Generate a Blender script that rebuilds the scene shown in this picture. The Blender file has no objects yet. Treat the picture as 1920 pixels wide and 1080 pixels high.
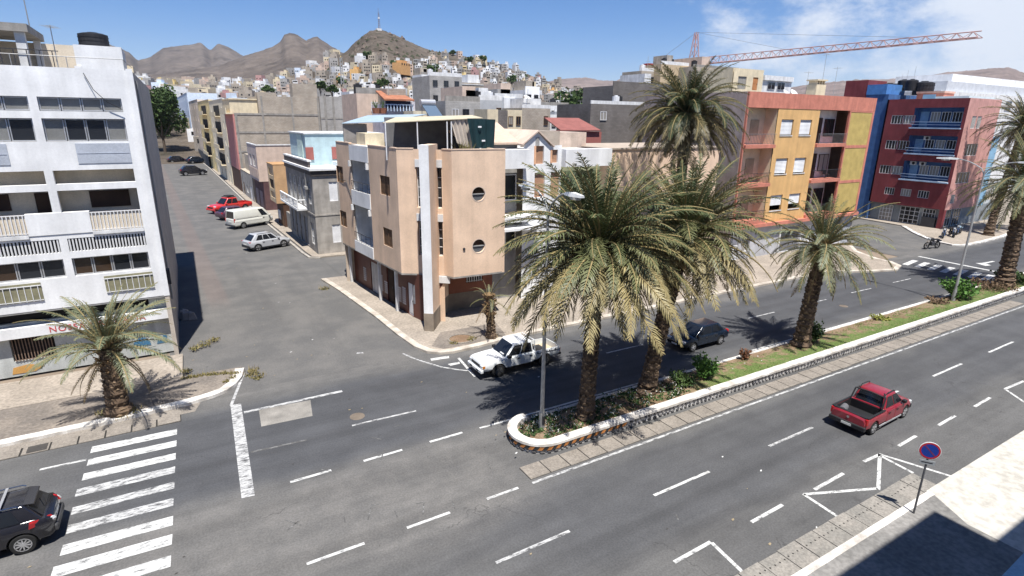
import bpy, bmesh, math, random
from mathutils import Vector, Matrix
random.seed(11)
SC = bpy.context.scene
COL = SC.collection
R_ = math.radians

# ------------------------------------------------------------------ camera
CAM_Z = 14.0
FPX = 1060.0                      # focal length in pixels of the 1920 px wide photograph
_pi, _ro, _az = R_(16.6), R_(0.75), R_(59.2)
_f0 = Vector((math.cos(_az), math.sin(_az), 0)); _r0 = Vector((math.sin(_az), -math.cos(_az), 0)); _Z = Vector((0, 0, 1))
FWD = math.cos(_pi) * _f0 - math.sin(_pi) * _Z
_up = math.sin(_pi) * _f0 + math.cos(_pi) * _Z
RGT = math.cos(_ro) * _r0 + math.sin(_ro) * _up
UPV = -math.sin(_ro) * _r0 + math.cos(_ro) * _up
cam = bpy.data.cameras.new('camera'); camo = bpy.data.objects.new('camera', cam); COL.objects.link(camo)
cam.sensor_width = 36.0; cam.lens = FPX / 1920 * 36.0; cam.clip_start = 0.1; cam.clip_end = 20000
M = Matrix((RGT, UPV, -FWD)).transposed().to_4x4(); M.translation = Vector((0, 0, CAM_Z)); camo.matrix_world = M
SC.camera = camo

# ------------------------------------------------------------------ world, sun, exposure
SUN_EL = 68.0
SUN_DIR = Vector((-0.10, -0.385, 1.0)).normalized()      # towards the sun
world = bpy.data.worlds.new('World'); SC.world = world; world.use_nodes = True
wn = world.node_tree.nodes; wl = world.node_tree.links; wn.clear()
wo = wn.new('ShaderNodeOutputWorld'); wb = wn.new('ShaderNodeBackground'); wb.inputs['Strength'].default_value = 0.085
sky = wn.new('ShaderNodeTexSky'); sky.sky_type = 'NISHITA'; sky.sun_disc = False
sky.sun_elevation = math.asin(SUN_DIR.z); sky.sun_rotation = math.atan2(SUN_DIR.x, SUN_DIR.y)
sky.altitude = 100; sky.air_density = 0.9; sky.dust_density = 0.0; sky.ozone_density = 6.0
# thin fair-weather clouds: noise on the view direction, more of them towards the east
tc = wn.new('ShaderNodeTexCoord')
sep = wn.new('ShaderNodeSeparateXYZ'); wl.new(tc.outputs['Generated'], sep.inputs[0])
mp = wn.new('ShaderNodeMapping'); mp.inputs['Scale'].default_value = (2.6, 2.6, 5.0); mp.inputs['Location'].default_value = (3.3, 2.2, 0.1)
wl.new(tc.outputs['Generated'], mp.inputs[0])
nz = wn.new('ShaderNodeTexNoise'); nz.inputs['Scale'].default_value = 1.7; nz.inputs['Detail'].default_value = 8; nz.inputs['Roughness'].default_value = 0.66
wl.new(mp.outputs[0], nz.inputs['Vector'])
dt = wn.new('ShaderNodeVectorMath'); dt.operation = 'DOT_PRODUCT'
dt.inputs[1].default_value = Vector((0.9087, 0.3926, 0.1417)).normalized(); wl.new(tc.outputs['Generated'], dt.inputs[0])
mr = wn.new('ShaderNodeMapRange'); mr.inputs['From Min'].default_value = 0.89; mr.inputs['From Max'].default_value = 0.995
mr.inputs['To Min'].default_value = -0.22; mr.inputs['To Max'].default_value = 0.16; wl.new(dt.outputs['Value'], mr.inputs['Value'])
cloud = mr.outputs[0]
for cd, c0, c1, top_ in (((0.8323, 0.5400, 0.1252), .9972, .9996, .14), ((0.7616, 0.6333, 0.1373), .9975, .9997, .00)):   # two lone puffs
    d2 = wn.new('ShaderNodeVectorMath'); d2.operation = 'DOT_PRODUCT'; d2.inputs[1].default_value = Vector(cd).normalized(); wl.new(tc.outputs['Generated'], d2.inputs[0])
    m2 = wn.new('ShaderNodeMapRange'); m2.inputs['From Min'].default_value = c0; m2.inputs['From Max'].default_value = c1; m2.inputs['To Min'].default_value = -.22; m2.inputs['To Max'].default_value = top_; wl.new(d2.outputs['Value'], m2.inputs['Value'])
    mm_ = wn.new('ShaderNodeMath'); mm_.operation = 'MAXIMUM'; wl.new(cloud, mm_.inputs[0]); wl.new(m2.outputs[0], mm_.inputs[1]); cloud = mm_.outputs[0]
ad = wn.new('ShaderNodeMath'); ad.operation = 'ADD'; wl.new(nz.outputs['Fac'], ad.inputs[0]); wl.new(cloud, ad.inputs[1])
rp = wn.new('ShaderNodeMapRange'); rp.interpolation_type = 'SMOOTHSTEP'; rp.inputs['From Min'].default_value = 0.50; rp.inputs['From Max'].default_value = 0.73
rp.inputs['To Max'].default_value = 0.85; wl.new(ad.outputs[0], rp.inputs['Value'])
mx = wn.new('ShaderNodeMix'); mx.data_type = 'RGBA'; wl.new(rp.outputs[0], mx.inputs['Factor'])
hsv = wn.new('ShaderNodeHueSaturation'); hsv.inputs['Saturation'].default_value = 1.25; hsv.inputs['Value'].default_value = 1.0
wl.new(sky.outputs[0], hsv.inputs['Color'])
tn = wn.new('ShaderNodeMix'); tn.data_type = 'RGBA'; tn.blend_type = 'MULTIPLY'; tn.inputs['Factor'].default_value = 1.0; tn.inputs['B'].default_value = (.86, .74, .80, 1)
wl.new(hsv.outputs[0], tn.inputs['A']); wl.new(tn.outputs['Result'], mx.inputs['A']); mx.inputs['B'].default_value = (6.0, 6.3, 6.8, 1)
wl.new(mx.outputs['Result'], wb.inputs['Color']); wl.new(wb.outputs[0], wo.inputs[0])
sun = bpy.data.lights.new('sun', 'SUN'); sun.energy = 4.6; sun.angle = R_(0.5); sun.color = (1.0, 0.965, 0.915)
suno = bpy.data.objects.new('sun', sun); COL.objects.link(suno); suno.location = (0, 0, 60)
suno.rotation_euler = SUN_DIR.to_track_quat('Z', 'Y').to_euler()
vs = SC.view_settings; vs.view_transform = 'Standard'; vs.look = 'None'; vs.gamma = 1.0; vs.use_curve_mapping = False
vs.exposure = 0.87
SC.cycles.max_bounces = 6; SC.cycles.transparent_max_bounces = 4

# ------------------------------------------------------------------ rays of the photograph, used to survey positions
def ray(px, py): return (px - 960) / FPX * RGT - (py - 540) / FPX * UPV + FWD
def G(px, py, z=0.0):
    d = ray(px, py); t = (z - CAM_Z) / d.z; return Vector((0, 0, CAM_Z)) + t * d
def onY(px, py, Y):
    d = ray(px, py); t = Y / d.y; return Vector((0, 0, CAM_Z)) + t * d
def onX(px, py, X):
    d = ray(px, py); t = X / d.x; return Vector((0, 0, CAM_Z)) + t * d
def atD(px, py, D):
    d = ray(px, py); t = D / math.hypot(d.x, d.y); return Vector((0, 0, CAM_Z)) + t * d
def zAt(x, y, py):
    lo, hi = -5.0, 90.0
    for _ in range(40):
        m = (lo + hi) / 2; v = Vector((x, y, m - CAM_Z))
        if 540 - FPX * v.dot(UPV) / v.dot(FWD) > py: lo = m
        else: hi = m
    return lo

# ------------------------------------------------------------------ materials
def lin(r, g, b):
    f = lambda c: ((c / 255 + .055) / 1.055) ** 2.4 if c > 10 else c / 255 / 12.92
    return (f(r), f(g), f(b))
MATS = {}
def mat(name, col, rough=.85, var=.18, scale=1.2, fine=.10, bump=0.0, bscale=30, metal=0.0, spec=.3, streak=0.0, tint=None, coat=0.0, stretch=None):
    """plain coloured surface with broad blotches, fine grain, optional rain streaks and bump"""
    if name in MATS: return MATS[name]
    m = bpy.data.materials.new(name); m.use_nodes = True; n = m.node_tree.nodes; l = m.node_tree.links
    b = n['Principled BSDF']; b.inputs['Roughness'].default_value = rough; b.inputs['Metallic'].default_value = metal
    b.inputs['Specular IOR Level'].default_value = spec; b.inputs['Coat Weight'].default_value = coat
    t = n.new('ShaderNodeTexCoord'); src = t.outputs['Object']
    if stretch:
        mpp = n.new('ShaderNodeMapping'); mpp.inputs['Scale'].default_value = stretch; l.new(src, mpp.inputs[0]); src = mpp.outputs[0]
    a = n.new('ShaderNodeTexNoise'); a.inputs['Scale'].default_value = scale; a.inputs['Detail'].default_value = 6; l.new(src, a.inputs['Vector'])
    c = n.new('ShaderNodeTexNoise'); c.inputs['Scale'].default_value = scale * 14; c.inputs['Detail'].default_value = 4; l.new(src, c.inputs['Vector'])
    def rng(sock, lo, hi):
        q = n.new('ShaderNodeMapRange'); q.inputs['From Min'].default_value = .3; q.inputs['From Max'].default_value = .7
        q.inputs['To Min'].default_value = lo; q.inputs['To Max'].default_value = hi; l.new(sock, q.inputs['Value']); return q.outputs[0]
    def mul(s1, s2):
        q = n.new('ShaderNodeMath'); q.operation = 'MULTIPLY'; l.new(s1, q.inputs[0]); l.new(s2, q.inputs[1]); return q.outputs[0]
    f = mul(rng(a.outputs['Fac'], 1 - var, 1 + var * .6), rng(c.outputs['Fac'], 1 - fine, 1 + fine))
    if streak:
        mp2 = n.new('ShaderNodeMapping'); mp2.inputs['Scale'].default_value = (2.2, 2.2, .12); l.new(t.outputs['Object'], mp2.inputs[0])
        s = n.new('ShaderNodeTexNoise'); s.inputs['Scale'].default_value = 1.0; s.inputs['Detail'].default_value = 5; l.new(mp2.outputs[0], s.inputs['Vector'])
        f = mul(f, rng(s.outputs['Fac'], 1 - streak, 1.02))
    cm = n.new('ShaderNodeMix'); cm.data_type = 'RGBA'; cm.inputs['A'].default_value = (*col, 1)
    cm.inputs['B'].default_value = (*(tint or tuple(x * .92 for x in col)), 1); l.new(rng(a.outputs['Fac'], 1, 0), cm.inputs['Factor'])
    v = n.new('ShaderNodeVectorMath'); v.operation = 'SCALE'; l.new(cm.outputs['Result'], v.inputs[0]); l.new(f, v.inputs['Scale'])
    l.new(v.outputs[0], b.inputs['Base Color'])
    if bump:
        bn = n.new('ShaderNodeTexNoise'); bn.inputs['Scale'].default_value = bscale; bn.inputs['Detail'].default_value = 4; l.new(src, bn.inputs['Vector'])
        bp = n.new('ShaderNodeBump'); bp.inputs['Strength'].default_value = bump; bp.inputs['Distance'].default_value = .03
        l.new(bn.outputs['Fac'], bp.inputs['Height']); l.new(bp.outputs[0], b.inputs['Normal'])
    MATS[name] = m; return m
def blockmat(name, c1, c2, mortar, bw=.5, bh=.22, stain=.3):
    """bare masonry seen from afar"""
    if name in MATS: return MATS[name]
    m = bpy.data.materials.new(name); m.use_nodes = True; n = m.node_tree.nodes; l = m.node_tree.links
    b = n['Principled BSDF']; b.inputs['Roughness'].default_value = .95; b.inputs['Specular IOR Level'].default_value = .15
    t = n.new('ShaderNodeTexCoord'); s = n.new('ShaderNodeSeparateXYZ'); l.new(t.outputs['Object'], s.inputs[0])
    ad = n.new('ShaderNodeMath'); l.new(s.outputs['X'], ad.inputs[0]); l.new(s.outputs['Y'], ad.inputs[1])
    cb = n.new('ShaderNodeCombineXYZ'); l.new(ad.outputs[0], cb.inputs['X']); l.new(s.outputs['Z'], cb.inputs['Y'])
    br = n.new('ShaderNodeTexBrick'); br.inputs['Scale'].default_value = 1; br.inputs['Brick Width'].default_value = bw; br.inputs['Row Height'].default_value = bh
    br.inputs['Mortar Size'].default_value = .018; br.inputs['Color1'].default_value = (*c1, 1); br.inputs['Color2'].default_value = (*c2, 1); br.inputs['Mortar'].default_value = (*mortar, 1)
    l.new(cb.outputs[0], br.inputs['Vector'])
    a = n.new('ShaderNodeTexNoise'); a.inputs['Scale'].default_value = .35; a.inputs['Detail'].default_value = 7; a.inputs['Roughness'].default_value = .65; l.new(t.outputs['Object'], a.inputs['Vector'])
    q = n.new('ShaderNodeMapRange'); q.inputs['From Min'].default_value = .3; q.inputs['From Max'].default_value = .7; q.inputs['To Min'].default_value = 1 - stain; q.inputs['To Max'].default_value = 1.12
    l.new(a.outputs['Fac'], q.inputs['Value'])
    v = n.new('ShaderNodeVectorMath'); v.operation = 'SCALE'; l.new(br.outputs['Color'], v.inputs[0]); l.new(q.outputs[0], v.inputs['Scale'])
    l.new(v.outputs[0], b.inputs['Base Color'])
    bp = n.new('ShaderNodeBump'); bp.inputs['Strength'].default_value = .5; bp.inputs['Distance'].default_value = .02; bp.invert = True
    l.new(br.outputs['Fac'], bp.inputs['Height']); l.new(bp.outputs[0], b.inputs['Normal'])
    MATS[name] = m; return m
def wornpaint(name, col, wear=.5, under=(.07, .07, .072)):
    """road paint with patches worn through to the asphalt"""
    if name in MATS: return MATS[name]
    m = bpy.data.materials.new(name); m.use_nodes = True; n = m.node_tree.nodes; l = m.node_tree.links
    b = n['Principled BSDF']; b.inputs['Roughness'].default_value = .8; b.inputs['Specular IOR Level'].default_value = .2
    t = n.new('ShaderNodeTexCoord'); mp2 = n.new('ShaderNodeMapping'); mp2.inputs['Scale'].default_value = (.5, 1.6, 1); l.new(t.outputs['Object'], mp2.inputs[0])
    a = n.new('ShaderNodeTexNoise'); a.inputs['Scale'].default_value = 4.5; a.inputs['Detail'].default_value = 9; a.inputs['Roughness'].default_value = .78; l.new(mp2.outputs[0], a.inputs['Vector'])
    q = n.new('ShaderNodeMapRange'); q.inputs['From Min'].default_value = wear - .08; q.inputs['From Max'].default_value = wear + .06; l.new(a.outputs['Fac'], q.inputs['Value'])
    c = n.new('ShaderNodeMix'); c.data_type = 'RGBA'; c.inputs['A'].default_value = (*col, 1); c.inputs['B'].default_value = (*under, 1)
    l.new(q.outputs[0], c.inputs['Factor']); l.new(c.outputs['Result'], b.inputs['Base Color'])
    MATS[name] = m; return m
def glassmat(name, col=(.02, .022, .026), rough=.08):
    if name in MATS: return MATS[name]
    m = bpy.data.materials.new(name); m.use_nodes = True; b = m.node_tree.nodes['Principled BSDF']
    b.inputs['Base Color'].default_value = (*col, 1); b.inputs['Roughness'].default_value = rough; b.inputs['Specular IOR Level'].default_value = .6
    MATS[name] = m; return m
def paint(name, col, rough=.28, dust=.10):
    if name in MATS: return MATS[name]
    m = bpy.data.materials.new(name); m.use_nodes = True; n = m.node_tree.nodes; l = m.node_tree.links; b = n['Principled BSDF']
    b.inputs['Roughness'].default_value = rough; b.inputs['Coat Weight'].default_value = .5; b.inputs['Coat Roughness'].default_value = .12
    t = n.new('ShaderNodeTexCoord'); a = n.new('ShaderNodeTexNoise'); a.inputs['Scale'].default_value = 2.2; a.inputs['Detail'].default_value = 6; l.new(t.outputs['Object'], a.inputs['Vector'])
    q = n.new('ShaderNodeMapRange'); q.inputs['From Min'].default_value = .35; q.inputs['From Max'].default_value = .7; q.inputs['To Min'].default_value = .0; q.inputs['To Max'].default_value = dust; l.new(a.outputs['Fac'], q.inputs['Value'])
    c = n.new('ShaderNodeMix'); c.data_type = 'RGBA'; c.inputs['A'].default_value = (*col, 1); c.inputs['B'].default_value = (.22, .2, .17, 1); l.new(q.outputs[0], c.inputs['Factor'])
    l.new(c.outputs['Result'], b.inputs['Base Color'])
    MATS[name] = m; return m

WHITE = mat('white_plaster', (.80, .80, .79), var=.10, streak=.12, fine=.04, scale=.6)
WHITE2 = mat('white_paint_aged', (.74, .74, .73), var=.14, streak=.22, fine=.06)
GREYP = mat('grey_plaster', (.36, .35, .33), var=.2, streak=.2)
CREAM = mat('cream_plaster', (.70, .60, .42), var=.1, streak=.15)
PEACH = mat('peach_plaster', (.75, .55, .395), var=.09, streak=.11, fine=.05, scale=.7)
OCHRE = mat('ochre_plaster', (.70, .43, .18), var=.10, streak=.14, fine=.05, scale=.6)
OLIVE = mat('mustard_tile', (.48, .36, .12), var=.12, fine=.15)
SALMON = mat('salmon_plaster', (.58, .22, .155), var=.14, streak=.2)
CONC = mat('bare_concrete', (.33, .31, .28), var=.22, streak=.25, fine=.12)
DKRED = mat('crimson_plaster', (.235, .05, .055), var=.16, streak=.2, scale=.6)
BLUEP = mat('cobalt_plaster', (.06, .135, .31), var=.16, streak=.2)
MAROON = mat('maroon_tile', (.12, .042, .03), var=.15, rough=.5)
TANP = mat('tan_plaster', (.46, .38, .30), var=.12, streak=.22)
WOOD = mat('brown_wood', (.15, .085, .045), var=.3, stretch=(1, 1, 6))
DKWOOD = mat('dark_wood', (.05, .03, .022), var=.3)
GLASS = glassmat('window_glass')
CURT = mat('curtain', (.30, .28, .25), var=.2, stretch=(8, 8, .5), scale=2)
ALU = mat('aluminium', (.55, .55, .55), rough=.4, metal=.6, var=.05)
METW = mat('white_metal', (.72, .72, .72), rough=.5, var=.08)
METD = mat('dark_metal', (.045, .045, .05), rough=.5, var=.15)
GALV = mat('galvanised_steel', (.42, .42, .41), rough=.5, metal=.4, var=.15)
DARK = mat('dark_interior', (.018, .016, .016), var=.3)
ROOFC = mat('roof_concrete', (.40, .37, .33), var=.2, fine=.15)
TANKB = mat('black_tank_plastic', (.025, .025, .028), rough=.55, var=.2)
TERRA = mat('terracotta', (.36, .15, .085), var=.2)
RUBBER = mat('rubber', (.018, .018, .018), rough=.9)
CHROME = mat('chrome', (.7, .7, .7), rough=.2, metal=1, var=.03)
BLACKP = mat('black_plastic', (.022, .022, .024), rough=.5)

# ------------------------------------------------------------------ objects
FR = {}
def frame_of(o):
    while o is not None:
        if o.name in FR: return FR[o.name]
        o = o.parent
    return Matrix.Identity(4)
def tag(o, label=None, cat=None, group=None, kind=None):
    if label: o['label'] = label
    if cat: o['category'] = cat
    if group: o['group'] = group
    if kind: o['kind'] = kind
    return o
def thing(name, label, cat, loc=(0, 0, 0), rotz=0.0, group=None):
    o = bpy.data.objects.new(name, None); COL.objects.link(o); o.empty_display_size = .2
    o.location = loc; o.rotation_euler = (0, 0, rotz)
    FR[o.name] = Matrix.Translation(Vector(loc)) @ Matrix.Rotation(rotz, 4, 'Z')
    return tag(o, label, cat, group)
class MB:
    def __init__(s): s.v = []; s.f = []; s.m = []
    def add(s, vs, fs, m=0):
        o = len(s.v); s.v += [tuple(p) for p in vs]; s.f += [tuple(i + o for i in q) for q in fs]; s.m += [m] * len(fs); return s
    def hexa(s, p, m=0):   # p: 8 points, bottom 4 then top 4
        return s.add(p, [(3, 2, 1, 0), (4, 5, 6, 7), (0, 1, 5, 4), (1, 2, 6, 5), (2, 3, 7, 6), (3, 0, 4, 7)], m)
    def box(s, x0, y0, z0, x1, y1, z1, m=0):
        return s.hexa([(x0, y0, z0), (x1, y0, z0), (x1, y1, z0), (x0, y1, z0), (x0, y0, z1), (x1, y0, z1), (x1, y1, z1), (x0, y1, z1)], m)
    def prism(s, pts, z0, z1, m=0, cap=True):
        n = len(pts); vs = [(p[0], p[1], z0) for p in pts] + [(p[0], p[1], z1) for p in pts]
        fs = [(i, (i + 1) % n, n + (i + 1) % n, n + i) for i in range(n)]
        if cap: fs += [tuple(range(n - 1, -1, -1)), tuple(range(n, 2 * n))]
        return s.add(vs, fs, m)
    def quad(s, *p, m=0): return s.add(p, [tuple(range(len(p)))], m)
    def rod(s, a, b, r, n=6, r2=None, m=0):
        a = Vector(a); b = Vector(b); d = (b - a)
        if d.length < 1e-6: return s
        d.normalize(); u = d.orthogonal().normalized(); w = d.cross(u); r2 = r if r2 is None else r2
        vs = [a + r * (math.cos(2 * math.pi * i / n) * u + math.sin(2 * math.pi * i / n) * w) for i in range(n)]
        vs += [b + r2 * (math.cos(2 * math.pi * i / n) * u + math.sin(2 * math.pi * i / n) * w) for i in range(n)]
        return s.add(vs, [(i, (i + 1) % n, n + (i + 1) % n, n + i) for i in range(n)] + [tuple(range(n - 1, -1, -1)), tuple(range(n, 2 * n))], m)
    def path(s, pts, rs, n=7, m=0):
        pts = [Vector(p) for p in pts]; o = len(s.v); u = None
        for i, p in enumerate(pts):
            t = (pts[min(i + 1, len(pts) - 1)] - pts[max(i - 1, 0)]).normalized()
            u = t.orthogonal().normalized() if u is None else (u - t * u.dot(t)).normalized()
            w = t.cross(u); r = rs[i] if isinstance(rs, (list, tuple)) else rs
            s.v += [tuple(p + r * (math.cos(2 * math.pi * k / n) * u + math.sin(2 * math.pi * k / n) * w)) for k in range(n)]
        for i in range(len(pts) - 1):
            for k in range(n):
                s.f.append((o + i * n + k, o + i * n + (k + 1) % n, o + (i + 1) * n + (k + 1) % n, o + (i + 1) * n + k)); s.m.append(m)
        s.f.append(tuple(o + k for k in range(n - 1, -1, -1))); s.m.append(m)
        e = o + (len(pts) - 1) * n; s.f.append(tuple(e + k for k in range(n))); s.m.append(m)
        return s
    def disc(s, c, ax, r, h, n=20, m=0):   # short cylinder centred at c along ax
        c = Vector(c); ax = Vector(ax).normalized(); return s.rod(c - ax * h / 2, c + ax * h / 2, r, n, m=m)
    def build(s, name, mats, parent=None, smooth=False, kind=None, recalc=True, world=False):
        me = bpy.data.meshes.new(name)
        vs = s.v
        if world and parent is not None:
            inv = frame_of(parent).inverted(); vs = [tuple(inv @ Vector(p)) for p in vs]
        me.from_pydata(vs, [], s.f); 
        if not isinstance(mats, (list, tuple)): mats = [mats]
        for k in mats: me.materials.append(k)
        if len(mats) > 1: me.polygons.foreach_set('material_index', s.m)
        if recalc:
            bm = bmesh.new(); bm.from_mesh(me); bmesh.ops.recalc_face_normals(bm, faces=bm.faces); bm.to_mesh(me); bm.free()
        if smooth: me.shade_smooth()
        o = bpy.data.objects.new(name, me); COL.objects.link(o)
        if parent is not None: o.parent = parent
        if kind: o['kind'] = kind
        return o
def link(name, mesh, parent, loc=(0, 0, 0), rot=(0, 0, 0), scale=(1, 1, 1)):
    o = bpy.data.objects.new(name, mesh); COL.objects.link(o); o.parent = parent
    o.location = loc; o.rotation_euler = rot; o.scale = scale; return o
def bevel(o, w=.02, seg=2):
    bm = bmesh.new(); bm.from_mesh(o.data)
    bmesh.ops.bevel(bm, geom=list(bm.edges) + list(bm.verts), offset=w, segments=seg, affect='EDGES', profile=.5, clamp_overlap=True)
    bm.to_mesh(o.data); bm.free(); return o

# facades: a map turns (u along, w outwards, z) into local coordinates
def faceS(y=0.0): return lambda u, w, z: (u, y - w, z)          # looks towards -y
def faceW(x=0.0): return lambda u, w, z: (x - w, u, z)          # looks towards -x
def faceL(a, b):                                                # between two plan points, outside on the right of a->b
    a = Vector((a[0], a[1], 0)); b = Vector((b[0], b[1], 0)); d = (b - a).normalized(); n = Vector((d.y, -d.x, 0))
    return lambda u, w, z: tuple(a + d * u + n * w + Vector((0, 0, z)))
def fbox(mb, fm, u0, u1, w0, w1, z0, z1, m=0):
    return mb.hexa([fm(u0, w0, z0), fm(u1, w0, z0), fm(u1, w1, z0), fm(u0, w1, z0), fm(u0, w0, z1), fm(u1, w0, z1), fm(u1, w1, z1), fm(u0, w1, z1)], m)
def holes(mb, fm, u0, u1, z0, z1, hs, depth=.22, m=0, back=False, mback=0):
    """a wall face with openings and their reveals; hs: (u0,u1,z0,z1)"""
    us = sorted({u0, u1, *[h[0] for h in hs], *[h[1] for h in hs]}); zs = sorted({z0, z1, *[h[2] for h in hs], *[h[3] for h in hs]})
    us = [u for u in us if u0 <= u <= u1]; zs = [z for z in zs if z0 <= z <= z1]
    for a, b in zip(us, us[1:]):
        for c, d in zip(zs, zs[1:]):
            uc, zc = (a + b) / 2, (c + d) / 2
            if any(h[0] < uc < h[1] and h[2] < zc < h[3] for h in hs): continue
            mb.quad(fm(a, 0, c), fm(b, 0, c), fm(b, 0, d), fm(a, 0, d), m=m)
    for a, b, c, d in hs:
        D = -depth
        mb.quad(fm(a, 0, c), fm(b, 0, c), fm(b, D, c), fm(a, D, c), m=m); mb.quad(fm(a, 0, d), fm(b, 0, d), fm(b, D, d), fm(a, D, d), m=m)
        mb.quad(fm(a, 0, c), fm(a, 0, d), fm(a, D, d), fm(a, D, c), m=m); mb.quad(fm(b, 0, c), fm(b, 0, d), fm(b, D, d), fm(b, D, c), m=m)
        if back: mb.quad(fm(a, D, c), fm(b, D, c), fm(b, D, d), fm(a, D, d), m=mback)
    return mb
WR = random.Random(77)
def window(parent, fm, u0, u1, z0, z1, depth=.16, fr=None, gl=None, nv=1, nh=0, t=.05, name='window', proud=0.0):
    """frame set in an opening, with a pane behind its bars"""
    f = MB(); w0, w1 = -depth + proud, -depth + .06 + proud
    fbox(f, fm, u0, u1, w0, w1, z0, z0 + t); fbox(f, fm, u0, u1, w0, w1, z1 - t, z1)
    fbox(f, fm, u0, u0 + t, w0, w1, z0 + t, z1 - t); fbox(f, fm, u1 - t, u1, w0, w1, z0 + t, z1 - t)
    for i in range(1, nv + 1):
        u = u0 + (u1 - u0) * i / (nv + 1); fbox(f, fm, u - t / 2, u + t / 2, w0, w1 - .005, z0 + t, z1 - t)
    for i in range(1, nh + 1):
        z = z0 + (z1 - z0) * i / (nh + 1); fbox(f, fm, u0 + t, u1 - t, w0, w1 - .01, z - t / 2, z + t / 2)
    o = f.build(name, fr or ALU, parent)
    p = MB(); fbox(p, fm, u0 + t * .5, u1 - t * .5, w0 + .012, w0 + .025, z0 + t * .5, z1 - t * .5); p.build('pane', gl or (CURT if WR.random() < .28 else GLASS), o)
    return o
def leaf_door(parent, fm, u0, u1, z0, z1, m, depth=.12, name='door', handle=True):
    d = MB(); fbox(d, fm, u0, u1, -depth, -depth + .05, z0, z1); w = (u1 - u0)
    for a, b in ((.08, .47), (.53, .92)):
        fbox(d, fm, u0 + w * .14, u1 - w * .14, -depth + .05, -depth + .065, z0 + (z1 - z0) * a, z0 + (z1 - z0) * b)
    o = d.build(name, m, parent)
    if handle:
        h = MB(); fbox(h, fm, u1 - w * .12, u1 - w * .05, -depth + .05, -depth + .1, z0 + (z1 - z0) * .45, z0 + (z1 - z0) * .5); h.build('handle', METD, o)
    return o
def railing(parent, fm, u0, u1, z0, z1, m, step=.14, r=.018, w=0.0, name='railing'):
    f = MB(); fbox(f, fm, u0, u1, w - .02, w + .02, z1 - .04, z1); fbox(f, fm, u0, u1, w - .015, w + .015, z0 + .04, z0 + .07)
    o = f.build(name, m, parent)
    n = max(2, int((u1 - u0) / step)); bar = MB(); fbox(bar, lambda a, b, c: (a, -b, c), -r, r, -r, r, 0, z1 - z0 - .04); bm_ = bar.build('bar', m, o)
    p0 = Vector(fm(u0, w, z0)); p1 = Vector(fm(u1, w, z0)); bm_.location = p0.lerp(p1, .5 / n)
    for i in range(1, n): link('bar', bm_.data, o, p0.lerp(p1, (i + .5) / n))
    return o
# ================================================================== ground, roads, pavements
class NX:
    """tiny helper for arithmetic in a material"""
    def __init__(s, name, rough=.9, spec=.25):
        s.m = bpy.data.materials.new(name); s.m.use_nodes = True; s.n = s.m.node_tree.nodes; s.l = s.m.node_tree.links; s.b = s.n['Principled BSDF']
        s.b.inputs['Roughness'].default_value = rough; s.b.inputs['Specular IOR Level'].default_value = spec
        s.t = s.n.new('ShaderNodeNewGeometry'); s.pos = s.t.outputs['Position']
        q = s.n.new('ShaderNodeSeparateXYZ'); s.l.new(s.pos, q.inputs[0]); s.x, s.y, s.z = q.outputs
    def _in(s, sock, v):
        if isinstance(v, (int, float)): sock.default_value = v
        else: s.l.new(v, sock)
    def op(s, o, a, b=0.0):
        q = s.n.new('ShaderNodeMath'); q.operation = o; s._in(q.inputs[0], a); s._in(q.inputs[1], b); return q.outputs[0]
    def ss(s, v, a, b, lo=0.0, hi=1.0):
        q = s.n.new('ShaderNodeMapRange'); q.interpolation_type = 'SMOOTHSTEP'; s._in(q.inputs['Value'], v)
        q.inputs['From Min'].default_value = a; q.inputs['From Max'].default_value = b; q.inputs['To Min'].default_value = lo; q.inputs['To Max'].default_value = hi; return q.outputs[0]
    def band(s, v, a, b, e): return s.op('MULTIPLY', s.ss(v, a - e, a + e), s.ss(v, b - e, b + e, 1.0, 0.0))
    def noise(s, sc, det=6, stretch=None, rough=.55):
        src = s.pos
        if stretch:
            q = s.n.new('ShaderNodeMapping'); q.inputs['Scale'].default_value = stretch; s.l.new(src, q.inputs[0]); src = q.outputs[0]
        q = s.n.new('ShaderNodeTexNoise'); q.inputs['Scale'].default_value = sc; q.inputs['Detail'].default_value = det; q.inputs['Roughness'].default_value = rough
        s.l.new(src, q.inputs['Vector']); return q.outputs['Fac']
    def mix(s, f, a, b):
        q = s.n.new('ShaderNodeMix'); q.data_type = 'RGBA'; s._in(q.inputs['Factor'], f)
        for k, c in (('A', a), ('B', b)):
            if isinstance(c, tuple): q.inputs[k].default_value = (*c, 1)
            else: s.l.new(c, q.inputs[k])
        return q.outputs['Result']
    def scale(s, c, f):
        q = s.n.new('ShaderNodeVectorMath'); q.operation = 'SCALE'; s.l.new(c, q.inputs[0]); s._in(q.inputs['Scale'], f); return q.outputs[0]
    def done(s, c, bump=None, strength=.3, dist=.02):
        s.l.new(c, s.b.inputs['Base Color'])
        if bump is not None:
            q = s.n.new('ShaderNodeBump'); q.inputs['Strength'].default_value = strength; q.inputs['Distance'].default_value = dist
            s.l.new(bump, q.inputs['Height']); s.l.new(q.outputs[0], s.b.inputs['Normal'])
        return s.m

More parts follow.
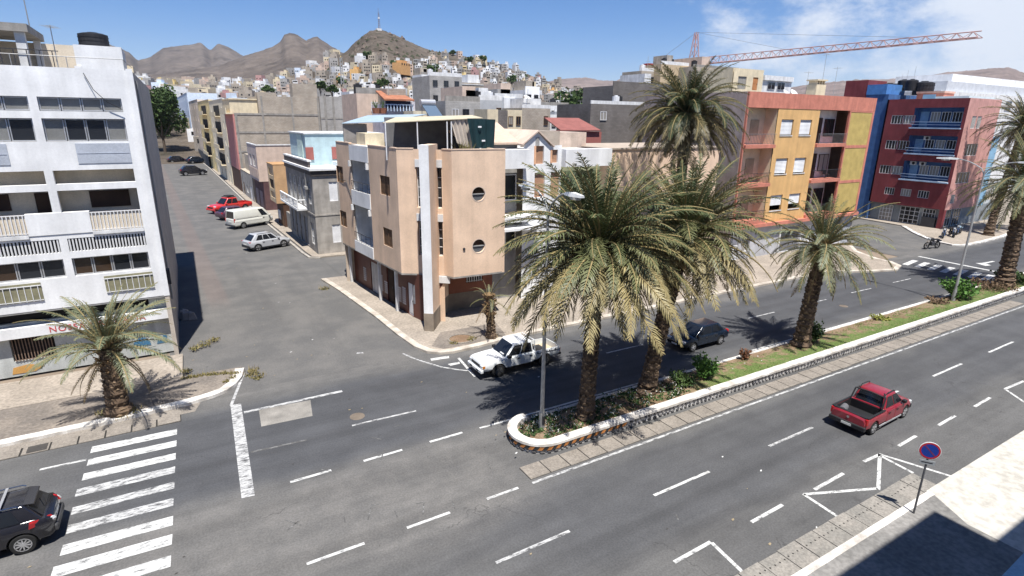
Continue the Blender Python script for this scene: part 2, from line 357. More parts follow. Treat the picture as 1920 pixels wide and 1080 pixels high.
def road_material():
    k = NX('asphalt', .88, .25)
    big = k.noise(.09, 5); med = k.noise(.6, 7, None, .65); fine = k.noise(14, 4); lane = k.noise(.9, 6, (.05, 1.1, 1))
    wob = k.op('ADD', k.y, k.op('MULTIPLY', k.op('SUBTRACT', k.noise(.25, 4), .5), 1.6))
    wobx = k.op('ADD', k.x, k.op('MULTIPLY', k.op('SUBTRACT', k.noise(.3, 4), .5), 3.0))
    base = k.mix(k.ss(big, .35, .65), (.092, .091, .090), (.112, .110, .106))
    # newer, bluer tar on the far carriageway and in the middle of the near one
    dark = k.op('MAXIMUM', k.op('MULTIPLY', k.band(wob, 21.5, 28.9, .7), k.ss(wobx, -7.5, -1.0)), k.op('MULTIPLY', k.band(wob, 11.2, 15.9, .6), k.op('MULTIPLY', k.ss(wobx, 3, 12), .75)))
    base = k.mix(k.op('MULTIPLY', dark, .85), base, (.062, .064, .069))
    # dust drifts: crossing, edges
    dust = k.op('MAXIMUM', k.op('MULTIPLY', k.band(wob, 15.0, 21.0, .8), k.ss(wobx, 13, 9)), k.op('MULTIPLY', k.ss(wob, 28.4, 30.2), .8))
    dust = k.op('MAXIMUM', dust, k.op('MULTIPLY', k.ss(wob, 30.5, 34.5), .9))
    base = k.mix(k.op('MULTIPLY', dust, k.ss(med, .3, .7, .35, .95)), base, (.134, .128, .120))
    stain = k.op('MULTIPLY', k.band(wob, 8.3, 11.2, .4), k.ss(k.noise(1.1, 8, None, .7), .55, .72))
    base = k.mix(k.op('MULTIPLY', stain, .6), base, (.045, .044, .043))
    for yc in (11.1, 12.5, 14.0, 15.4, 22.6, 24.0, 26.4, 27.9):   # wheel paths polished darker
        base = k.mix(k.op('MULTIPLY', k.band(wob, yc - .22, yc + .22, .22), k.ss(k.noise(.2, 3, (.3, 1, 1)), .35, .65, .1, .38)), base, (.055, .055, .057))
    vo = k.n.new('ShaderNodeTexVoronoi'); vo.feature = 'DISTANCE_TO_EDGE'; vo.inputs['Scale'].default_value = .16
    wv = k.n.new('ShaderNodeVectorMath'); wv.operation = 'ADD'; k.l.new(k.pos, wv.inputs[0]); nv_ = k.n.new('ShaderNodeTexNoise'); nv_.inputs['Scale'].default_value = .8; nv_.inputs['Detail'].default_value = 6; k.l.new(k.pos, nv_.inputs['Vector'])
    sv_ = k.n.new('ShaderNodeVectorMath'); sv_.operation = 'SCALE'; sv_.inputs['Scale'].default_value = 2.6; k.l.new(nv_.outputs['Color'], sv_.inputs[0]); k.l.new(sv_.outputs[0], wv.inputs[1]); k.l.new(wv.outputs[0], vo.inputs['Vector'])
    crack = k.op('MULTIPLY', k.ss(vo.outputs['Distance'], .0, .006, 1, 0), k.ss(k.noise(.15, 4), .48, .6)); base = k.mix(k.op('MULTIPLY', crack, .55), base, (.035, .034, .033))
    oil = k.ss(k.noise(.9, 5, (1, 1.4, 1), .6), .70, .80); base = k.mix(k.op('MULTIPLY', oil, .55), base, (.040, .039, .039))
    f = k.op('MULTIPLY', k.ss(lane, .3, .7, .86, 1.10), k.op('MULTIPLY', k.ss(med, .3, .7, .90, 1.10), k.ss(fine, .3, .7, .86, 1.14)))
    return k.done(k.scale(base, f), fine, .25, .01)
ROAD = road_material()
def street_material():
    k = NX('dusty_asphalt', .92, .2)
    med = k.noise(.35, 7, None, .65); fine = k.noise(12, 4); lon = k.noise(.5, 6, (.9, .06, 1)); spots = k.noise(1.6, 6, None, .7)
    base = k.mix(k.ss(med, .35, .68), (.100, .098, .095), (.136, .130, .122))
    base = k.mix(k.op('MULTIPLY', k.ss(lon, .5, .7), .5), base, (.088, .085, .082))
    base = k.mix(k.op('MULTIPLY', k.band(k.op('ADD', k.x, k.op('MULTIPLY', k.y, .03)), 2.5, 4.0, .25), k.op('MULTIPLY', k.ss(k.y, 45, 50), .3)), base, (.17, .12, .105))
    base = k.mix(k.op('MULTIPLY', k.ss(spots, .62, .75), .5), base, (.19, .17, .15))
    return k.done(k.scale(base, k.ss(fine, .3, .7, .86, 1.14)), fine, .3, .01)
STREET = street_material()
def soil_like(name, a, b, sc=.8, spot=None):
    k = NX(name, .95, .15); n1 = k.noise(sc, 7, None, .65); n2 = k.noise(sc * 14, 4)
    c = k.mix(k.ss(n1, .35, .65), a, b)
    if spot: c = k.mix(k.op('MULTIPLY', k.ss(k.noise(sc * 2.7, 6, None, .7), .58, .7), .8), c, spot)
    return k.done(k.scale(c, k.ss(n2, .3, .7, .8, 1.15)), n2, .5, .03)
EARTH = soil_like('dry_earth', (.19, .15, .115), (.25, .20, .15), .02)
DIRTP = soil_like('dirt_pavement', (.15, .132, .115), (.215, .185, .155), .5, (.27, .23, .19))
PAVE = soil_like('pavement_concrete', (.26, .225, .185), (.33, .285, .235), .45, (.235, .205, .17))
PAVEG = soil_like('grey_pavement', (.17, .165, .155), (.24, .23, .215), .4)
BRIGHT = soil_like('bright_concrete', (.42, .40, .355), (.50, .475, .425), .25)
SOIL = soil_like('median_soil', (.16, .105, .066), (.24, .165, .11), .9)
def lawn_material():
    k = NX('lawn_soil', .95, .15); n1 = k.noise(.5, 7, None, .65); n2 = k.noise(11, 4); n3 = k.noise(2.2, 6, None, .7)
    c = k.mix(k.ss(n1, .35, .65), (.17, .115, .07), (.25, .18, .12))
    g = k.op('MULTIPLY', k.ss(k.op('ADD', n3, k.op('MULTIPLY', k.op('SUBTRACT', 19.4, k.y), .14)), .42, .6), k.ss(k.x, 21.5, 24.5))
    c = k.mix(k.op('MULTIPLY', g, .9), c, k.mix(n2, (.07, .125, .03), (.12, .17, .05)))
    return k.done(k.scale(c, k.ss(n2, .3, .7, .75, 1.2)), n2, .6, .03)
LAWN = lawn_material()
KERBW = mat('kerb_whitewash', (.66, .64, .60), var=.25, scale=1.6, fine=.14, tint=(.48, .44, .39))
LINE = wornpaint('line_paint', (.52, .52, .50), .575)
LINEOLD = wornpaint('line_paint_old', (.46, .46, .45), .535)
LINEFAINT = wornpaint('line_paint_faint', (.25, .25, .245), .44, (.085, .083, .08))

def sheet(name, pts, z, m, parent=None, kind='structure'):
    b = MB(); b.add([(p[0], p[1], z) for p in pts], [tuple(range(len(pts)))])
    return b.build(name, m, parent, kind=kind if parent is None else None, recalc=False)
def slab(name, pts, z0, z1, m, kind='structure', parent=None):
    b = MB(); b.prism(pts, z0, z1); return b.build(name, m, parent, kind=kind if parent is None else None)

b = MB(); rings = [0, 40, 120, 400, 1500, 3500, 6000]; nseg = 48
vv = [(0, 0, -.03)]; ff = []
for r in rings[1:]:
    for i in range(nseg): vv.append((r * math.cos(2 * math.pi * i / nseg), r * math.sin(2 * math.pi * i / nseg), -.03))
for i in range(nseg): ff.append((0, 1 + i, 1 + (i + 1) % nseg))
for k in range(len(rings) - 2):
    for i in range(nseg):
        a = 1 + k * nseg + i; c = 1 + k * nseg + (i + 1) % nseg; ff.append((a, a + nseg, c + nseg, c))
b.add(vv, ff); b.build('ground', EARTH, kind='structure')

road = sheet('road', [(-90, 7.0), (320, 7.0), (320, 30.6), (-90, 30.6)], 0.0, ROAD)
side = sheet('side_street', [(-1.6, 30.602), (13.5, 30.602), (12.4, 36), (12.2, 52), (12, 64), (11.4, 100), (11.4, 180), (8, 300), (4, 420), (-8, 420), (-6, 300), (-3.5, 180), (-2.5, 100), (-1.6, 62)], 0.0, STREET)
sheet('cross_lane', [(12.21, 50), (70, 53), (70, 62), (12.05, 60.5)], 0.0, STREET)
sheet('far_side_street', [(68, 30.602), (92, 30.602), (88, 120), (70, 120)], 0.0, STREET)

def mark(name, pts, m=LINE, z=.005, parent=road): return sheet(name, pts, z, m, parent)
def strip(name, p, q, w, m=LINE, z=.005, parent=road):
    p = Vector((*p, 0)); q = Vector((*q, 0)); d = (q - p).normalized(); n = Vector((-d.y, d.x, 0)) * w / 2
    return mark(name, [p - n, q - n, q + n, p + n], m, z, parent)
# zebra crossing on the near left, stripes as surveyed
for i, (x0, y0, x1, y1, wid) in enumerate([(-4.64, 27.77, -1.40, 27.66, .56), (-4.67, 26.70, -1.44, 26.57, .53), (-4.73, 25.58, -1.49, 25.45, .52), (-4.84, 24.48, -1.53, 24.35, .52), (-4.84, 23.26, -1.57, 23.2, .48), (-4.85, 22.15, -1.62, 22.05, .51),
                                    (-4.88, 21.01, -1.65, 20.87, .56), (-5.0, 19.95, -1.69, 19.80, .57), (-5.0, 18.82, -1.74, 18.68, .56), (-5.0, 17.7, -1.76, 17.56, .56)]):
    strip('zebra_stripe', (x0, y0), (x1, y1), wid, [LINE, LINE, LINE, LINEOLD, LINEOLD, LINEOLD, LINE, LINE, LINE, LINE][i])
for y in (28.9, 27.75, 26.6, 25.45, 24.3, 23.15, 22.1):
    strip('zebra_stripe', (64.5, y - .62), (67.7, y - .14), .56)
mark('stop_line', [(0.62, 21.0), (1.08, 20.95), (1.45, 29.15), (0.97, 29.22)], LINEOLD)
strip('stop_line', (69.7, 22.2), (70.15, 29.6), .42)
strip('edge_line', (1.47, 28.1), (6.26, 28.05), .22, LINEOLD)
strip('edge_line', (1.0, 29.2), (2.0, 33.0), .14, LINEOLD)
mark('concrete_patch', [(2.02, 26.25), (4.32, 26.11), (4.58, 27.84), (2.14, 28.02)], mat('patch_concrete', (.24, .225, .2), var=.25, fine=.15))
strip('lane_dash', (5.74, 24.27), (8.9, 24.14), .13, LINEOLD)
strip('lane_dash', (1.32, 24.2), (3.62, 24.02), .12, LINEFAINT)
for x0, x1 in ((2.41, 4.02), (5.37, 7.09), (8.39, 10.02)): strip('lane_dash', (x0, 21.15), (x1, 21.15), .15)
strip('lane_dash', (-6.3, 27.05), (-4.74, 26.98), .14); strip('lane_dash', (-7.6, 19.6), (-5.05, 19.75), .15)
for x0, x1 in ((2.07, 3.98), (5.51, 7.19), (8.74, 10.15)): strip('lane_dash', (x0, 16.34), (x1, 16.34), .13)
strip('edge_line', (10.8, 16.32), (130, 16.2), .13, LINEOLD)
for i in range(12):
    x0 = 7.46 + i * 7.05 * (1 if i < 3 else 1.03); strip('lane_dash', (x0, 13.31), (x0 + 3.0 + .15 * min(i, 5), 13.33), .13, LINEOLD if i in (0, 2) else LINE)
for x0, x1 in ((12.6, 14.41), (16.52, 18.41), (20.37, 22.47), (26.76, 28.42), (30.43, 32.28), (34.27, 36.23)): strip('bay_dash', (x0, 10.4), (x1, 10.45), .14)
for p, q in (((14.41, 10.4), (14.21, 8.95)), ((19.71, 10.43), (22.66, 9.18)), ((22.6, 9.12), (25.32, 10.47)), ((25.3, 10.45), (24.1, 10.5)), ((19.71, 10.45), (19.59, 9.0)), ((25.3, 10.48), (26.25, 8.0)), ((25.2, 10.36), (25.07, 9.0)),
             ((40.48, 10.4), (38.2, 10.5)), ((38.2, 10.5), (37.2, 9.3)), ((42, 9.2), (40.4, 10.4))): strip('bay_line', p, q, .14, z=.006)
strip('edge_line', (10.9, 21.1), (21.5, 21.0), .13); strip('edge_line', (30.5, 21.0), (64, 20.8), .12)
for i in range(6): strip('lane_dash', (22 + i * 6.8, 25.2), (25 + i * 6.8, 25.15), .12, LINEOLD)
mark('arrow_marking', [(71.66, 23.98), (72.2, 25.06), (72.9, 24.75), (75.0, 24.6), (75.0, 24.35), (72.9, 24.4), (72.5, 23.75)], LINE)
pts = [(10.83, 31.3), (11.1, 30.4), (11.5, 29.5), (12.12, 28.3), (12.7, 27.6), (13.22, 27.1)]
for p, q in zip(pts, pts[1:]): strip('corner_line', p, q, .13, LINEOLD)
mark('corner_dash', [(11.95, 29.42), (13.05, 29.27), (13.17, 29.58), (12.0, 29.74)]); mark('corner_dash', [(12.64, 28.2), (13.27, 28.2), (13.35, 28.47), (12.6, 28.5)])
strip('corner_line', (13.55, 29.0), (13.25, 26.2), .16)
mark('corner_dash', [(8.3, 32.6), (8.75, 32.5), (8.7, 32.72), (8.4, 32.8)], LINEOLD)
for a, c in (((690, 975), (697, 945)), ((697, 948), (710, 946)), ((780, 945), (795, 942)), ((795, 942), (793, 965)), ((645, 968), (647, 980)), ((740, 958), (745, 970)), ((600, 880), (620, 884)), ((833, 858), (838, 866)), ((806, 850), (800, 860)), ((848, 940), (853, 955)), ((915, 866), (920, 880)), ((807, 1020), (812, 1026)),
             ((535, 975), (565, 985)), ((562, 975), (538, 995)), ((697, 820), (715, 824)), ((740, 800), (752, 797)), ((712, 868), (722, 840)), ((1268, 965), (1272, 975))):
    p, q = G(*a), G(*c); strip('chalk_mark', (p.x, p.y), (q.x, q.y), .045, LINEFAINT, .007)
mh = MB(); mh.disc((6.2, 25.0, .004), (0, 0, 1), .36, .012, 20); mh.build('manhole_cover', mat('cast_iron', (.16, .13, .10), var=.3, rough=.6), road)
mh = MB(); mh.disc((44.9, 23.4, .004), (0, 0, 1), .32, .012, 16); mh.build('manhole_cover', MATS['cast_iron'], road)

# ------------------------------------------------------------------ gutters of precast plates
GUT = soil_like('gutter_concrete', (.20, .19, .17), (.26, .24, .212), .9)
GUTB = soil_like('gutter_concrete_warm', (.20, .178, .152), (.25, .222, .19), .9)
GAP = mat('gutter_gap', (.035, .033, .03))
def gutter(name, x0, x1, y0, y1, m, step=1.0, gap=.035, hole=True, jit=.02):
    g = sheet(name, [(x0, y0), (x1, y0), (x1, y1), (x0, y1)], .004, GAP)
    rnd = random.Random(int(x0 * 10 + y0)); proto = None; hp = None; n = int((x1 - x0) / step)
    for i in range(n):
        if proto is None:
            q = MB(); q.box(gap / 2, 0, 0, step - gap / 2, y1 - y0, .03); proto = q.build('concrete_plate', m, g); o = proto
            if hole:
                h = MB()
                for k in range(4): h.disc(((k + .5) * step / 4, (y1 - y0) * .62, .031), (0, 0, 1), .035, .004, 8)
                hp = h.build('drain_holes', GAP, o)
        else:
            o = link('concrete_plate', proto.data, g)
            if hole: link('drain_holes', hp.data, o)
        o.location = (x0 + i * step, y0 + rnd.uniform(-jit, jit), .004 + rnd.uniform(-.006, .008)); o.rotation_euler = (rnd.uniform(-.006, .006), 0, rnd.uniform(-.008, .008))
    return g
gutter('near_gutter', 1.0, 25.0, 8.06, 9.0, GUT)
gutter('median_gutter', 10.85, 58.85, 16.52, 17.42, GUTB, hole=False, gap=.05)
gutter('far_gutter', -12.2, -1.2, 28.62, 29.36, GUTB, gap=.07, hole=False, jit=.03)
sheet('far_gutter_apron', [(-60, 29.37), (-.6, 29.37), (-.3, 30.3), (-60, 30.1)], .006, GUTB)
dr = MB(); dr.box(-7.0, 28.72, .02, -6.3, 29.3, .045); dr.build('drain_grate', mat('cast_iron_dark', (.06, .055, .05)), bpy.data.objects['far_gutter'])

# ------------------------------------------------------------------ pavements and kerbs
def kerb(name, outer, w, z, m=KERBW, side=1):
    pts = [Vector((p[0], p[1], 0)) for p in outer]; inn = []
    for i, p in enumerate(pts):
        t = (pts[min(i + 1, len(pts) - 1)] - pts[max(i - 1, 0)]).normalized(); inn.append(p + Vector((-t.y, t.x, 0)) * w * side)
    b = MB(); n = len(pts)
    vs = [(p.x, p.y, 0) for p in pts] + [(p.x, p.y, z) for p in pts] + [(p.x, p.y, z) for p in inn] + [(p.x, p.y, 0) for p in inn]
    fs = []
    for i in range(n - 1):
        for k in range(4): fs.append((k * n + i, k * n + i + 1, ((k + 1) % 4) * n + i + 1, ((k + 1) % 4) * n + i))
    fs += [(0, n, 2 * n, 3 * n), (n - 1, 2 * n - 1, 3 * n - 1, 4 * n - 1)]
    b.add(vs, fs); o = b.build(name, m, kind='structure'); return o, [(p.x, p.y) for p in inn]
lk = [(-60, 29.85), (-8, 29.88), (-4.4, 29.94), (-2.45, 30.1), (-.8, 30.22), (.3, 30.5), (.97, 30.85), (1.5, 31.5), (1.85, 32.3), (2.08, 33.4)]
_, li = kerb('left_kerb', lk, .48, .16)
slab('left_pavement', li + [(2.0, 33.6), (-1.0, 33.75), (-60, 33.9)], 0, .15, DIRTP)
slab('shopfront_pavement', [(-60, 33.9), (-1.0, 33.75), (-.9, 37.3), (-60, 37.62)], 0, .17, PAVE)
ck = [(10.2, 50.5), (10.7, 46.5), (11.35, 38.5), (11.52, 34.4), (11.75, 31.8), (12.15, 30.6), (12.8, 30.0), (13.6, 29.78), (15.5, 29.85), (18.2, 30.15), (40, 30.3), (54, 30.2), (58, 28.2), (61, 27.3), (63.2, 28.0), (64.2, 29.4), (64.4, 31), (66, 34), (68.5, 36), (69, 44)]
_, ci = kerb('corner_kerb', ck, .45, .15, mat('kerb_dusty', (.50, .455, .39), var=.25, scale=1.2, fine=.14, tint=(.40, .35, .29)))
slab('corner_pavement', ci + [(69, 46), (46, 46), (20, 50.3), (12.6, 50.5)], 0, .14, PAVE)
sheet('tarred_pavement_patch', [(12.7, 31.2), (13.2, 30.45), (15, 30.35), (17.8, 30.6), (18.4, 33.0), (14.2, 33.2)], .146, DIRTP)
rg = MB()
for i in range(22):
    a0, a1 = 2 * math.pi * i / 22, 2 * math.pi * (i + .9) / 22; c = (14.9, 31.45)
    rg.prism([(c[0] + r * math.cos(a), c[1] + r * .9 * math.sin(a)) for r, a in ((.78, a0), (.92, a0), (.92, a1), (.78, a1))], .14, .185)
rg.build('tree_pit_ring', GUTB, kind='structure')
sheet('tree_pit_soil', [(14.9 + .78 * math.cos(a * .4), 31.45 + .7 * math.sin(a * .4)) for a in range(16)], .151, SOIL)
gk = [(12.1, 58.9), (11.2, 59.6), (11.0, 62), (10.9, 66), (10.4, 80), (10.2, 100), (9.9, 131), (9.3, 180), (6.3, 300)]
_, gi = kerb('side_street_kerb', list(reversed(gk)), .25, .14, mat('kerb_stone', (.36, .33, .29), var=.2), side=-1)
slab('side_street_pavement', [(16, 58.9), (12.1, 59.1), (11.4, 59.9), (11.25, 62), (11.15, 66), (10.65, 80), (10.45, 100), (10.15, 131), (9.5, 180), (6.6, 300), (9, 300), (12.5, 180), (13.5, 130), (14, 90), (16, 66)], 0, .13, PAVE)
nk = [(-60, 8.04), (24.0, 8.0)]
kerb('near_kerb', nk, .25, .16, side=-1)
slab('near_pavement', [(-60, 7.79), (23.95, 7.75), (23.1, 6.3), (23.3, -20), (-60, -20)], 0, .15, PAVEG)
slab('forecourt', [(24.0, 8.05), (120, 8.05), (120, -20), (23.3, -20), (23.1, 6.3), (23.95, 7.75)], 0, .13, BRIGHT)
rk = [(98, 22.1), (91, 23.8)]
p = [G(1915, 433), G(1880, 446), G(1845, 455), G(1812, 462), G(1785, 461), G(1762, 456), G(1735, 448), G(1712, 438), G(1690, 425)]
_, ri = kerb('far_corner_kerb', list(reversed([(v.x, v.y) for v in p])), .5, .15)
slab('far_corner_pavement', ri + [(170, 30), (170, 60), (92, 60)], 0, .14, PAVE)

# ------------------------------------------------------------------ planted median
MY0, MY1, MCX, MR = 17.65, 20.55, 12.95, 1.45; MCY = (MY0 + MY1) / 2; MX1 = 150.0
def tip(r, n=14): return [(MCX + r * math.cos(math.pi / 2 + math.pi * i / n), MCY + r * math.sin(math.pi / 2 + math.pi * i / n)) for i in range(n + 1)]
med = thing('planted_median', 'long planted median with whitewashed capping over a rubble stone wall, striped at its rounded end', 'median', (MCX, MCY, 0))
med['kind'] = 'structure'; del med['category']; del med['label']
cap = MB(); o_ = tip(MR + .03) + [(MX1, MY0 - .03)]; i_ = tip(MR - .42) + [(MX1, MY0 + .42)]
n = len(o_); cap.add([(x, y, .38) for x, y in o_] + [(x, y, .5) for x, y in o_] + [(x, y, .5) for x, y in i_] + [(x, y, .2) for x, y in i_],
                     [(k * n + j, k * n + j + 1, ((k + 1) % 4) * n + j + 1, ((k + 1) % 4) * n + j) for j in range(n - 1) for k in range(4)])
cap.build('capping', KERBW, med, world=True)
core = MB(); core.prism(tip(MR - .05) + [(MX1, MY0 + .05), (MX1, MY0 + .3)] + list(reversed(tip(MR - .3))), 0, .38)
core.build('mortar', mat('lime_mortar', (.62, .60, .57), var=.15), med, world=True)
bk = MB(); bk.box(MCX + .5, MY1 - .16, 0, MX1, MY1 + .04, .2); bk.build('back_kerb', KERBW, med, world=True)
so = MB(); ip = tip(MR - .40); so.add([(x, y, .40 if y < MCY else .26) for x, y in ip] + [(MX1, MY0 + .40, .38), (MX1, MY1 - .16, .16), (MCX + 3, MY1 - .16, .16)], [tuple(range(len(ip) + 3))])
so.build('soil', LAWN, med, world=True, recalc=False)
# rubble stones set proud in the mortar; painted bands round the tip
STON = [mat('basalt_stone_%s' % c, col, var=.3, scale=4, fine=.2) for c, col in (('dark', (.07, .067, .068)), ('mid', (.12, .115, .112)), ('pale', (.23, .215, .2)))]
def along(s):   # distance along the wall foot: from the back of the tip round to the front
    L = math.pi * MR
    if s < L: a = math.pi / 2 + s / MR; return Vector((MCX + MR * math.cos(a), MCY + MR * math.sin(a), 0)), Vector((math.cos(a), math.sin(a), 0))
    return Vector((MCX + s - L, MY0, 0)), Vector((0, -1, 0))
def stone_mesh(seed):
    r = random.Random(seed); b = MB(); k = 7
    ang = [2 * math.pi * (i + r.uniform(-.25, .25)) / k for i in range(k)]; rad = [r.uniform(.8, 1.1) for _ in ang]
    v = [(rad[i] * math.cos(ang[i]), .0, rad[i] * math.sin(ang[i])) for i in range(k)] + [(.62 * rad[i] * math.cos(ang[i]), -1.0, .62 * rad[i] * math.sin(ang[i])) for i in range(k)]
    b.add(v, [(i, (i + 1) % k, k + (i + 1) % k, k + i) for i in range(k)] + [tuple(range(k, 2 * k))]); return b
SM = []
for i in range(6):
    o = stone_mesh(i).build('stone', STON[i % 3 if i < 5 else 0], med); SM.append(o.data); bpy.data.objects.remove(o)
rnd = random.Random(5); L0 = math.pi * MR; far = MB(); cnt = 0
for row, (zc, hh) in enumerate(((.09, .085), (.275, .085))):
    s = 1.4
    while s < 95:
        wd = rnd.uniform(.09, .17); p, nn = along(s + wd)
        if not (row == 1 and s < L0 + 3.7):
            if p.x < 30 and cnt < 290:
                o = link('stone', SM[rnd.randrange(6)], med, (p.x - MCX - nn.x * .05, p.y - MCY - nn.y * .05, zc + rnd.uniform(-.012, .012)), (0, 0, math.atan2(nn.y, nn.x) + math.pi / 2), (wd * .82, .07, hh * rnd.uniform(.66, .88))); cnt += 1
            elif p.x >= 30:
                q = stone_mesh(rnd.randrange(99)); far.add([(p.x + a * wd * .85, p.y + c * .03, zc + d * hh * .8) for a, c, d in q.v], q.f, rnd.randrange(3))
        s += 2 * wd + .035
far.build('stones_far', STON, med, world=True, kind='stuff')
ORG = mat('orange_paint', (.42, .17, .05), var=.25, fine=.15); BLK = mat('black_paint', (.03, .03, .03), var=.3)
SP = None
s = .9; k = 0
while s < L0 + 3.7:
    v = []
    for sh, zz in ((0, .19), (0, .19)): pass
    b = MB(); ps = []
    for ss_, zz in ((s, .19), (s + .2, .19), (s + .34, .375), (s + .14, .375)):
        p, nn = along(ss_)
        for e in (-.05, .012): ps.append(tuple(p + nn * e + Vector((0, 0, zz))))
    b.add(ps, [(1, 3, 5, 7), (0, 2, 4, 6), (0, 2, 3, 1), (2, 4, 5, 3), (4, 6, 7, 5), (6, 0, 1, 7)])
    b.build('painted_band', ORG if k % 2 else BLK, med, world=True); s += .2 + .01; k += 1
# block behind the camera: its shade lies on the near pavement
ob = MB(); ob.box(-45, -14, 0, 20.9, -.36, 20); ob.box(20.9, -14, 0, 60, -2.2, 20); ob.build('viewpoint_building', WHITE2, kind='structure')
# ================================================================== buildings near the crossing
def roofbox(parent, name, m, x0, y0, x1, y1, z0, z1):
    b = MB(); b.box(x0, y0, z0, x1, y1, z1); return b.build(name, m, parent)
def water_tank(loc, r, h, label, group='water tanks on the roofs', m=None):
    t = thing('water_tank', label, 'water tank', loc, 0, group)
    b = MB(); b.rod((0, 0, 0), (0, 0, h * .86), r, 20); 
    for k in range(3): b.rod((0, 0, h * (.18 + .24 * k)), (0, 0, h * (.22 + .24 * k)), r * 1.03, 20)
    b.rod((0, 0, h * .86), (0, 0, h * .94), r * .98, 20, r * .7); b.build('barrel', m or TANKB, t, smooth=False)
    c = MB(); c.rod((0, 0, h * .94), (0, 0, h), r * .36, 14); c.build('lid', m or TANKB, t); return t
def letters(text, parent, m, size, pos, rot=(math.pi / 2, 0, 0), depth=.02, space=1.0):
    cu = bpy.data.curves.new('lettering', 'FONT'); cu.body = text; cu.size = size; cu.extrude = depth; cu.space_character = space
    o = bpy.data.objects.new('tmp', cu); COL.objects.link(o); dg = bpy.context.evaluated_depsgraph_get()
    me = bpy.data.meshes.new_from_object(o.evaluated_get(dg)); bpy.data.objects.remove(o); me.materials.clear(); me.materials.append(m)
    q = bpy.data.objects.new('lettering', me); COL.objects.link(q); q.parent = parent; q.location = pos; q.rotation_euler = rot; return q
def antenna(loc, h, label, n=4, lean=(0, 0)):
    t = thing('antenna', label, 'antenna', loc, random.uniform(0, 3), 'antennas on the roofs')
    b = MB(); b.rod((0, 0, 0), (lean[0], lean[1], h), .028, 6, .018); b.build('mast', GALV, t)
    if n:
        e = MB(); e.rod((lean[0] - .5, lean[1], h * .96), (lean[0] + .5, lean[1], h * .96), .015, 5)
        for i in range(n): x = -.45 + .9 * i / (n - 1); e.rod((lean[0] + x, lean[1] - .3, h * .96), (lean[0] + x, lean[1] + .3, h * .96), .01, 4)
        e.build('array', GALV, t)
    return t
def dish(loc, r, label, rotz=0.0):
    t = thing('satellite_dish', label, 'satellite dish', loc, rotz, 'satellite dishes on the roofs')
    b = MB(); n = 14; vs = []
    for k in range(4):
        for i in range(n): a = 2 * math.pi * i / n; q = r * (k + .05) / 3.05; vs.append((q * math.cos(a), q * q / r * .35, q * math.sin(a)))
    b.add(vs, [(k * n + i, k * n + (i + 1) % n, (k + 1) * n + (i + 1) % n, (k + 1) * n + i) for k in range(3) for i in range(n)])
    d = b.build('reflector', METW, t); d.location = (0, 0, r + .3); d.rotation_euler = (R_(-35), 0, 0)
    s = MB(); s.rod((0, .1, 0), (0, .1, r + .3), .03); s.rod((0, 0, r + .3), (0, -r * .8, r * 1.7 + .3), .015); s.build('stand', GALV, t); return t

# ------------------------------------------------------------------ white apartment block on the left
lb = thing('apartment_block', 'white apartment block with recessed balconies and a ground floor shop, left of the side street', 'building', (-1.1, 37.7, 0))
F = faceS(0.0)
def X(x): return x + 1.1
hs = []
bays = [(-14.0, -10.0), (-9.7, -5.66), (-5.3, -1.78)]
for a, c in bays:
    for z0, z1 in ((14.12, 14.8), (12.62, 13.76), (10.46, 11.16), (8.0, 10.12), (6.86, 7.58), (5.50, 6.5)): hs.append((X(a), X(c), z0, z1))
w = MB(); holes(w, F, X(-24), X(-1.33), 3.82, 16.22, hs, .30)
w.build('front_wall', WHITE, lb)
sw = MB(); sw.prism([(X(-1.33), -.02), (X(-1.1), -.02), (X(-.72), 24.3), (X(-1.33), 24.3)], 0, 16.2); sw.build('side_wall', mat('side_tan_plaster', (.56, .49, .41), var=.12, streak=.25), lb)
pf = MB(); pf.box(X(-1.36), -.05, 3.8, X(-1.07), .02, 16.3); pf.build('corner_post', WHITE, lb)
ins = MB(); ins.box(X(-24), .31, 0, X(-1.34), 24.2, 16.0); 
# loggia back walls, deeper than the front
roofbox(lb, 'roof', ROOFC, X(-24), .3, X(-1.34), 24.2, 15.3, 15.6)
rw = MB(); rw.box(X(-24), 24.0, 0, X(-1.34), 24.2, 16.2); rw.build('rear_wall', TANP, lb)
fl = MB()
for z in (3.82, 7.7, 11.3, 14.0 - .15): fl.box(X(-24), .02, z - .1, X(-1.34), 24, z + .02)
fl.build('floor_slabs', GREYP, lb)
bw = MB()
for z0, z1 in ((3.85, 7.6), (7.75, 11.2), (11.35, 13.8)): bw.box(X(-24), 1.0, z0, X(-1.34), 1.2, z1)
for x in (-9.85, -5.48): bw.box(X(x) - .1, .3, 3.9, X(x) + .1, 1.0, 13.8)
bw.build('loggia_wall', mat('loggia_plaster', (.66, .58, .46), var=.08, streak=.08), lb)
at = MB(); at.box(X(-24), 1.0, 13.95, X(-1.34), 1.1, 15.2); at.build('attic_wall', GREYP, lb)
for a, c in bays:   # dark shutters at the back of the loggias
    q = [(a + .6, c - 1.8, 9.1), (c - .75, c - .1, 7.9)] if c == -5.66 else [(a + 1.25, c - .45, 9.05)]
    for u0, u1, z0 in q:
        d = MB(); d.box(X(u0), .93, z0, X(u1), 1.0, 9.95); d.build('shutter', DKWOOD, lb)
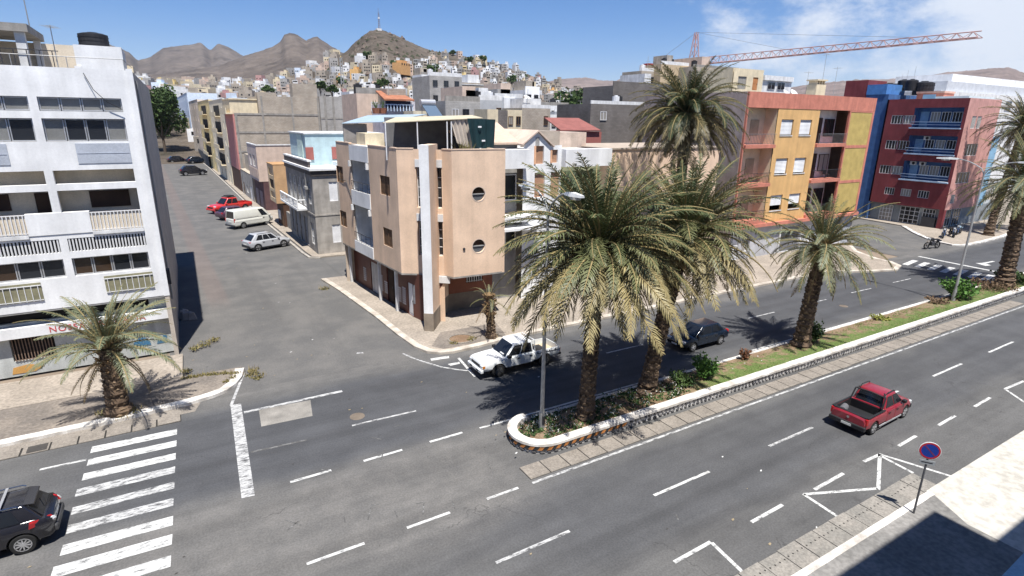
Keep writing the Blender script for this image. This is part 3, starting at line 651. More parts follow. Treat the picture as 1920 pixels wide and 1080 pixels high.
for a, c in bays:   # glazing
    n = 4
    for i in range(n):
        u0 = a + (c - a) * i / n + .02; u1 = a + (c - a) * (i + 1) / n - .02
        window(lb, F, X(u0), X(u1), 14.14, 14.78, .2, nv=0, t=.05, gl=mat('reflecting_pane', (.20, .20, .19), rough=.15, var=.1, spec=.6))
        window(lb, F, X(u0), X(u1), 12.64, 13.74, .22, nv=0, t=.05, gl=GLASS if i in (1, 2) and a > -9 or i == 3 and a < -9 else MATS['reflecting_pane'])
        window(lb, F, X(u0), X(u1), 5.52, 6.48, .24, nv=0, t=.055, gl=glassmat('brown_glass', (.045, .028, .018)) if i < 2 else GLASS)
panelm = mat('grey_panel', (.42, .45, .50), var=.08); frost = mat('wired_glass', (.25, .235, .15), var=.2, rough=.35)
for x0, x1 in ((-4.14, -1.78), (-9.4, -6.9), (-14, -11.5)):
    p = MB(); p.box(X(x0), -.03, 11.49, X(x1), .0, 12.52); p.box(X(x0) + .05, -.045, 12.0, X(x1) - .05, -.03, 12.03); p.build('grey_panel', panelm, lb)
for x0, x1, z0, z1 in ((-4.1, -1.78, 7.92, 8.93), (-9.4, -6.84, 7.95, 8.97), (-14, -11.5, 7.95, 8.97)):
    r0 = MB(); r0.box(X(x0), -.01, z0, X(x1), .01, z1); r0.build('balcony_backing', MATS['loggia_plaster'], lb)
    railing(lb, F, X(x0), X(x1), z0, z1, METW, .16, .02, .05)
for x0, x1, z0, z1 in ((-4.04, -1.74, 4.36, 5.33), (-9.4, -6.82, 4.36, 5.36), (-14, -11.5, 4.36, 5.36)):
    r0 = MB(); r0.box(X(x0), -.03, z0, X(x1), .005, z1); r0.build('frosted_panel', frost, lb)
    railing(lb, F, X(x0), X(x1), z0, z1 - .12, METW, .26, .015, .06)
for x0, x1 in ((-9.4, -4.12), (-14, -9.7)):
    pass
for u0, u1 in ((-6.84, -4.12), (-11.5, -9.4)): bl = MB(); bl.box(X(u0), -.04, 7.85, X(u1), .3, 8.98); bl.build('parapet_panel', WHITE, lb)
lg = MB()
for x0, x1 in ((-9.4, -6.84), (-4.12, -1.78)): lg.box(X(x0), -.1, 7.72, X(x1), .0, 7.9)
lg.build('balcony_lip', WHITE2, lb)
# concrete louvre band
for a, c in bays:
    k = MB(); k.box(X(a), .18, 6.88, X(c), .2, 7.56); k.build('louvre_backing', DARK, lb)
    pr = None; n = int((c - a) / .145)
    for i in range(n):
        u = X(a) + (i + .5) * (c - a) / n
        if pr is None: q = MB(); q.box(-.035, -.0, 0, .035, .13, .70); o = q.build('louvre', WHITE2, lb); pr = o.data; o.location = (u, .02, 6.87)
        else: link('louvre', pr, lb, (u, .02, 6.87))
# ground floor
gf = MB(); holes(gf, faceS(.55), X(-24), X(-1.33), 0.1, 3.8, [(X(-8.8), X(-6.9), .95, 2.3), (X(-24), X(-2.2), 3.1, 3.7)], .25, back=True, mback=1)
gf.build('shop_wall', [mat('shop_wall', (.52, .54, .52), var=.15, streak=.25), DARK], lb)
railing(lb, faceS(.5), X(-8.75), X(-6.95), .97, 2.28, mat('rusty_bars', (.22, .15, .11), var=.3), .13, .02, 0, 'window_grille')
sg = MB(); sg.box(X(-24), .1, 2.38, X(-1.33), .5, 2.95); sgo = sg.build('shop_sign', WHITE, lb)
letters('NOSSA DROGARIA', sgo, mat('sign_red', (.50, .06, .055), var=.1), .46, (X(-6.95), .09, 2.49), depth=.01, space=1.18)
pb = MB()
for c, pts in (('b', [(-3.35, .75), (-2.45, .72), (-2.5, 1.05), (-2.75, 1.25), (-3.1, 1.2), (-3.3, .98)]), ('h', [(-2.15, .72), (-1.62, .75), (-1.58, 1.2), (-1.78, 1.22), (-1.8, .98), (-2.1, .95)])):
    pb.prism([(X(a), z) for a, z in pts], 0, .012)
v = [(x, .54 - y_, z) for x, z, y_ in pb.v]; pb.v = v; pb.build('wall_emblem', mat('emblem_blue', (.05, .16, .28), var=.1), lb)
oz = MB(); oz.v = []; oz.prism([(X(-9.0), .25), (X(-8.0), .25), (X(-7.6), .5), (X(-8.2), .72), (X(-8.9), .62)], 0, .012); oz.v = [(x, .54 - y_, z) for x, z, y_ in oz.v]; oz.build('wall_emblem', mat('emblem_orange', (.55, .30, .09), var=.15), lb)
pj = MB(); pj.box(X(-1.1), 0.6, 4.3, X(-.9), 1.0, 5.2); pj.build('junction_box', METD, lb)
dp = MB(); dp.path([(X(-1.02), 2, 15.8), (X(-1.02), 2, 3)], .05); dp.build('downpipe', GREYP, lb)
# roof terrace
pv = thing('roof_pavilion', 'open concrete pavilion on the white block roof with metal railings', 'pavilion', (-8, 39.2, 15.6))
b = MB(); b.box(-8, -.3, 2.3, 2.75, 4.6, 2.68); b.build('canopy', CONC, pv)
b = MB(); b.box(2.15, -.1, 0, 2.55, .3, 2.3); b.build('post', WHITE2, pv); b = MB(); b.box(2.3, 4.0, 0, 2.6, 4.3, 2.3); b.build('post', WHITE2, pv)
b = MB(); b.box(-8, 4.3, 0, 4.3, 4.5, 2.2); b.build('rear_wall', MATS['loggia_plaster'], pv)
railing(pv, faceS(-.2), -6, 3.8, .55, 1.5, METD, .5, .02)
bx = thing('stair_house', 'white rendered stair housing on the white block roof below a black tank', 'stair house', (-3.45, 38.1, 15.6))
b = MB(); b.box(0, 0, 0, 2.05, 3.4, 1.78); b.box(-.1, -.08, .0, .2, .3, .75); b.build('wall', WHITE, bx)
water_tank((-2.65, 39.8, 17.38), .68, .80, 'black water tank on top of the white stair housing')
ye = thing('chimney_block', 'small pale yellow block at the far roof edge of the white block', 'roof block', (-1.9, 44.5, 15.6)); roofbox(ye, 'wall', CREAM, 0, 0, .7, 2, 0, 1.3)
antenna((-4.2, 37.9, 15.9), 2.3, 'thin antenna mast at the front edge of the white block roof')
antenna((-5.15, 39, 18.2), 2.6, 'tall mast rising from the roof pavilion of the white block', 0, (-.25, 0))
rr = thing('roof_rail', 'thin metal handrail along the white block roof edge', 'railing', (-6, 37.8, 16.2))
b = MB(); b.rod((-8, 0, .55), (4.6, 0, .55), .02); b.rod((4.6, 0, .55), (4.75, 6, .55), .02)
for x in (-6, -4, -2, 0, 2.2, 4.6): b.rod((x, 0, 0), (x, 0, .55), .02)
b.build('rail', GALV, rr)
b = MB(); b.path([(-3.2, 37.62, 16.0), (-2.9, 37.55, 15.2), (-2.4, 37.5, 14.6), (-1.8, 37.52, 14.25)], .018, 5); tag(b.build('cable', BLACKP), 'loose cable drooping over the top windows of the white block', 'cable')

# ------------------------------------------------------------------ peach corner building
cb = thing('corner_building', 'peach three-storey corner building with round windows and a white pier at its corner', 'building', (13.4, 35.5, 0))
A = Vector((12.95, 36.9)); Fv = Vector((12.0, 48.9)); Bp = Vector((13.9, 36.3)); T0 = Vector((15.38, 35.0)); T1 = Vector((15.72, 34.22)); T2 = Vector((19.62, 34.02)); T3 = Vector((19.9, 47))
ZB, ZT = 3.55, 12.05
Lv = [(v.x - 13.4, v.y - 35.5) for v in (A, Fv, Bp, T0, T1, T2, T3)]; a, f, bp_, t0, t1, t2, t3 = Lv
FL = faceL(f, a); LEN = (A - Fv).length
# measured openings on the street face: u from far end
def LU(px, py):
    a3 = Vector((Fv.x, Fv.y, 0)); d = Vector((A.x - Fv.x, A.y - Fv.y, 0)).normalized(); nn = Vector((d.y, -d.x, 0)); r = ray(px, py); c = Vector((0, 0, CAM_Z))
    t = (a3 - c).dot(nn) / r.dot(nn); q = c + t * r; return (q - a3).dot(d), q.z
def LR(p0, p1, s=3.6, ox=600, oy=180):
    u0, z1 = LU(ox + p0[0] / s, oy + p0[1] / s); u1, z0 = LU(ox + p1[0] / s, oy + p1[1] / s); return u0, u1, z0, z1
wins = [LR((108, 467), (160, 590)), LR((133, 765), (183, 885)), LR((403, 535), (475, 680)), LR((425, 885), (492, 1035))]
fix = lambda h, z0, z1: (h[0], h[1], z0, z1)
r1 = (sum(h[2] for h in (wins[0], wins[2])) / 2, sum(h[3] for h in (wins[0], wins[2])) / 2); r2 = (sum(h[2] for h in (wins[1], wins[3])) / 2, sum(h[3] for h in (wins[1], wins[3])) / 2)
wins = [fix(wins[0], *r1), fix(wins[1], *r2), fix(wins[2], *r1), fix(wins[3], *r2)]
g0, g1 = LU(600 + 195 / 3.6, 180 + 330 / 3.6)[0], LU(600 + 342 / 3.6, 180 + 700 / 3.6)[0]     # loggia column
w = MB(); holes(w, FL, 0, LEN, ZB, ZT, wins + [(g0, g1, ZB, ZT)], .18, back=False); w.build('street_wall', PEACH, cb)
for h in wins:
    window(cb, FL, h[0], h[1], h[2], h[3], .1, fr=WOOD, gl=WOOD, nv=1, nh=0, t=.07, name='shutter')
# loggias
lz = MB(); D = 1.6
fl_ = lambda u, w_, z: FL(u, w_, z)
fbox(lz, FL, g0, g1, -D, -D + .1, ZB, ZT - .5); fbox(lz, FL, g0 - .1, g0, -D, -.02, ZB, ZT - .3); fbox(lz, FL, g1, g1 + .1, -D, -.02, ZB, ZT - .3); lz.build('loggia_wall', WHITE2, cb)
for zf, zt in ((4.25, 7.35), (8.35, 11.1)):
    p = MB(); fbox(p, FL, g0, g1, -D, .06, zf - .75 if zf < 5 else zf - 1.0, zf + .0); fbox(p, FL, g0, g1, -.08, .06, zf, zf + .12); p.build('balcony', WHITE, cb)
    leaf_door(cb, FL, g0 + (g1 - g0) * .12, g0 + (g1 - g0) * .55, zf, zt - .25, DKWOOD, D - .12)
    railing(cb, FL, g0 + .02, g1 - .02, zf + .12, zf + .85, METD, .9, .012, .02)
p = MB(); fbox(p, FL, g0, g1, -D, .04, ZT - 1.25, ZT - .1); p.build('balcony_parapet', WHITE, cb)
for u in (g0 + .12, g1 - .12):
    for z in (ZT - 1.3, 7.3):
        q = MB(); fbox(q, FL, u - .08, u + .08, .0, .2, z - .45, z); q.build('bracket', WHITE2, cb)
# front pieces
FB = faceL(a, bp_); FR_ = faceL(bp_, t0); FT0 = faceL(t0, t1); FT = faceL(t1, t2); FE = faceL(t2, t3)
w = MB(); LB = math.dist(a, bp_); fbox(w, FB, 0, LB, -.2, 0, ZB, ZT); w.build('front_wall', PEACH, cb)
LT = math.dist(t1, t2); LT0 = math.dist(t0, t1); LR_ = math.dist(bp_, t0)
# tower front with two round windows
def round_hole_wall(fm, u0, u1, z0, z1, cs, r, n=28, depth=.2):
    b = MB(); zs = [z0] + [(cs[i][1] + cs[i + 1][1]) / 2 for i in range(len(cs) - 1)] + [z1]
    for (cu, cz), za, zb in zip(cs, zs, zs[1:]):
        circ = [(cu + r * math.cos(2 * math.pi * i / n), cz + r * math.sin(2 * math.pi * i / n)) for i in range(n)]
        def edge(i):
            a_ = 2 * math.pi * i / n; c_, s_ = math.cos(a_), math.sin(a_); t = min(((u1 - cu) / c_ if c_ > 1e-6 else (u0 - cu) / c_ if c_ < -1e-6 else 1e9), ((zb - cz) / s_ if s_ > 1e-6 else (za - cz) / s_ if s_ < -1e-6 else 1e9)); return (cu + t * c_, cz + t * s_)
        for i in range(n):
            p, q = circ[i], circ[(i + 1) % n]; e, g = edge(i), edge(i + 1); poly = [p, e]
            # corner between the two rim points
            for cx, cy in ((u0, za), (u1, za), (u0, zb), (u1, zb)):
                if abs(e[0] - g[0]) > 1e-6 and abs(e[1] - g[1]) > 1e-6 and ((abs(cx - e[0]) < 1e-6 and abs(cy - g[1]) < 1e-6) or (abs(cx - g[0]) < 1e-6 and abs(cy - e[1]) < 1e-6)): poly.append((cx, cy))
            poly += [g, q]
            b.quad(*[fm(x, 0, z) for x, z in poly]); b.quad(fm(p[0], 0, p[1]), fm(q[0], 0, q[1]), fm(q[0], -depth, q[1]), fm(p[0], -depth, p[1]))
    return b
def TU(px, py, s=3.6, ox=600, oy=180):
    r = ray(ox + px / s, oy + py / s); o3 = Vector((T1.x, T1.y, 0)); d = Vector((T2.x - T1.x, T2.y - T1.y, 0)).normalized(); nn = Vector((d.y, -d.x, 0)); c = Vector((0, 0, CAM_Z))
    t = (o3 - c).dot(nn) / r.dot(nn); q = c + t * r; return (q - o3).dot(d), q.z
c1 = TU(1073, 662); c2 = TU(1070, 1013); cu = (c1[0] + c2[0]) / 2; RW = .47
rb = round_hole_wall(FT, 0, LT, ZB, ZT, [(cu, c2[1]), (cu, c1[1])], RW); rb.build('tower_wall', PEACH, cb)
for cz in (c1[1], c2[1]):
    rim = MB(); n = 28
    for i in range(n):
        aa, ab = 2 * math.pi * i / n, 2 * math.pi * (i + 1) / n
        rim.quad(*[FT(cu + r_ * math.cos(t), .012, cz + r_ * math.sin(t)) for r_, t in ((RW, aa), (RW + .06, aa), (RW + .06, ab), (RW, ab))])
    o = rim.build('round_window', mat('pale_trim', (.62, .5, .4), var=.1), cb)
    g = MB(); g.add([FT(cu + RW * math.cos(2 * math.pi * i / n), -.14, cz + RW * math.sin(2 * math.pi * i / n)) for i in range(n)], [tuple(range(n))]); g.build('pane', glassmat('brown_glass'), o)
    s = MB(); fbox(s, FT, cu - RW + .02, cu + RW - .02, -.135, -.06, cz - .03, cz + .03); s.build('glazing_bar', GALV, o); s = MB(); n2 = 14; s.add([FT(cu + .42 * math.cos(math.pi + math.pi * i / n2), -.125, cz - .03 + .42 * math.sin(math.pi + math.pi * i / n2)) for i in range(n2 + 1)], [tuple(range(n2 + 1))]); s.build('lower_pane', glassmat('grey_pane', (.10, .11, .12), .2), o)
q = MB(); q.disc(FT(cu - 1.12, .03, c2[1] - .1), (0, 1, 0), .09, .08, 12); q.build('wall_lamp', METD, cb)
w = MB(); fbox(w, FT0, 0, LT0, -.15, 0, ZB, ZT); fbox(w, FE, 0, 13, -.2, 0, 3.5, ZT); w.build('tower_side', PEACH, cb)
# glazed strip beside the pier
w = MB(); FRh = [(.15, LR_ - .05, 4.9, 7.3), (.15, LR_ - .05, 8.2, 10.9)]
holes(w, FR_, 0, LR_, 0, ZT, FRh, .35); w.build('recess_wall', PEACH, cb)
for h in FRh:
    window(cb, FR_, h[0], h[1], h[2], h[3], .3, fr=METW, gl=GLASS, nv=2, nh=3, t=.04)
    q = MB(); fbox(q, FR_, .1, LR_, -.02, .05, h[3], h[3] + .5); q.build('white_lintel', WHITE2, cb)
tri = MB()
for z0, z1 in ((9.0, 10.9), (5.5, 7.3)):
    tri.quad(FR_(.8, .015, z1), FR_(LR_ - .45, .015, z1), FR_(.85, .015, z0 - .6), FR_(.8, .015, z0 - .6))
tri.build('peach_gusset', PEACH, cb)
tg = MB(); tg.add([FR_(.95, .012, 2.95), FR_(LR_ - .1, .012, 2.95), FR_(1.15, .012, 1.85), FR_(.95, -.05, 2.95), FR_(LR_ - .1, -.05, 2.95), FR_(1.15, -.05, 1.85)], [(0, 1, 2), (3, 4, 5)]); tg.build('triangular_window', MAROON, cb)
q = MB(); fbox(q, FR_, .1, LR_ + .4, .0, .1, 3.0, 3.5); q.build('white_band', WHITE2, cb)
# the pier
d = Vector((.6, .8)); nrm = Vector((.8, -.6)); o0 = Vector((13.62, 33.77)) - Vector((13.4, 35.5))
pr = [o0 - nrm * .30, o0 + nrm * .30, o0 + nrm * .30 + d * 2.4, o0 - nrm * .30 + d * 2.4]
w = MB(); w.prism([tuple(p) for p in pr], 1.35, 12.4); pier = w.build('pier', PEACH, cb)
w = MB(); e = .012; w.prism([tuple(o0 - nrm * (.30 + e) - d * e), tuple(o0 + nrm * (.30 + e) - d * e), tuple(o0 + nrm * (.30 + e) + d * .03), tuple(o0 - nrm * (.30 + e) + d * .9)], 1.35, 12.42); w.build('white_facing', WHITE, pier)
PLN = mat('plinth_render', (.26, .215, .165), var=.25, streak=.2)
w = MB(); w.prism([tuple(o0 - nrm * .33 - d * .03), tuple(o0 + nrm * .33 - d * .03), tuple(o0 + nrm * .33 + d * 2), tuple(o0 - nrm * .33 + d * 2)], 0, 1.4); w.build('plinth', PLN, pier)
# ground floor
gA = (13.75 - 13.4, 36.95 - 35.5); gF = (12.75 - 13.4, 48.7 - 35.5); GL = faceL(gF, gA); gl = math.dist(gF, gA)
gdoor = [(3.9, 5.6, .15, 2.7), (7.2, 9.3, .15, 2.9), (10.95, 11.75, .15, 2.6)]
w = MB(); holes(w, GL, 0, gl, 0, 3.6, gdoor, .2, back=True, mback=1); w.build('ground_floor_wall', [MAROON, DARK], cb)
leaf_door(cb, GL, 3.95, 5.55, .15, 2.65, mat('garage_white', (.62, .60, .57), var=.15, streak=.2), .12, 'garage_door')
leaf_door(cb, GL, 7.25, 8.2, .15, 2.85, DKWOOD, .15); leaf_door(cb, GL, 8.3, 9.25, .15, 2.85, DKWOOD, .15)
leaf_door(cb, GL, 10.98, 11.72, .15, 2.55, METW, .1)
for u in (6.75, 9.9, .35):
    q = MB(); fbox(q, GL, u - .1, u + .1, .3, .5, .14, 3.5); q.build('column', WHITE2, cb)
for u, n in ((2.6, 4), (6.1, 5), (7.0, 3), (9.5, 4), (10.3, 5)):
    q = MB()
    for k in range(n + 3): fbox(q, GL, u - .28, u + .28, 0, .03, .75 + .17 * k, .82 + .17 * k)
    q.build('vent_block', WHITE2, cb)
q = MB(); q.prism([gA, bp_, tuple(o0 + d * 1.6), (gA[0] + .2, gA[1] - 1.0)], 0, 3.5); q.build('corner_shop_wall', MAROON, cb)
q = MB(); fbox(q, faceL((gA[0] + .0, gA[1]), (gA[0] + .35, gA[1] - 1.0)), .05, .95, .005, .04, 1.2, 2.6); q.build('shop_screen', mat('grey_shutter', (.24, .24, .25), stretch=(1, 1, 8)), cb)
gR = faceL((15.0 - 13.4, 35.2 - 35.5), (16.5 - 13.4, 36.85 - 35.5)); q = MB(); fbox(q, gR, -.6, 2.25, -.1, 0, 0, 1.45); q.build('plinth', PLN, cb)
q = MB(); fbox(q, gR, .9, 2.2, -.1, -.005, 1.45, 3.6); q.build('peach_wall', PEACH, cb)
gS = faceL((16.5 - 13.4, 36.85 - 35.5), (20 - 13.4, 36.7 - 35.5)); w = MB(); holes(w, gS, 0, 3.6, 1.5, 3.6, [(1.4, 2.8, 2.2, 2.95)], .15, back=True, mback=1); w.build('shop_wall', [mat('rust_plaster', (.24, .095, .06), var=.12), DARK], cb)
q = MB(); fbox(q, gS, 0, 3.6, -.1, .02, 0, 1.5); q.build('plinth', PLN, cb)
railing(cb, gS, 1.42, 2.78, 2.22, 2.93, METW, .17, .025, -.05, 'window_grille')
w = MB(); w.prism([a, bp_, t0, t1, t2, t3, f], ZB - .12, ZB); w.build('soffit', CONC, cb)
w = MB(); w.prism([(a[0] + .2, a[1] + .2), (bp_[0] + .1, bp_[1] + .1), (t0[0] + .2, t0[1] + .2), (t1[0] + .2, t1[1] + .2), (t2[0] - .2, t2[1] + .2), (t3[0] - .2, t3[1]), (f[0] + .2, f[1])], 11.1, 11.3); w.build('roof', ROOFC, cb)
w = MB(); fbox(w, faceL(t3, f), 0, 8, -.2, 0, 0, ZT); w.build('rear_wall', TANP, cb)
q = MB()
for p0, p1 in (((-.2, 3.4, 9.2), (-.05, 1.6, 8.6)), ): q.path([FL(0.3, .03, 9.15), FL(1.2, .04, 9.0), FL(2.0, .05, 9.1), FL(3.2, .03, 7.6), FL(g0, .03, 7.3)], .025, 5)
q.build('facade_cable', BLACKP, cb)
cm_ = MB()
for pts_ in ((Fv, A), (A, Bp), (T0, T1), (T1, T2)):
    fa, fb_ = ((p.x - 13.4, p.y - 35.5) for p in pts_); fm = faceL(fa, fb_); LL = math.dist(fa, fb_)
    segs = [(0, LL)] if pts_[0] is not Fv else [(0, g0), (g1, LL)]
    for s0, s1 in segs: fbox(cm_, fm, s0, s1, -.22, .025, ZT, ZT + .07)
cm_.build('coping', mat('peach_coping', (.66, .50, .38), var=.1), cb)
# roof terrace with shelter
sh = thing('roof_shelter', 'roof shelter with a pale sheet roof over dark open bays behind the peach parapet', 'shelter', (13.6, 38.0, 11.3))
DARKSH = mat('shade_net', (.05, .055, .06), var=.25)
P_ = lambda px_, py_, Y: onY(px_, py_, Y)
def sheet_roof(pts, th, name, m):
    b = MB(); b.hexa([tuple(p) for p in pts] + [tuple(p + Vector((0, 0, th))) for p in pts]); return b.build(name, m, sh, world=True)
sheet_roof([P_(718, 231, 37.4), P_(905, 222, 36.6), P_(885, 217, 41), P_(742, 221, 41)], .05, 'sheet_roof', mat('beige_sheet', (.50, .44, .31), var=.12))
sheet_roof([P_(641, 232, 46.8), P_(724, 229, 46.0), P_(800, 215, 52), P_(690, 217, 52)], .05, 'blue_sheet_roof', mat('pale_blue_sheet', (.30, .38, .44), var=.1))
q = MB(); a0 = P_(722, 232, 40.8); a1 = P_(884, 222, 40.8); q.box(a0.x, 40.8, 11.3, a1.x, 40.95, a1.z); q.build('rear_wall', mat('grey_sheet', (.16, .16, .165), var=.2), sh, world=True)
for px_, Y in ((722, 37.3), (782, 37.2), (838, 36.9), (846, 36.9)):
    a0 = P_(px_, 228, Y); q = MB(); q.rod((a0.x, Y, 11.3), (a0.x, Y, a0.z), .045); q.build('post', METW, sh, world=True)
q = MB(); a0 = P_(643, 232, 46.9); a1 = P_(684, 232, 46.9); q.box(a0.x, 46.9, 11.3, a1.x, 47.05, a0.z - .02); q.box(a1.x, 46.9, 11.3, a1.x + .15, 50, a0.z); q.build('side_wall', mat('rough_grey_render', (.27, .25, .23), var=.25), sh, world=True)
q = MB(); a0 = P_(684, 250, 43.5); a1 = P_(720, 249, 43.5); q.box(a0.x, 43.5, 11.3, a1.x, 45.8, a0.z); q.build('lean_to', CREAM, sh, world=True)
ct = MB(); n = 8; pt = [P_(845, 226, 36.9).lerp(P_(878, 224, 36.8), i / n) for i in range(n + 1)]; pb_ = [P_(857, 268, 36.9).lerp(P_(886, 279, 36.8), i / n) for i in range(n + 1)]
for i in range(n): ct.quad(pt[i] + Vector((0, .1 * (i % 2), 0)), pt[i + 1] + Vector((0, .1 * ((i + 1) % 2), 0)), pb_[i + 1] + Vector((0, .1 * ((i + 1) % 2), 0)), pb_[i] + Vector((0, .1 * (i % 2), 0)))
ct.build('curtain', mat('cream_canvas', (.55, .48, .40), var=.1), sh, world=True)
gn = MB(); n = 10; pt = [P_(876, 222, 36.5).lerp(P_(929, 224, 36.4), i / n) for i in range(n + 1)]; pb_ = [P_(887, 281, 36.5).lerp(P_(926, 281, 36.4), i / n) for i in range(n + 1)]
fold = lambda i: Vector((0, .07 * math.sin(i * 1.9), 0))
for i in range(n): gn.quad(pt[i] + fold(i), pt[i + 1] + fold(i + 1), pb_[i + 1] + fold(i + 1), pb_[i] + fold(i))
e_ = Vector((.2, 3.0, 0)); gn.quad(pt[n] + fold(n), pt[n] + e_, pb_[n] + e_, pb_[n] + fold(n)); gn.build('green_tarpaulin', mat('dark_green_tarp', (.012, .035, .04), var=.15, rough=.5), sh, world=True)
for px_, py_ in ((899, 238), (906, 264)):
    a0 = P_(px_, py_, 36.38); q = MB(); q.box(a0.x - .12, 36.34, a0.z - .05, a0.x + .14, 36.38, a0.z + .06); q.build('tarp_patch', METW, sh, world=True)
pp = thing('roof_pipe', 'white standpipe on the peach roof edge', 'pipe', (18.9, 36.3, 11.3)); b = MB(); b.rod((0, 0, 0), (0, 0, .75), .07); b.build('pipe', METW, pp)

# ------------------------------------------------------------------ houses along the right of the side street; x into the block, y along the street
SO = (12.15, 60.26); SA = math.atan2(.018, .99984)
def sthing(name, label, cat, y=0.0, x=0.0, group=None):
    e = Vector((math.cos(SA), math.sin(SA), 0)); n_ = Vector((-math.sin(SA), math.cos(SA), 0)); p = Vector((SO[0], SO[1], 0)) + e * x + n_ * y
    return thing(name, label, cat, tuple(p), SA, group)
OLDG = mat('old_grey_render', (.30, .285, .265), var=.28, streak=.35, fine=.12); OLDB = mat('old_pale_render', (.40, .37, .33), var=.22, streak=.25)
TURQ = mat('pale_turquoise', (.46, .59, .61), var=.08, streak=.08)
gh = sthing('old_house', 'old grey two-storey house with a white railed balcony and turquoise roof rooms', 'building')
W = faceW(0); Sf = faceS(0)
hw = [(3.2, 4.5, .3, 3.4), (4.9, 6.3, .3, 3.4), (6.8, 8.2, .3, 3.4), (8.8, 9.9, .8, 3.3), (1.0, 2.1, .9, 3.2), (3.0, 4.2, 4.7, 7.6), (4.9, 6.1, 4.7, 7.6), (6.8, 8.0, 4.7, 7.6), (8.7, 9.8, 4.7, 7.6), (.9, 1.9, 5.2, 7.5)]
w = MB(); holes(w, W, 0, 11, 0, 8.3, hw, .22, back=True, mback=1); w.build('street_wall', [OLDG, DARK], gh)
for h in hw[:4]: leaf_door(gh, W, h[0], h[1], h[2], h[3], mat('grey_door', (.24, .24, .25), var=.25, stretch=(4, 4, 1)), .14)
for h in hw[4:]: window(gh, W, *h, .14, fr=METW, gl=glassmat('grey_pane', (.10, .11, .12), .2), nv=1, nh=2, t=.05)
hs_ = [(1.62, 2.5, 5.6, 7.6), (1.62, 2.5, 1.2, 3.15)]
w = MB(); holes(w, Sf, 0, 10, 0, 8.3, hs_, .2, back=True, mback=1); w.build('lane_wall', [OLDB, DARK], gh)
for h in hs_: window(gh, Sf, *h, .1, fr=METW, gl=METW, nv=1, nh=0, t=.06)
q = MB(); q.box(-.12, -.12, 8.3, 10, 11, 8.78); q.build('cornice', mat('dark_band', (.10, .085, .075), var=.15), gh)
q = MB(); q.box(-.25, -.25, 8.78, 10.1, 11.1, 9.0); q.build('eaves', WHITE, gh)
q = MB(); q.box(-.05, .9, 9.0, .2, 11, 9.6); q.build('parapet', mat('dark_band_b', (.13, .11, .10), var=.15), gh)
q = MB(); q.box(-.12, .8, 9.6, .3, 11, 9.75); q.build('coping', WHITE2, gh)
q = MB(); q.box(-.04, -.04, 4.15, 10, 0, 4.3); q.box(-.04, 0, 4.15, 0, 3, 4.3); q.build('string_course', OLDB, gh)
q = MB(); q.box(-1.1, 2.6, 4.35, 0, 10.2, 4.55); q.build('balcony_slab', WHITE2, gh)
q = MB()
for y in (2.65, 4.5, 6.4, 8.3, 10.1): q.box(-1.08, y - .06, 4.55, -.96, y + .06, 5.5)
q.box(-1.1, 2.6, 5.42, -.95, 10.15, 5.52); q.box(-1.1, 2.6, 5.42, 0, 2.72, 5.52); q.box(-1.06, 2.6, 4.9, -1.0, 10.15, 4.96)
for k in range(24): y = 2.8 + k * .31; q.box(-1.04, y, 4.55, -1.0, y + .04, 5.42)
q.build('balcony_rail', WHITE, gh)
q = MB(); q.rod((-.15, 1.9, 7.0), (-.15, 1.9, 8.4), .05); q.box(-.3, 1.6, 6.7, -.02, 2.3, 7.0); q.build('downpipe', GREYP, gh)
q = MB(); q.box(.5, 3.2, 8.95, 9, 9.6, 12.25); q.build('roof_room', TURQ, gh)
q = MB(); q.box(.35, 3.1, 12.25, 9.1, 9.7, 12.38); q.build('roof_slab', WHITE2, gh)
q = MB(); q.box(.42, 4.2, 9.0, .5, 6.2, 12.2); q.build('pale_pilaster', mat('mint_plaster', (.55, .68, .62), var=.08), gh)
for x0 in (.45, 3.2):
    q = MB(); q.box(x0, 3.1, 9.6, x0 + .8, 3.2, 10.9); q.build('shutter', mat('brick_red_paint', (.34, .12, .10), var=.1), gh)
q = MB(); q.box(3.0, -.02, 9.0, 9.5, 3.0, 9.45); q.build('white_parapet', mat('ice_white', (.66, .74, .76), var=.06), gh)
gh.scale = (1, 1.227, 1)
# low wall in the gap
lw = sthing('yard_wall', 'low grey yard wall between the old grey house and the small ochre house', 'wall', 13.6); q = MB(); q.box(.3, 0, 0, .6, 4.6, 2.2); q.box(2, 0, 0, 8, 4.6, 4.6); q.build('wall', OLDG, lw)
BRN = mat('brown_plaster', (.52, .33, .18), var=.08); DKB = mat('dark_brown_tile', (.085, .045, .03), var=.2)
oh = sthing('small_house', 'small ochre-brown house with an overhanging upper floor, behind the white van', 'building', 17.7)
w = MB(); oW = [(.6, 3.6, 5.0, 6.2), (.6, 3.6, 3.8, 4.6), (.6, 3.6, 6.7, 7.6)]; holes(w, faceW(-.75), 0, 4.4, 3.25, 8.1, oW, .15, back=True, mback=1); w.build('front_wall', [mat('pale_ochre', (.52, .41, .27), var=.1, streak=.1), mat('beige_panel', (.40, .31, .22), var=.12)], oh)
window(oh, faceW(-.75), 1.0, 3.2, 5.05, 6.15, .12, fr=DKWOOD, gl=DKWOOD, nv=1, t=.06, name='shutter')
q = MB(); q.box(-.75, -.1, 3.25, 9, 0, 8.15); q.build('gable_wall', BRN, oh)
q = MB(); q.box(-.8, -.12, 8.1, 9, 4.4, 8.2); q.build('roof', mat('brown_coping', (.45, .26, .12)), oh)
q = MB(); q.box(0, 0, 0, 9, 4.4, 3.25); q.build('ground_floor', DKB, oh)
q = MB(); q.box(-.04, .5, .2, 0, 1.6, 2.3); q.build('door', WOOD, oh); q = MB(); q.box(.5, -.05, .9, 1.5, .0, 2.3); q.build('shutter', WOOD, oh)
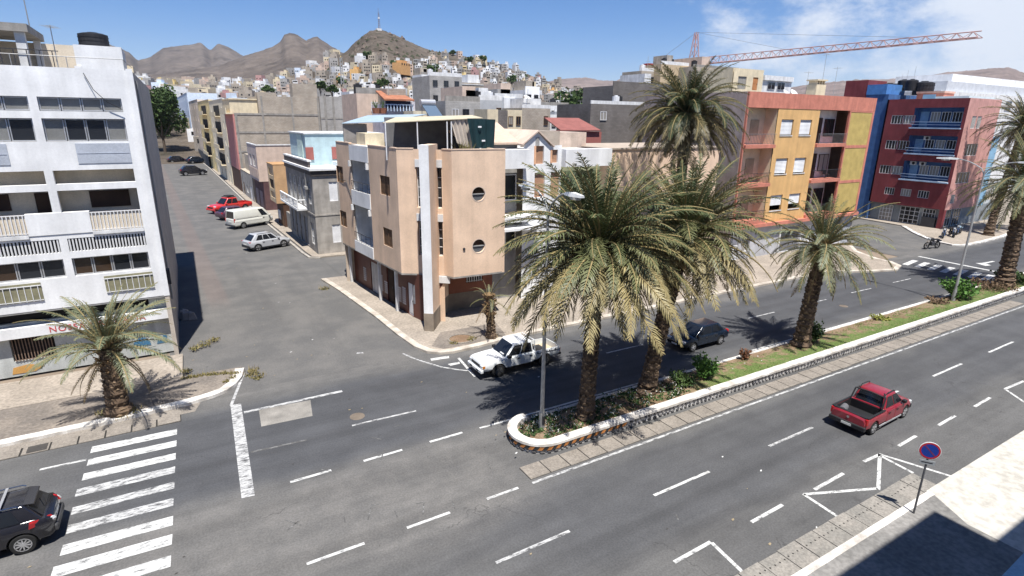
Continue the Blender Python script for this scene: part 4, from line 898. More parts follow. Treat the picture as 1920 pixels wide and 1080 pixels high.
q = MB(); q.box(-.06, 2.2, .8, .0, 3.8, 2.0); q.build('white_window', WHITE2, oh)
PKC = mat('cream_pink', (.60, .47, .38), var=.1, streak=.12)
ch = sthing('terraced_house', 'cream-pink two-storey house with dark tiled ground floor, behind the red pickup with roof rack', 'building', 33.4)
ch.scale = (1, 1.65, 1)
w = MB(); cW = [(1.2, 2.6, 6.6, 8.3), (3.4, 4.6, 6.6, 8.3)]; holes(w, faceW(-.35), 0, 5.6, 4.5, 9.8, cW, .16); w.build('front_wall', mat('lilac_cream', (.50, .43, .40), var=.1, streak=.12), ch)
for h in cW: window(ch, faceW(-.35), *h, .12, fr=METW, gl=GLASS, nv=1, t=.06)
q = MB(); q.box(-.33, 0, 4.5, 8, .2, 9.8); q.build('gable_wall', PKC, ch); q = MB(); q.box(-.3, .2, 9.3, 8, 5.6, 9.5); q.build('roof', ROOFC, ch)
q = MB(); q.box(-.4, -.05, 9.8, 7.0, .15, 9.95); q.box(-.4, 0, 9.8, -.15, 5.6, 9.95); q.build('coping', WHITE2, ch)
q = MB(); q.box(.2, .02, 0, 8, 5.6, 4.5); q.build('ground_floor', mat('plum_tile', (.11, .06, .06), var=.2), ch)
q = MB(); q.box(.15, 1, .2, .2, 2.6, 2.8); q.build('garage_door', mat('mauve_shutter', (.28, .22, .22), stretch=(1, 1, 7)), ch); q = MB(); q.box(.15, 3.4, .2, .2, 5, 2.8); q.build('garage_door', MATS['mauve_shutter'], ch)
q = MB(); q.box(-.39, .3, 4.9, -.345, 5.3, 6.3); q.build('balcony_panel', PKC, ch)
lh = sthing('low_house', 'low whitewashed house with a flat roof beside the pink gable', 'building', 43.6)
lh.scale = (1, 1.95, 1.0)
w = MB(); lW = [(1, 2, .2, 2.4), (3.2, 4.4, .9, 2.2), (5.5, 6.4, .2, 2.4)]; holes(w, faceW(0), 0, 7.4, 0, 4.6, lW, .2, back=True, mback=1); w.build('front_wall', [OLDB, DARK], lh)
leaf_door(lh, faceW(0), 1, 2, .2, 2.4, METW, .1); leaf_door(lh, faceW(0), 5.5, 6.4, .2, 2.4, WOOD, .1); window(lh, faceW(0), 3.2, 4.4, .9, 2.2, .12, fr=METW)
q = MB(); q.box(0, 0, 4.4, 8, 7.4, 4.6); q.box(0, -.1, 0, 8, 0, 4.6); q.box(.8, 1.2, 4.6, 6, 6.6, 7.4); q.build('roof_structure', mat('sandy_render', (.44, .38, .30), var=.15), lh)
def row_house(y, L, h, m, label, sills, floors, nwin, balc=None, m2=None, roof=True, side=None, wing=None):
    t = sthing('terraced_house', label, 'building', y, 0, 'terraced houses along the side street')
    hs_ = []
    for k in range(1, floors):
        for i in range(nwin):
            u = L * (i + .5) / nwin; z = h * k / floors + .9 * h / floors / 3.2; hs_.append((u - .5, u + .5, z, z + 1.5))
    gd = [(L * (i + .5) / nwin - .6, L * (i + .5) / nwin + .6, .2, 2.5) for i in range(nwin)]
    w = MB(); holes(w, faceW(0), 0, L, 0, h, hs_ + gd, .2); w.build('front_wall', m, t)
    for h_ in hs_: window(t, faceW(0), *h_, .15, fr=METW, gl=GLASS, nv=1, t=.06)
    for h_ in gd: leaf_door(t, faceW(0), *h_, DKWOOD, .15, handle=False)
    q = MB(); q.box(0, -.02, 0, 10, .2, h); q.build('gable_wall', side or m, t); q = MB(); q.box(.1, .2, h - .6, 10, L, h - .4); q.build('roof', ROOFC, t)
    q = MB(); q.box(-.08, 0, h, .25, L, h + .12); q.build('coping', WHITE2, t)
    if balc:
        for k in range(1, floors):
            z = h * k / floors; q = MB(); q.box(-1.0, balc[0], z - .1, 0, balc[1], z + .05); q.box(-1.0, balc[0], z, -.92, balc[1], z + .9); q.build('balcony', m2 or WHITE2, t)
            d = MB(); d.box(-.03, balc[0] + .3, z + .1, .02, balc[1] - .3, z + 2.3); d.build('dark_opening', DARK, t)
    return t
row_house(73.0, 32, 17.3, mat('cream_yellow', (.78, .69, .52), var=.1, streak=.12), 'tall cream house with balconies beside the bare block gable', 0, 5, 4, (9, 22), CREAM)
row_house(105.3, 37.5, 17.8, mat('yellow_plaster', (.70, .56, .28), var=.1), 'yellow house with balconies beyond the tall cream house', 0, 5, 4, (10, 26), CREAM)
row_house(143, 44, 18.6, mat('peach_light', (.70, .58, .46), var=.1), 'light peach house between the yellow and the pale blue houses', 0, 5, 4)
row_house(191, 140, 22, mat('pale_blue_plaster', (.62, .70, .80), var=.08), 'pale blue house with rows of small windows far along the side street', 0, 6, 11)
row_house(334, 60, 9, mat('rose_plaster', (.50, .30, .28), var=.1), 'rose house far along the side street near the tree', 0, 3, 5)
gw = sthing('garden_wall', 'dark grey wall along the far end of the side street', 'wall', 122, -.4); q = MB(); q.box(-.2, 0, 0, 0, 150, 3.4); q.build('wall', mat('slate_wall', (.075, .08, .085), var=.2), gw)
# bare block gable behind
BLK1 = blockmat('block_brown', (.39, .335, .27), (.45, .395, .325), (.31, .275, .235)); BLK2 = blockmat('block_grey', (.37, .355, .33), (.43, .41, .385), (.31, .30, .28)); BLK3 = blockmat('block_dark', (.17, .152, .14), (.205, .185, .17), (.14, .13, .12))
pg = sthing('unfinished_building', 'tall unfinished building with a brown bare-block gable and a pink painted edge', 'building', 59.4)
q = MB(); q.box(.0, 0, 4.2, .25, 12.6, 14.3); q.build('pink_edge', mat('pink_plaster', (.50, .22, .20), var=.1), pg)
q = MB(); q.box(0.02, 0, 0, .25, 12.6, 4.2); q.build('dark_plinth', DKB, pg)
q = MB(); q.prism([(.25, .05), (15.7, .05), (15.7, 12), (.25, 12)], 0, 14.3); q.prism([(4.6, .05), (15.7, .05), (15.7, 12), (4.6, 12)], 14.3, 17.6); q.build('block_wall', BLK1, pg)
for x0, x1, z in ((4.6, 8, 18.3), (11, 15.6, 20.1)):
    q = MB(); q.box(x0, .4, 17.6, x1, 3, z); q.build('block_parapet', BLK1, pg)
for z in (3.9, 7.4, 10.9, 14.2):
    q = MB(); q.box(.25, -.03, z, 15.7, .05, z + .32); q.build('ring_beam', CONC, pg)
for x, zt in ((.4, 14.3), (5.0, 17.6), (10.4, 17.6), (15.3, 17.6)):
    q = MB(); q.box(x, -.02, 0, x + .35, .05, zt); q.build('concrete_column', CONC, pg)
q = MB(); q.box(-.2, 1.2, 14.35, 4.55, 13, 16.9); q.box(-.3, 1.0, 16.9, 4.55, 13, 17.1); q.build('cream_upper_floor', CREAM, pg)
for z in (13.4,):
    q = MB(); q.box(-1.1, .3, 14.3, 0, 11, 14.55); q.box(-1.1, .3, 14.55, -.95, 11, 15.4); q.build('balcony', CREAM, pg)
ga = sthing('unfinished_building', 'pale grey block building with buttressed gable right of the brown bare gable', 'building', 59.0, 15.75)
q = MB(); q.box(0, 0, 0, 7.3, 12, 17.9); q.build('block_wall', BLK2, ga)
for x in (.8, 2.4, 6.8): q = MB(); q.box(x, -.08, 0, x + .4, 0, 17.9); q.build('concrete_column', CONC, ga)
q = MB(); q.box(0, -.05, 13.6, 7.3, 0, 13.95); q.build('ring_beam', CONC, ga)
# ================================================================== apartment houses on the far right
oc = thing('apartment_building', 'ochre and salmon apartment building with balconies and white roller shutters', 'building', (48.4, 37.5, 0))
S0 = faceS(0); ZF = 3.55
OW = []
for z0, z1 in ((5.05, 6.67), (8.87, 10.47), (12.78, 14.35)):
    for u0, u1 in ((5.5, 7.5), (8.65, 10.65)): OW.append((u0, u1, z0, z1))
w = MB(); holes(w, S0, 4.75, 11.8, 3.85, 15.4, OW, .22); w.build('ochre_wall', OCHRE, oc)
for h in OW:
    s = MB(); n = 11; z1 = h[3]; zz = h[2] + (.55 if h[2] < 6 else .1)
    for k in range(n): a = zz + (z1 - zz) * k / n; b_ = zz + (z1 - zz) * (k + 1) / n; s.hexa([(h[0] + .05, -.04 + .0, a), (h[1] - .05, -.04, a), (h[1] - .05, .02, a), (h[0] + .05, .02, a), (h[0] + .05, -.01, b_), (h[1] - .05, -.01, b_), (h[1] - .05, .02, b_), (h[0] + .05, .02, b_)])
    v = [(x, y + .14, z) for x, y, z in s.v]; s.v = v; so_ = s.build('roller_shutter', WHITE, oc)
    q = MB(); q.box(h[0] - .03, -.06, h[2] - .08, h[1] + .03, .15, h[2]); q.build('sill', WHITE2, so_)
    q = MB(); q.box(h[0], .12, h[3] - .18, h[1], .2, h[3]); q.build('shutter_box', DKWOOD, so_)
q = MB(); q.box(0, -.04, 15.4, 22.3, .2, 16.85); q.build('salmon_band', SALMON, oc)
q = MB(); q.box(-.05, .2, 0, .2, 14, 16.85); q.build('gable_wall', mat('mauve_grey_render', (.40, .335, .305), var=.18, streak=.15), oc)
q = MB(); q.box(.2, .2, 16.2, 22.3, 14, 16.4); q.build('roof', ROOFC, oc); q = MB(); q.box(22.1, .2, 0, 22.3, 14, 16.85); q.box(0, 13.8, 0, 22.3, 14, 16.8); q.build('rear_wall', TANP, oc)
PALEC = mat('pale_cream_plaster', (.74, .65, .46), var=.08); WB = mat('loggia_white', (.70, .69, .67), var=.1, streak=.1)
levels = [(3.9, 7.6), (7.75, 11.55), (11.6, 15.4)]
for x0, x1, m_, wx in ((.12, 4.75, PALEC, 1), (11.8, 17.35, WB, 2)):
    q = MB(); q.box(x0, 1.45, 3.85, x1, 1.65, 15.4); q.build('loggia_wall', m_, oc)
    q = MB(); q.box(x1 - .0, .1, 3.85, x1 + .02, 1.9, 15.4) if x1 < 5 else q.box(x0 - .02, .1, 3.85, x0, 1.9, 15.4); q.build('loggia_side', m_, oc)
    for i, (zf, zt) in enumerate(levels):
        q = MB(); q.box(x0, -.25, zf - .05, x1, 1.9, zf + .28); q.build('balcony_slab', SALMON, oc)
        railing(oc, S0, x0 + .05, x1 - .05, zf + .3, zf + 1.35, METD if i < 2 else mat('grey_rail', (.2, .2, .2)), .22, .012, .2)
        LF = faceS(1.45)
        if wx == 1:
            leaf_door(oc, LF, 1.0, 1.9, zf + .3, zf + 3.0, DKWOOD, -.06); q = MB(); q.box(.2, 1.41, zf + 1.0, .8, 1.45, zf + 2.9); q.build('shutter', GREYP, oc)
            q = MB(); q.box(2.6, 1.40, zf + 1.1, 3.9, 1.45, zf + 2.7); q.build('shutter', mat('cream_shutter', (.42, .36, .24)), oc)
        else:
            leaf_door(oc, LF, 13.9, 14.7, zf + .3, zf + 3.0, DKWOOD, -.06); window(oc, LF, 15.2, 17.0, zf + 1.0, zf + 2.9, -.06, fr=DKWOOD, nv=1); window(oc, LF, 12.1, 13.3, zf + 1.1, zf + 2.8, -.06, fr=METW, gl=CURT, nv=1)
# a few things standing on the balconies
def plastic_chair(loc, rz, label):
    t = thing('balcony_chair', label, 'chair', loc, rz, 'chairs on the balconies')
    b = MB(); b.box(-.25, -.25, .4, .25, .25, .45); b.build('seat', BLACKP, t); b = MB(); b.box(-.25, .22, .45, .25, .27, .9); b.build('backrest', BLACKP, t)
    pr = None
    for x in (-.22, .22):
        for y in (-.22, .22):
            if pr is None: q = MB(); q.box(-.02, -.02, 0, .02, .02, .4); o = q.build('leg', BLACKP, t); pr = o.data; o.location = (x, y, 0)
            else: link('leg', pr, t, (x, y, 0))
plastic_chair((49.3, 38.2, 8.03), .4, 'dark chair on the middle left balcony of the ochre building'); plastic_chair((61.5, 38.3, 11.88), -.3, 'dark chair on the upper right balcony of the ochre building')
plastic_chair((64.6, 38.4, 8.03), -.3, 'dark chair on the middle right balcony of the ochre building')
for u0, u1 in ((17.35, 17.6), (0, .14), (21.9, 22.3)): q = MB(); q.box(u0, -.03, 3.85, u1, .2, 15.4); q.build('salmon_post', SALMON, oc)
for zf, zt in ((4.0, 7.4), (7.7, 11.35), (11.65, 15.25)):
    q = MB(); q.box(17.6, .0, zf, 21.9, .2, zt); q.build('mustard_panel', OLIVE, oc); q = MB(); q.box(17.6, -.03, zt, 21.9, .2, zt + .32 if zt < 15 else zt + .15); q.build('salmon_beam', SALMON, oc)
q = MB(); q.box(0, -.35, 3.5, 22.3, .2, 3.85); q.build('salmon_cornice', SALMON, oc)
gfh = [(.6, 1.6, .2, 2.8), (2.2, 3.4, .9, 2.6), (8.4, 11.9, .2, 2.95), (13, 14.2, .2, 2.8), (16, 20, .2, 2.95)]
w = MB(); holes(w, faceS(.25), 0, 22.3, 0, 3.5, gfh, .3, back=True, mback=1); w.build('ground_floor_wall', [mat('grey_white_tile', (.46, .46, .47), var=.12), DARK], oc)
for h in (gfh[2], gfh[4]):
    s = MB(); fbox(s, faceS(.25), *h[:2], -.2, -.15, *h[2:]); so_ = s.build('roller_door', mat('steel_shutter', (.17, .17, .18), stretch=(1, 1, 9), rough=.5), oc)
    q = MB()
    for x in (h[0] - .25, h[1] + .05): q.box(x, .1, .1, x + .2, .25, 3.2)
    q.build('door_jamb', WHITE2, so_)
for h in (gfh[0], gfh[3]): leaf_door(oc, faceS(.25), *h, METW, .15)
window(oc, faceS(.25), *gfh[1], .15, fr=METW)
def roofpost(loc, label):
    t = thing('roof_chimney', label, 'chimney', loc); b = MB(); b.box(-.9, -.6, 0, .9, .6, 1.9); b.build('stack', CREAM, t)
    b = MB()
    for x in (-.7, -.25, .25, .7): b.box(x - .1, -.5, 1.9, x + .1, .5, 2.3)
    b.box(-1, -.7, 2.3, 1, .7, 2.45); b.build('cap', CREAM, t)
v = onY(1528, 180, 42); roofpost((v.x, 42, 16.4), 'cream roof chimney on the salmon parapet of the ochre building')
for px_, h_, w_ in ((1510, 3.4, 'leftmost short antenna on the ochre building roof, left of the cream chimney'), (1538, 5.6, 'tallest antenna on the ochre building roof, just behind the cream chimney'), (1562, 4.2, 'right-hand antenna on the ochre building roof, right of the cream chimney')): v = onY(px_, 178, 43); antenna((v.x, 43, 16.4), h_, w_, 3)
pn = thing('penthouse', 'cream penthouse with an orange door above the ochre building roof', 'building', (73.4, 60, 0))
q = MB(); holes(q, S0, 0, 6.8, 10, 21.7, [(1.1, 3.0, 18.8, 20.6), (4.5, 5.7, 18.75, 20.6)], .2); q.box(0, .2, 10, 6.8, 8, 21.7); q.build('wall', CREAM, pn)
window(pn, S0, 1.1, 3.0, 18.8, 20.6, .15, fr=GREYP, gl=CURT, nv=2); leaf_door(pn, S0, 4.5, 5.7, 18.75, 20.6, mat('orange_door', (.45, .20, .08)), .15)
q = MB(); q.box(6.8, 0, 10, 14, 8, 21.0); q.box(6.8, -.3, 20.3, 14, 0, 21.0); q.build('white_wing', WHITE2, pn)
window(pn, S0, 8.0, 9.8, 19.0, 20.1, -.05, nv=1); window(pn, S0, 10.4, 12.2, 19.0, 20.1, -.05, nv=1)
dish((84.5, 58, 16.8), 1.2, 'large white satellite dish in front of the white penthouse wing', .5); dish((86.2, 58, 17.2), 1.0, 'smaller white satellite dish right of the large dish', .2)
q = MB(); q.box(66, 58, 0, 92, 70, 16.9); lowb = q.build('rear_block', GREYP, pn, world=True)

# crimson building with the blue loggias
rd = thing('apartment_building', 'crimson apartment building with blue loggias and a main-road side tinted pale as sunlit red', 'building', (91, 36.5, 0))
def RU(x, y):
    v = onX(1560 + x / 2.8413, 100 + y / 2.8413, 91.0); return v.y - 36.5, v.z
def rct(a, b_):
    p, q = RU(*a), RU(*b_); return (min(p[0], q[0]), max(p[0], q[0]), min(p[1], q[1]), max(p[1], q[1]))
RW_ = faceW(0); L = 10.2; TOPZ = 17.45
wr = [rct((320, 330), (376, 378)), rct((380, 330), (434, 376)), rct((290, 463), (345, 512)), rct((349, 464), (404, 514)), rct((258, 594), (312, 642)), rct((315, 598), (370, 648)), rct((284, 710), (328, 752)), rct((370, 720), (416, 765)), rct((461, 731), (511, 776))]
lo = [rct((445, 290), (685, 400)), rct((412, 436), (650, 545)), rct((380, 570), (612, 690))]
def snap(hs, rows):
    out = []
    for r_ in rows:
        z0 = sum(hs[i][2] for i in r_) / len(r_); z1 = sum(hs[i][3] for i in r_) / len(r_); out += [(hs[i][0], hs[i][1], z0, z1) for i in r_]
    return out
wr = snap(wr, [(0, 1), (2, 3), (4, 5), (6, 7, 8)])
l0 = sum(h[0] for h in lo) / 3; l1 = sum(h[1] for h in lo) / 3; lo = [(l0, l1, h[2], h[3]) for h in lo]
w = MB(); holes(w, RW_, 0, L, 2.75, TOPZ, wr, .15); 
w = MB(); holes(w, RW_, 0, L, 2.75, TOPZ, wr + lo, .15); w.build('crimson_wall', DKRED, rd)
for h in wr: window(rd, RW_, *h, .1, fr=METW, nv=3, nh=0, t=.05)
for i, h in enumerate(lo):
    q = MB(); fbox(q, RW_, h[0], h[1], -1.3, -1.2, h[2], h[3]); fbox(q, RW_, h[0], h[1], -1.3, -.15, h[3], h[3] + .05); fbox(q, RW_, h[0] - .05, h[0], -1.3, -.15, h[2], h[3]); fbox(q, RW_, h[1], h[1] + .05, -1.3, -.15, h[2], h[3]); q.build('loggia', BLUEP, rd)
    W_ = h[1] - h[0]
    for k in range(3): window(rd, RW_, h[0] + W_ * (.08 + .22 * k), h[0] + W_ * (.27 + .22 * k), h[2] + .75, h[3] - .55, 1.12, fr=METW, nv=2, t=.05)
    q = MB(); fbox(q, RW_, h[0] + W_ * .76, h[0] + W_ * .93, -1.2, -1.15, h[2] + .1, h[3] - .5); q.build('door', mat('pale_blue_door', (.22, .36, .52)), rd)
    q = MB(); fbox(q, RW_, h[0] - .1, h[1] + .1, -.15, .35, h[2] - .12, h[2] + .05); q.build('loggia_slab', mat('pale_blue_trim', (.35, .46, .60)), rd)
    q = MB(); fbox(q, RW_, h[0], h[1], .2, .26, h[2] + .75, h[2] + .82); fbox(q, RW_, h[0], h[1], .2, .26, h[2] + .4, h[2] + .45); q.build('rail', mat('pale_blue_trim', (.35, .46, .60)), rd)
    if i:
        for k in ((.62,) if i == 1 else (.6, .8)):
            a = MB(); fbox(a, RW_, h[0] + W_ * k, h[0] + W_ * k + .75, -1.2, -.85, h[3] - .6, h[3] - .1); ao = a.build('air_conditioner', METW, rd); a = MB(); c = RW_(h[0] + W_ * k + .3, -.83, h[3] - .35); a.disc(c, (1, 0, 0), .2, .02, 14); a.build('fan', METD, ao)
w = MB(); REDLIT = mat('sunlit_red_plaster', (.60, .32, .28), var=.14, streak=.15)  # same red as the crimson face, sunlight put into the colour
RS = faceS(0); pw = [(1.8 + .0, 3.0, 13.6, 15.2), (3.4, 4.6, 13.6, 15.2), (2, 5.4, 10, 11.6), (1.2, 5, 6.3, 7.8), (1.0, 2.2, 3.6, 4.8)]
holes(w, RS, 0, 9.5, 2.75, TOPZ, pw, .15); w.build('sunlit_red_wall', REDLIT, rd)
for h in pw: window(rd, RS, *h, .1, fr=METW, nv=3, t=.05)
q = MB(); q.box(9.5, 0, 2.75, 11.6, .2, 12.5); q.build('blue_wing', mat('sky_blue_plaster', (.26, .45, .62), var=.1), rd)
q = MB(); q.box(.2, .2, 16.6, 20, L, 16.8); q.build('roof', ROOFC, rd); q = MB(); q.box(0, L - .2, 0, 20, L, TOPZ); q.build('rear_wall', BLUEP, rd)
q = MB(); q.box(.6, .6, 0, 20, L - .2, 2.75); q.build('ground_floor', mat('shop_grey', (.26, .28, .29), var=.15), rd)
GFW = faceW(.6)
for u0, u1, z1 in ((6.8, 8.6, 2.5), (3.2, 5.8, 2.6), (1.2, 2.8, 2.6)): window(rd, GFW, u0, u1, .2, z1, -.06, fr=METW, nv=3, nh=3, t=.06, name='shop_window')
q = MB(); fbox(q, GFW, 4.1, 5.0, .065, .1, .15, 2.5); q.build('doorway', DARK, rd); q = MB(); fbox(q, GFW, .9, 2.6, .1, .6, .1, 1.5); q.build('dark_counter', METD, rd)
for x in (1.2, 4.0): window(rd, faceS(.6), x, x + 2.2, .2, 2.6, -.06, fr=METW, nv=2, nh=1, name='shop_window')
q = MB(); q.box(.0, .0, 0, .6, .6, 2.75); q.build('corner_column', DKRED, rd)
bl = thing('apartment_building', 'narrow cobalt blue building between the ochre and crimson buildings', 'building', (91.2, 46.8, 0)); q = MB(); q.box(0, 0, 0, 8, 6.5, 18.2); q.build('wall', BLUEP, bl); q = MB(); q.box(-.05, 3.2, 17.5, 5, 6.6, 20.3); q.build('roof_room', DKRED, bl); q = MB(); q.box(-.1, .4, 18.2, 5, 3.2, 19.6); q.build('blue_parapet', mat('mid_blue_plaster', (.08, .22, .50)), bl)
for i, (px_, py_, r_, h_) in enumerate(((1665, 178, 1.1, 1.7), (1692, 170, .8, 1.6), (1707, 170, .8, 1.6), (1729, 178, 1.3, 1.9))):
    v = onX(px_, py_, 95 + (i % 2)); water_tank((v.x, v.y, v.z), r_, h_, ['black roof tank at the left end of the crimson roof', 'black tank on the raised salmon stand, left of the pair', 'black tank on the raised salmon stand, right of the pair', 'largest black roof tank, right of the raised pair'][i])
st = thing('tank_stand', 'raised salmon stand carrying a pair of black tanks on the crimson roof', 'stand', (94, 41, 16.8)); q = MB(); q.box(0, 0, 0, 3, 3.4, 1.5); q.build('base', SALMON, st); q = MB(); q.box(-.1, -.1, 1.5, 3, 3.5, 1.75); q.build('slab', mat('pale_salmon', (.6, .36, .28)), st)
wp = thing('roof_wall', 'white and pale blue parapet rooms on the crimson roof', 'wall', (93, 37.5, 16.8)); q = MB(); q.box(0, 0, 0, 8, 5, 1.0); q.build('wall', mat('ice_white', (.66, .74, .76)), wp); q = MB(); q.box(-.05, 4.0, .2, 0, 5.6, 1.3); q.build('blue_screen', mat('sky_blue_plaster', (.2, .46, .72)), wp)
for k, px_ in enumerate((1688, 1697, 1710)): v = onX(px_, 165, 97); antenna((v.x, v.y, 16.8), 4.5 + k * .5, ['shortest left mast above the tanks on the crimson roof', 'middle mast above the tanks on the crimson roof', 'tallest right mast above the tanks on the crimson roof'][k], 0)
wl_ = thing('office_block', 'long white stepped block behind the crimson building', 'building', (118, 52, 0))
q = MB(); q.box(0, 0, 0, 60, 14, 19.8); q.build('wall', WHITE2, wl_)
q = MB(); q.box(4, 1, 19.8, 60, 13, 21.6); q.build('upper_floor', mat('light_grey_plaster', (.52, .54, .57), var=.08), wl_); q = MB(); q.box(10, 3, 21.6, 60, 13, 23.2); q.build('top_floor', WHITE, wl_)
for i in range(8): window(wl_, S0, 2 + i * 5, 4.6 + i * 5, 17.0, 18.8, -.06, nv=1, t=.1)

# ------------------------------------------------------------------ white gabled house right of the peach building
vl = thing('white_house', 'white house with a steep gable and brown strip windows beside the peach building', 'building', (20.2, 37, 0))
V0 = faceS(0); ox = 20.2
def vx(x): return x - ox
SHD = mat('brown_shutter', (.42, .24, .15), var=.12)
gw_ = [(vx(24.0), vx(24.75), 10.75, 12.1), (vx(25.5), vx(26.05), 10.8, 11.8), (vx(23.95), vx(24.9), 8.2, 10.1), (vx(25.45), vx(26.3), 8.2, 10.1)]
w = MB(); holes(w, V0, vx(22.9), vx(26.4), 0, 12.1, gw_, .25); w.add([(vx(22.9), 0, 12.1), (vx(25.3), 0, 12.1), (vx(24.1), 0, 13.15)], [(0, 1, 2)]); w.add([(vx(25.3), 0, 12.1), (vx(26.4), 0, 12.1), (vx(26.4), 0, 12.15)], [(0, 1, 2)])
w.build('gable_wall', WHITE, vl)
for h in gw_: q = MB(); fbox(q, V0, h[0], h[1], -.22, -.16, h[2], h[3]); q.build('shutter', SHD, vl)
q = MB(); q.prism([(vx(23.95), -.02), (vx(24.3), -.02), (vx(24.3), .0), (vx(23.95), 0)], 12.1, 12.75); q.build('gable_vent', GREYP, vl)
ap = mat('peach_jamb', (.70, .40, .24))
q = MB(); q.box(vx(23.85), -.05, 10.75, vx(24.0), .05, 12.1); q.box(vx(25.35), -.05, 10.8, vx(25.5), .05, 11.8); q.build('window_jamb', ap, vl)
q = MB(); q.hexa([(vx(22.7), -.2, 12.15), (vx(24.1), -.2, 13.15), (vx(24.1), 7, 13.15), (vx(22.7), 7, 12.15), (vx(22.7), -.2, 12.27), (vx(24.1), -.2, 13.27), (vx(24.1), 7, 13.27), (vx(22.7), 7, 12.27)]); q.build('roof_slope', PKC, vl)
q = MB(); q.hexa([(vx(24.1), -.2, 13.15), (vx(25.6), -.2, 12.0), (vx(25.6), 7, 12.0), (vx(24.1), 7, 13.15), (vx(24.1), -.2, 13.27), (vx(25.6), -.2, 12.12), (vx(25.6), 7, 12.12), (vx(24.1), 7, 13.27)]); q.build('roof_slope', PKC, vl)
TILE = mat('beige_tile', (.56, .42, .32), var=.1, scale=3, fine=.2)
q = MB(); q.hexa([(vx(18.5), .6, 12.2), (vx(22.9), .6, 12.2), (vx(24.0), 6, 13.6), (vx(18.5), 6, 13.6), (vx(18.5), .6, 12.35), (vx(22.9), .6, 12.35), (vx(24.0), 6, 13.75), (vx(18.5), 6, 13.75)]); q.build('tiled_roof', TILE, vl)
q = MB(); q.box(vx(20.2), -.9, 10.55, vx(23.0), .2, 11.9); q.build('white_parapet', WHITE, vl); q = MB(); q.box(vx(26.4), -.6, 10.5, vx(31), .2, 11.85); q.build('white_parapet', WHITE, vl)
q = MB(); q.box(vx(20), .9, 0, vx(22.9), 1.1, 12.2); q.build('recess_wall', GREYP, vl); window(vl, faceS(.9), vx(20.9), vx(22.8), 8.0, 10.0, -.06, fr=METW, gl=GLASS, nv=0, t=.09)
window(vl, faceS(.9), vx(20.9), vx(22.8), 4.2, 6.4, -.06, fr=METW, gl=GLASS, nv=1, t=.09)
q = MB(); q.box(vx(20), -1.0, 6.6, vx(23.4), .9, 7.0); q.box(vx(20), -1.3, 6.0, vx(24.2), .9, 6.2); q.build('canopy', WHITE, vl)
q = MB(); q.box(vx(26.4), .9, 0, vx(31), 1.1, 10.5); q.build('green_wall', mat('olive_plaster', (.30, .31, .20), var=.1), vl)
q = MB(); q.box(vx(20), 6.5, 0, vx(31), 7, 12); q.box(vx(20), 1.1, 11.5, vx(31), 7, 11.7); q.build('rear_wall', WHITE2, vl)
q = MB(); q.box(vx(26.6), 4, 11.7, vx(29), 8, 13.1); q.build('roof_room', mat('taupe_render', (.33, .28, .23), var=.15), vl); q = MB(); q.box(vx(29), 4.2, 11.7, vx(32), 8, 13.0); q.build('pale_room', mat('pale_pink_render', (.56, .45, .37), var=.18, streak=.2), vl)
ph = thing('peach_house', 'low peach house between the white gabled house and the tall palm', 'building', (31.6, 37.4, 0)); q = MB(); q.box(0, 0, 0, 13.4, 9, 11.7); q.build('wall', PEACH, ph); q = MB(); q.box(-.1, -.1, 11.7, 13.5, 9, 11.82); q.build('coping', TANP, ph)
for i in range(3): window(ph, S0, 1.2 + i * 4, 2.8 + i * 4, 5.5, 7.2, -.06, fr=WOOD, nv=1); leaf_door(ph, S0, 1.5 + i * 4, 2.7 + i * 4, .2, 2.6, WOOD, -.06, handle=False)

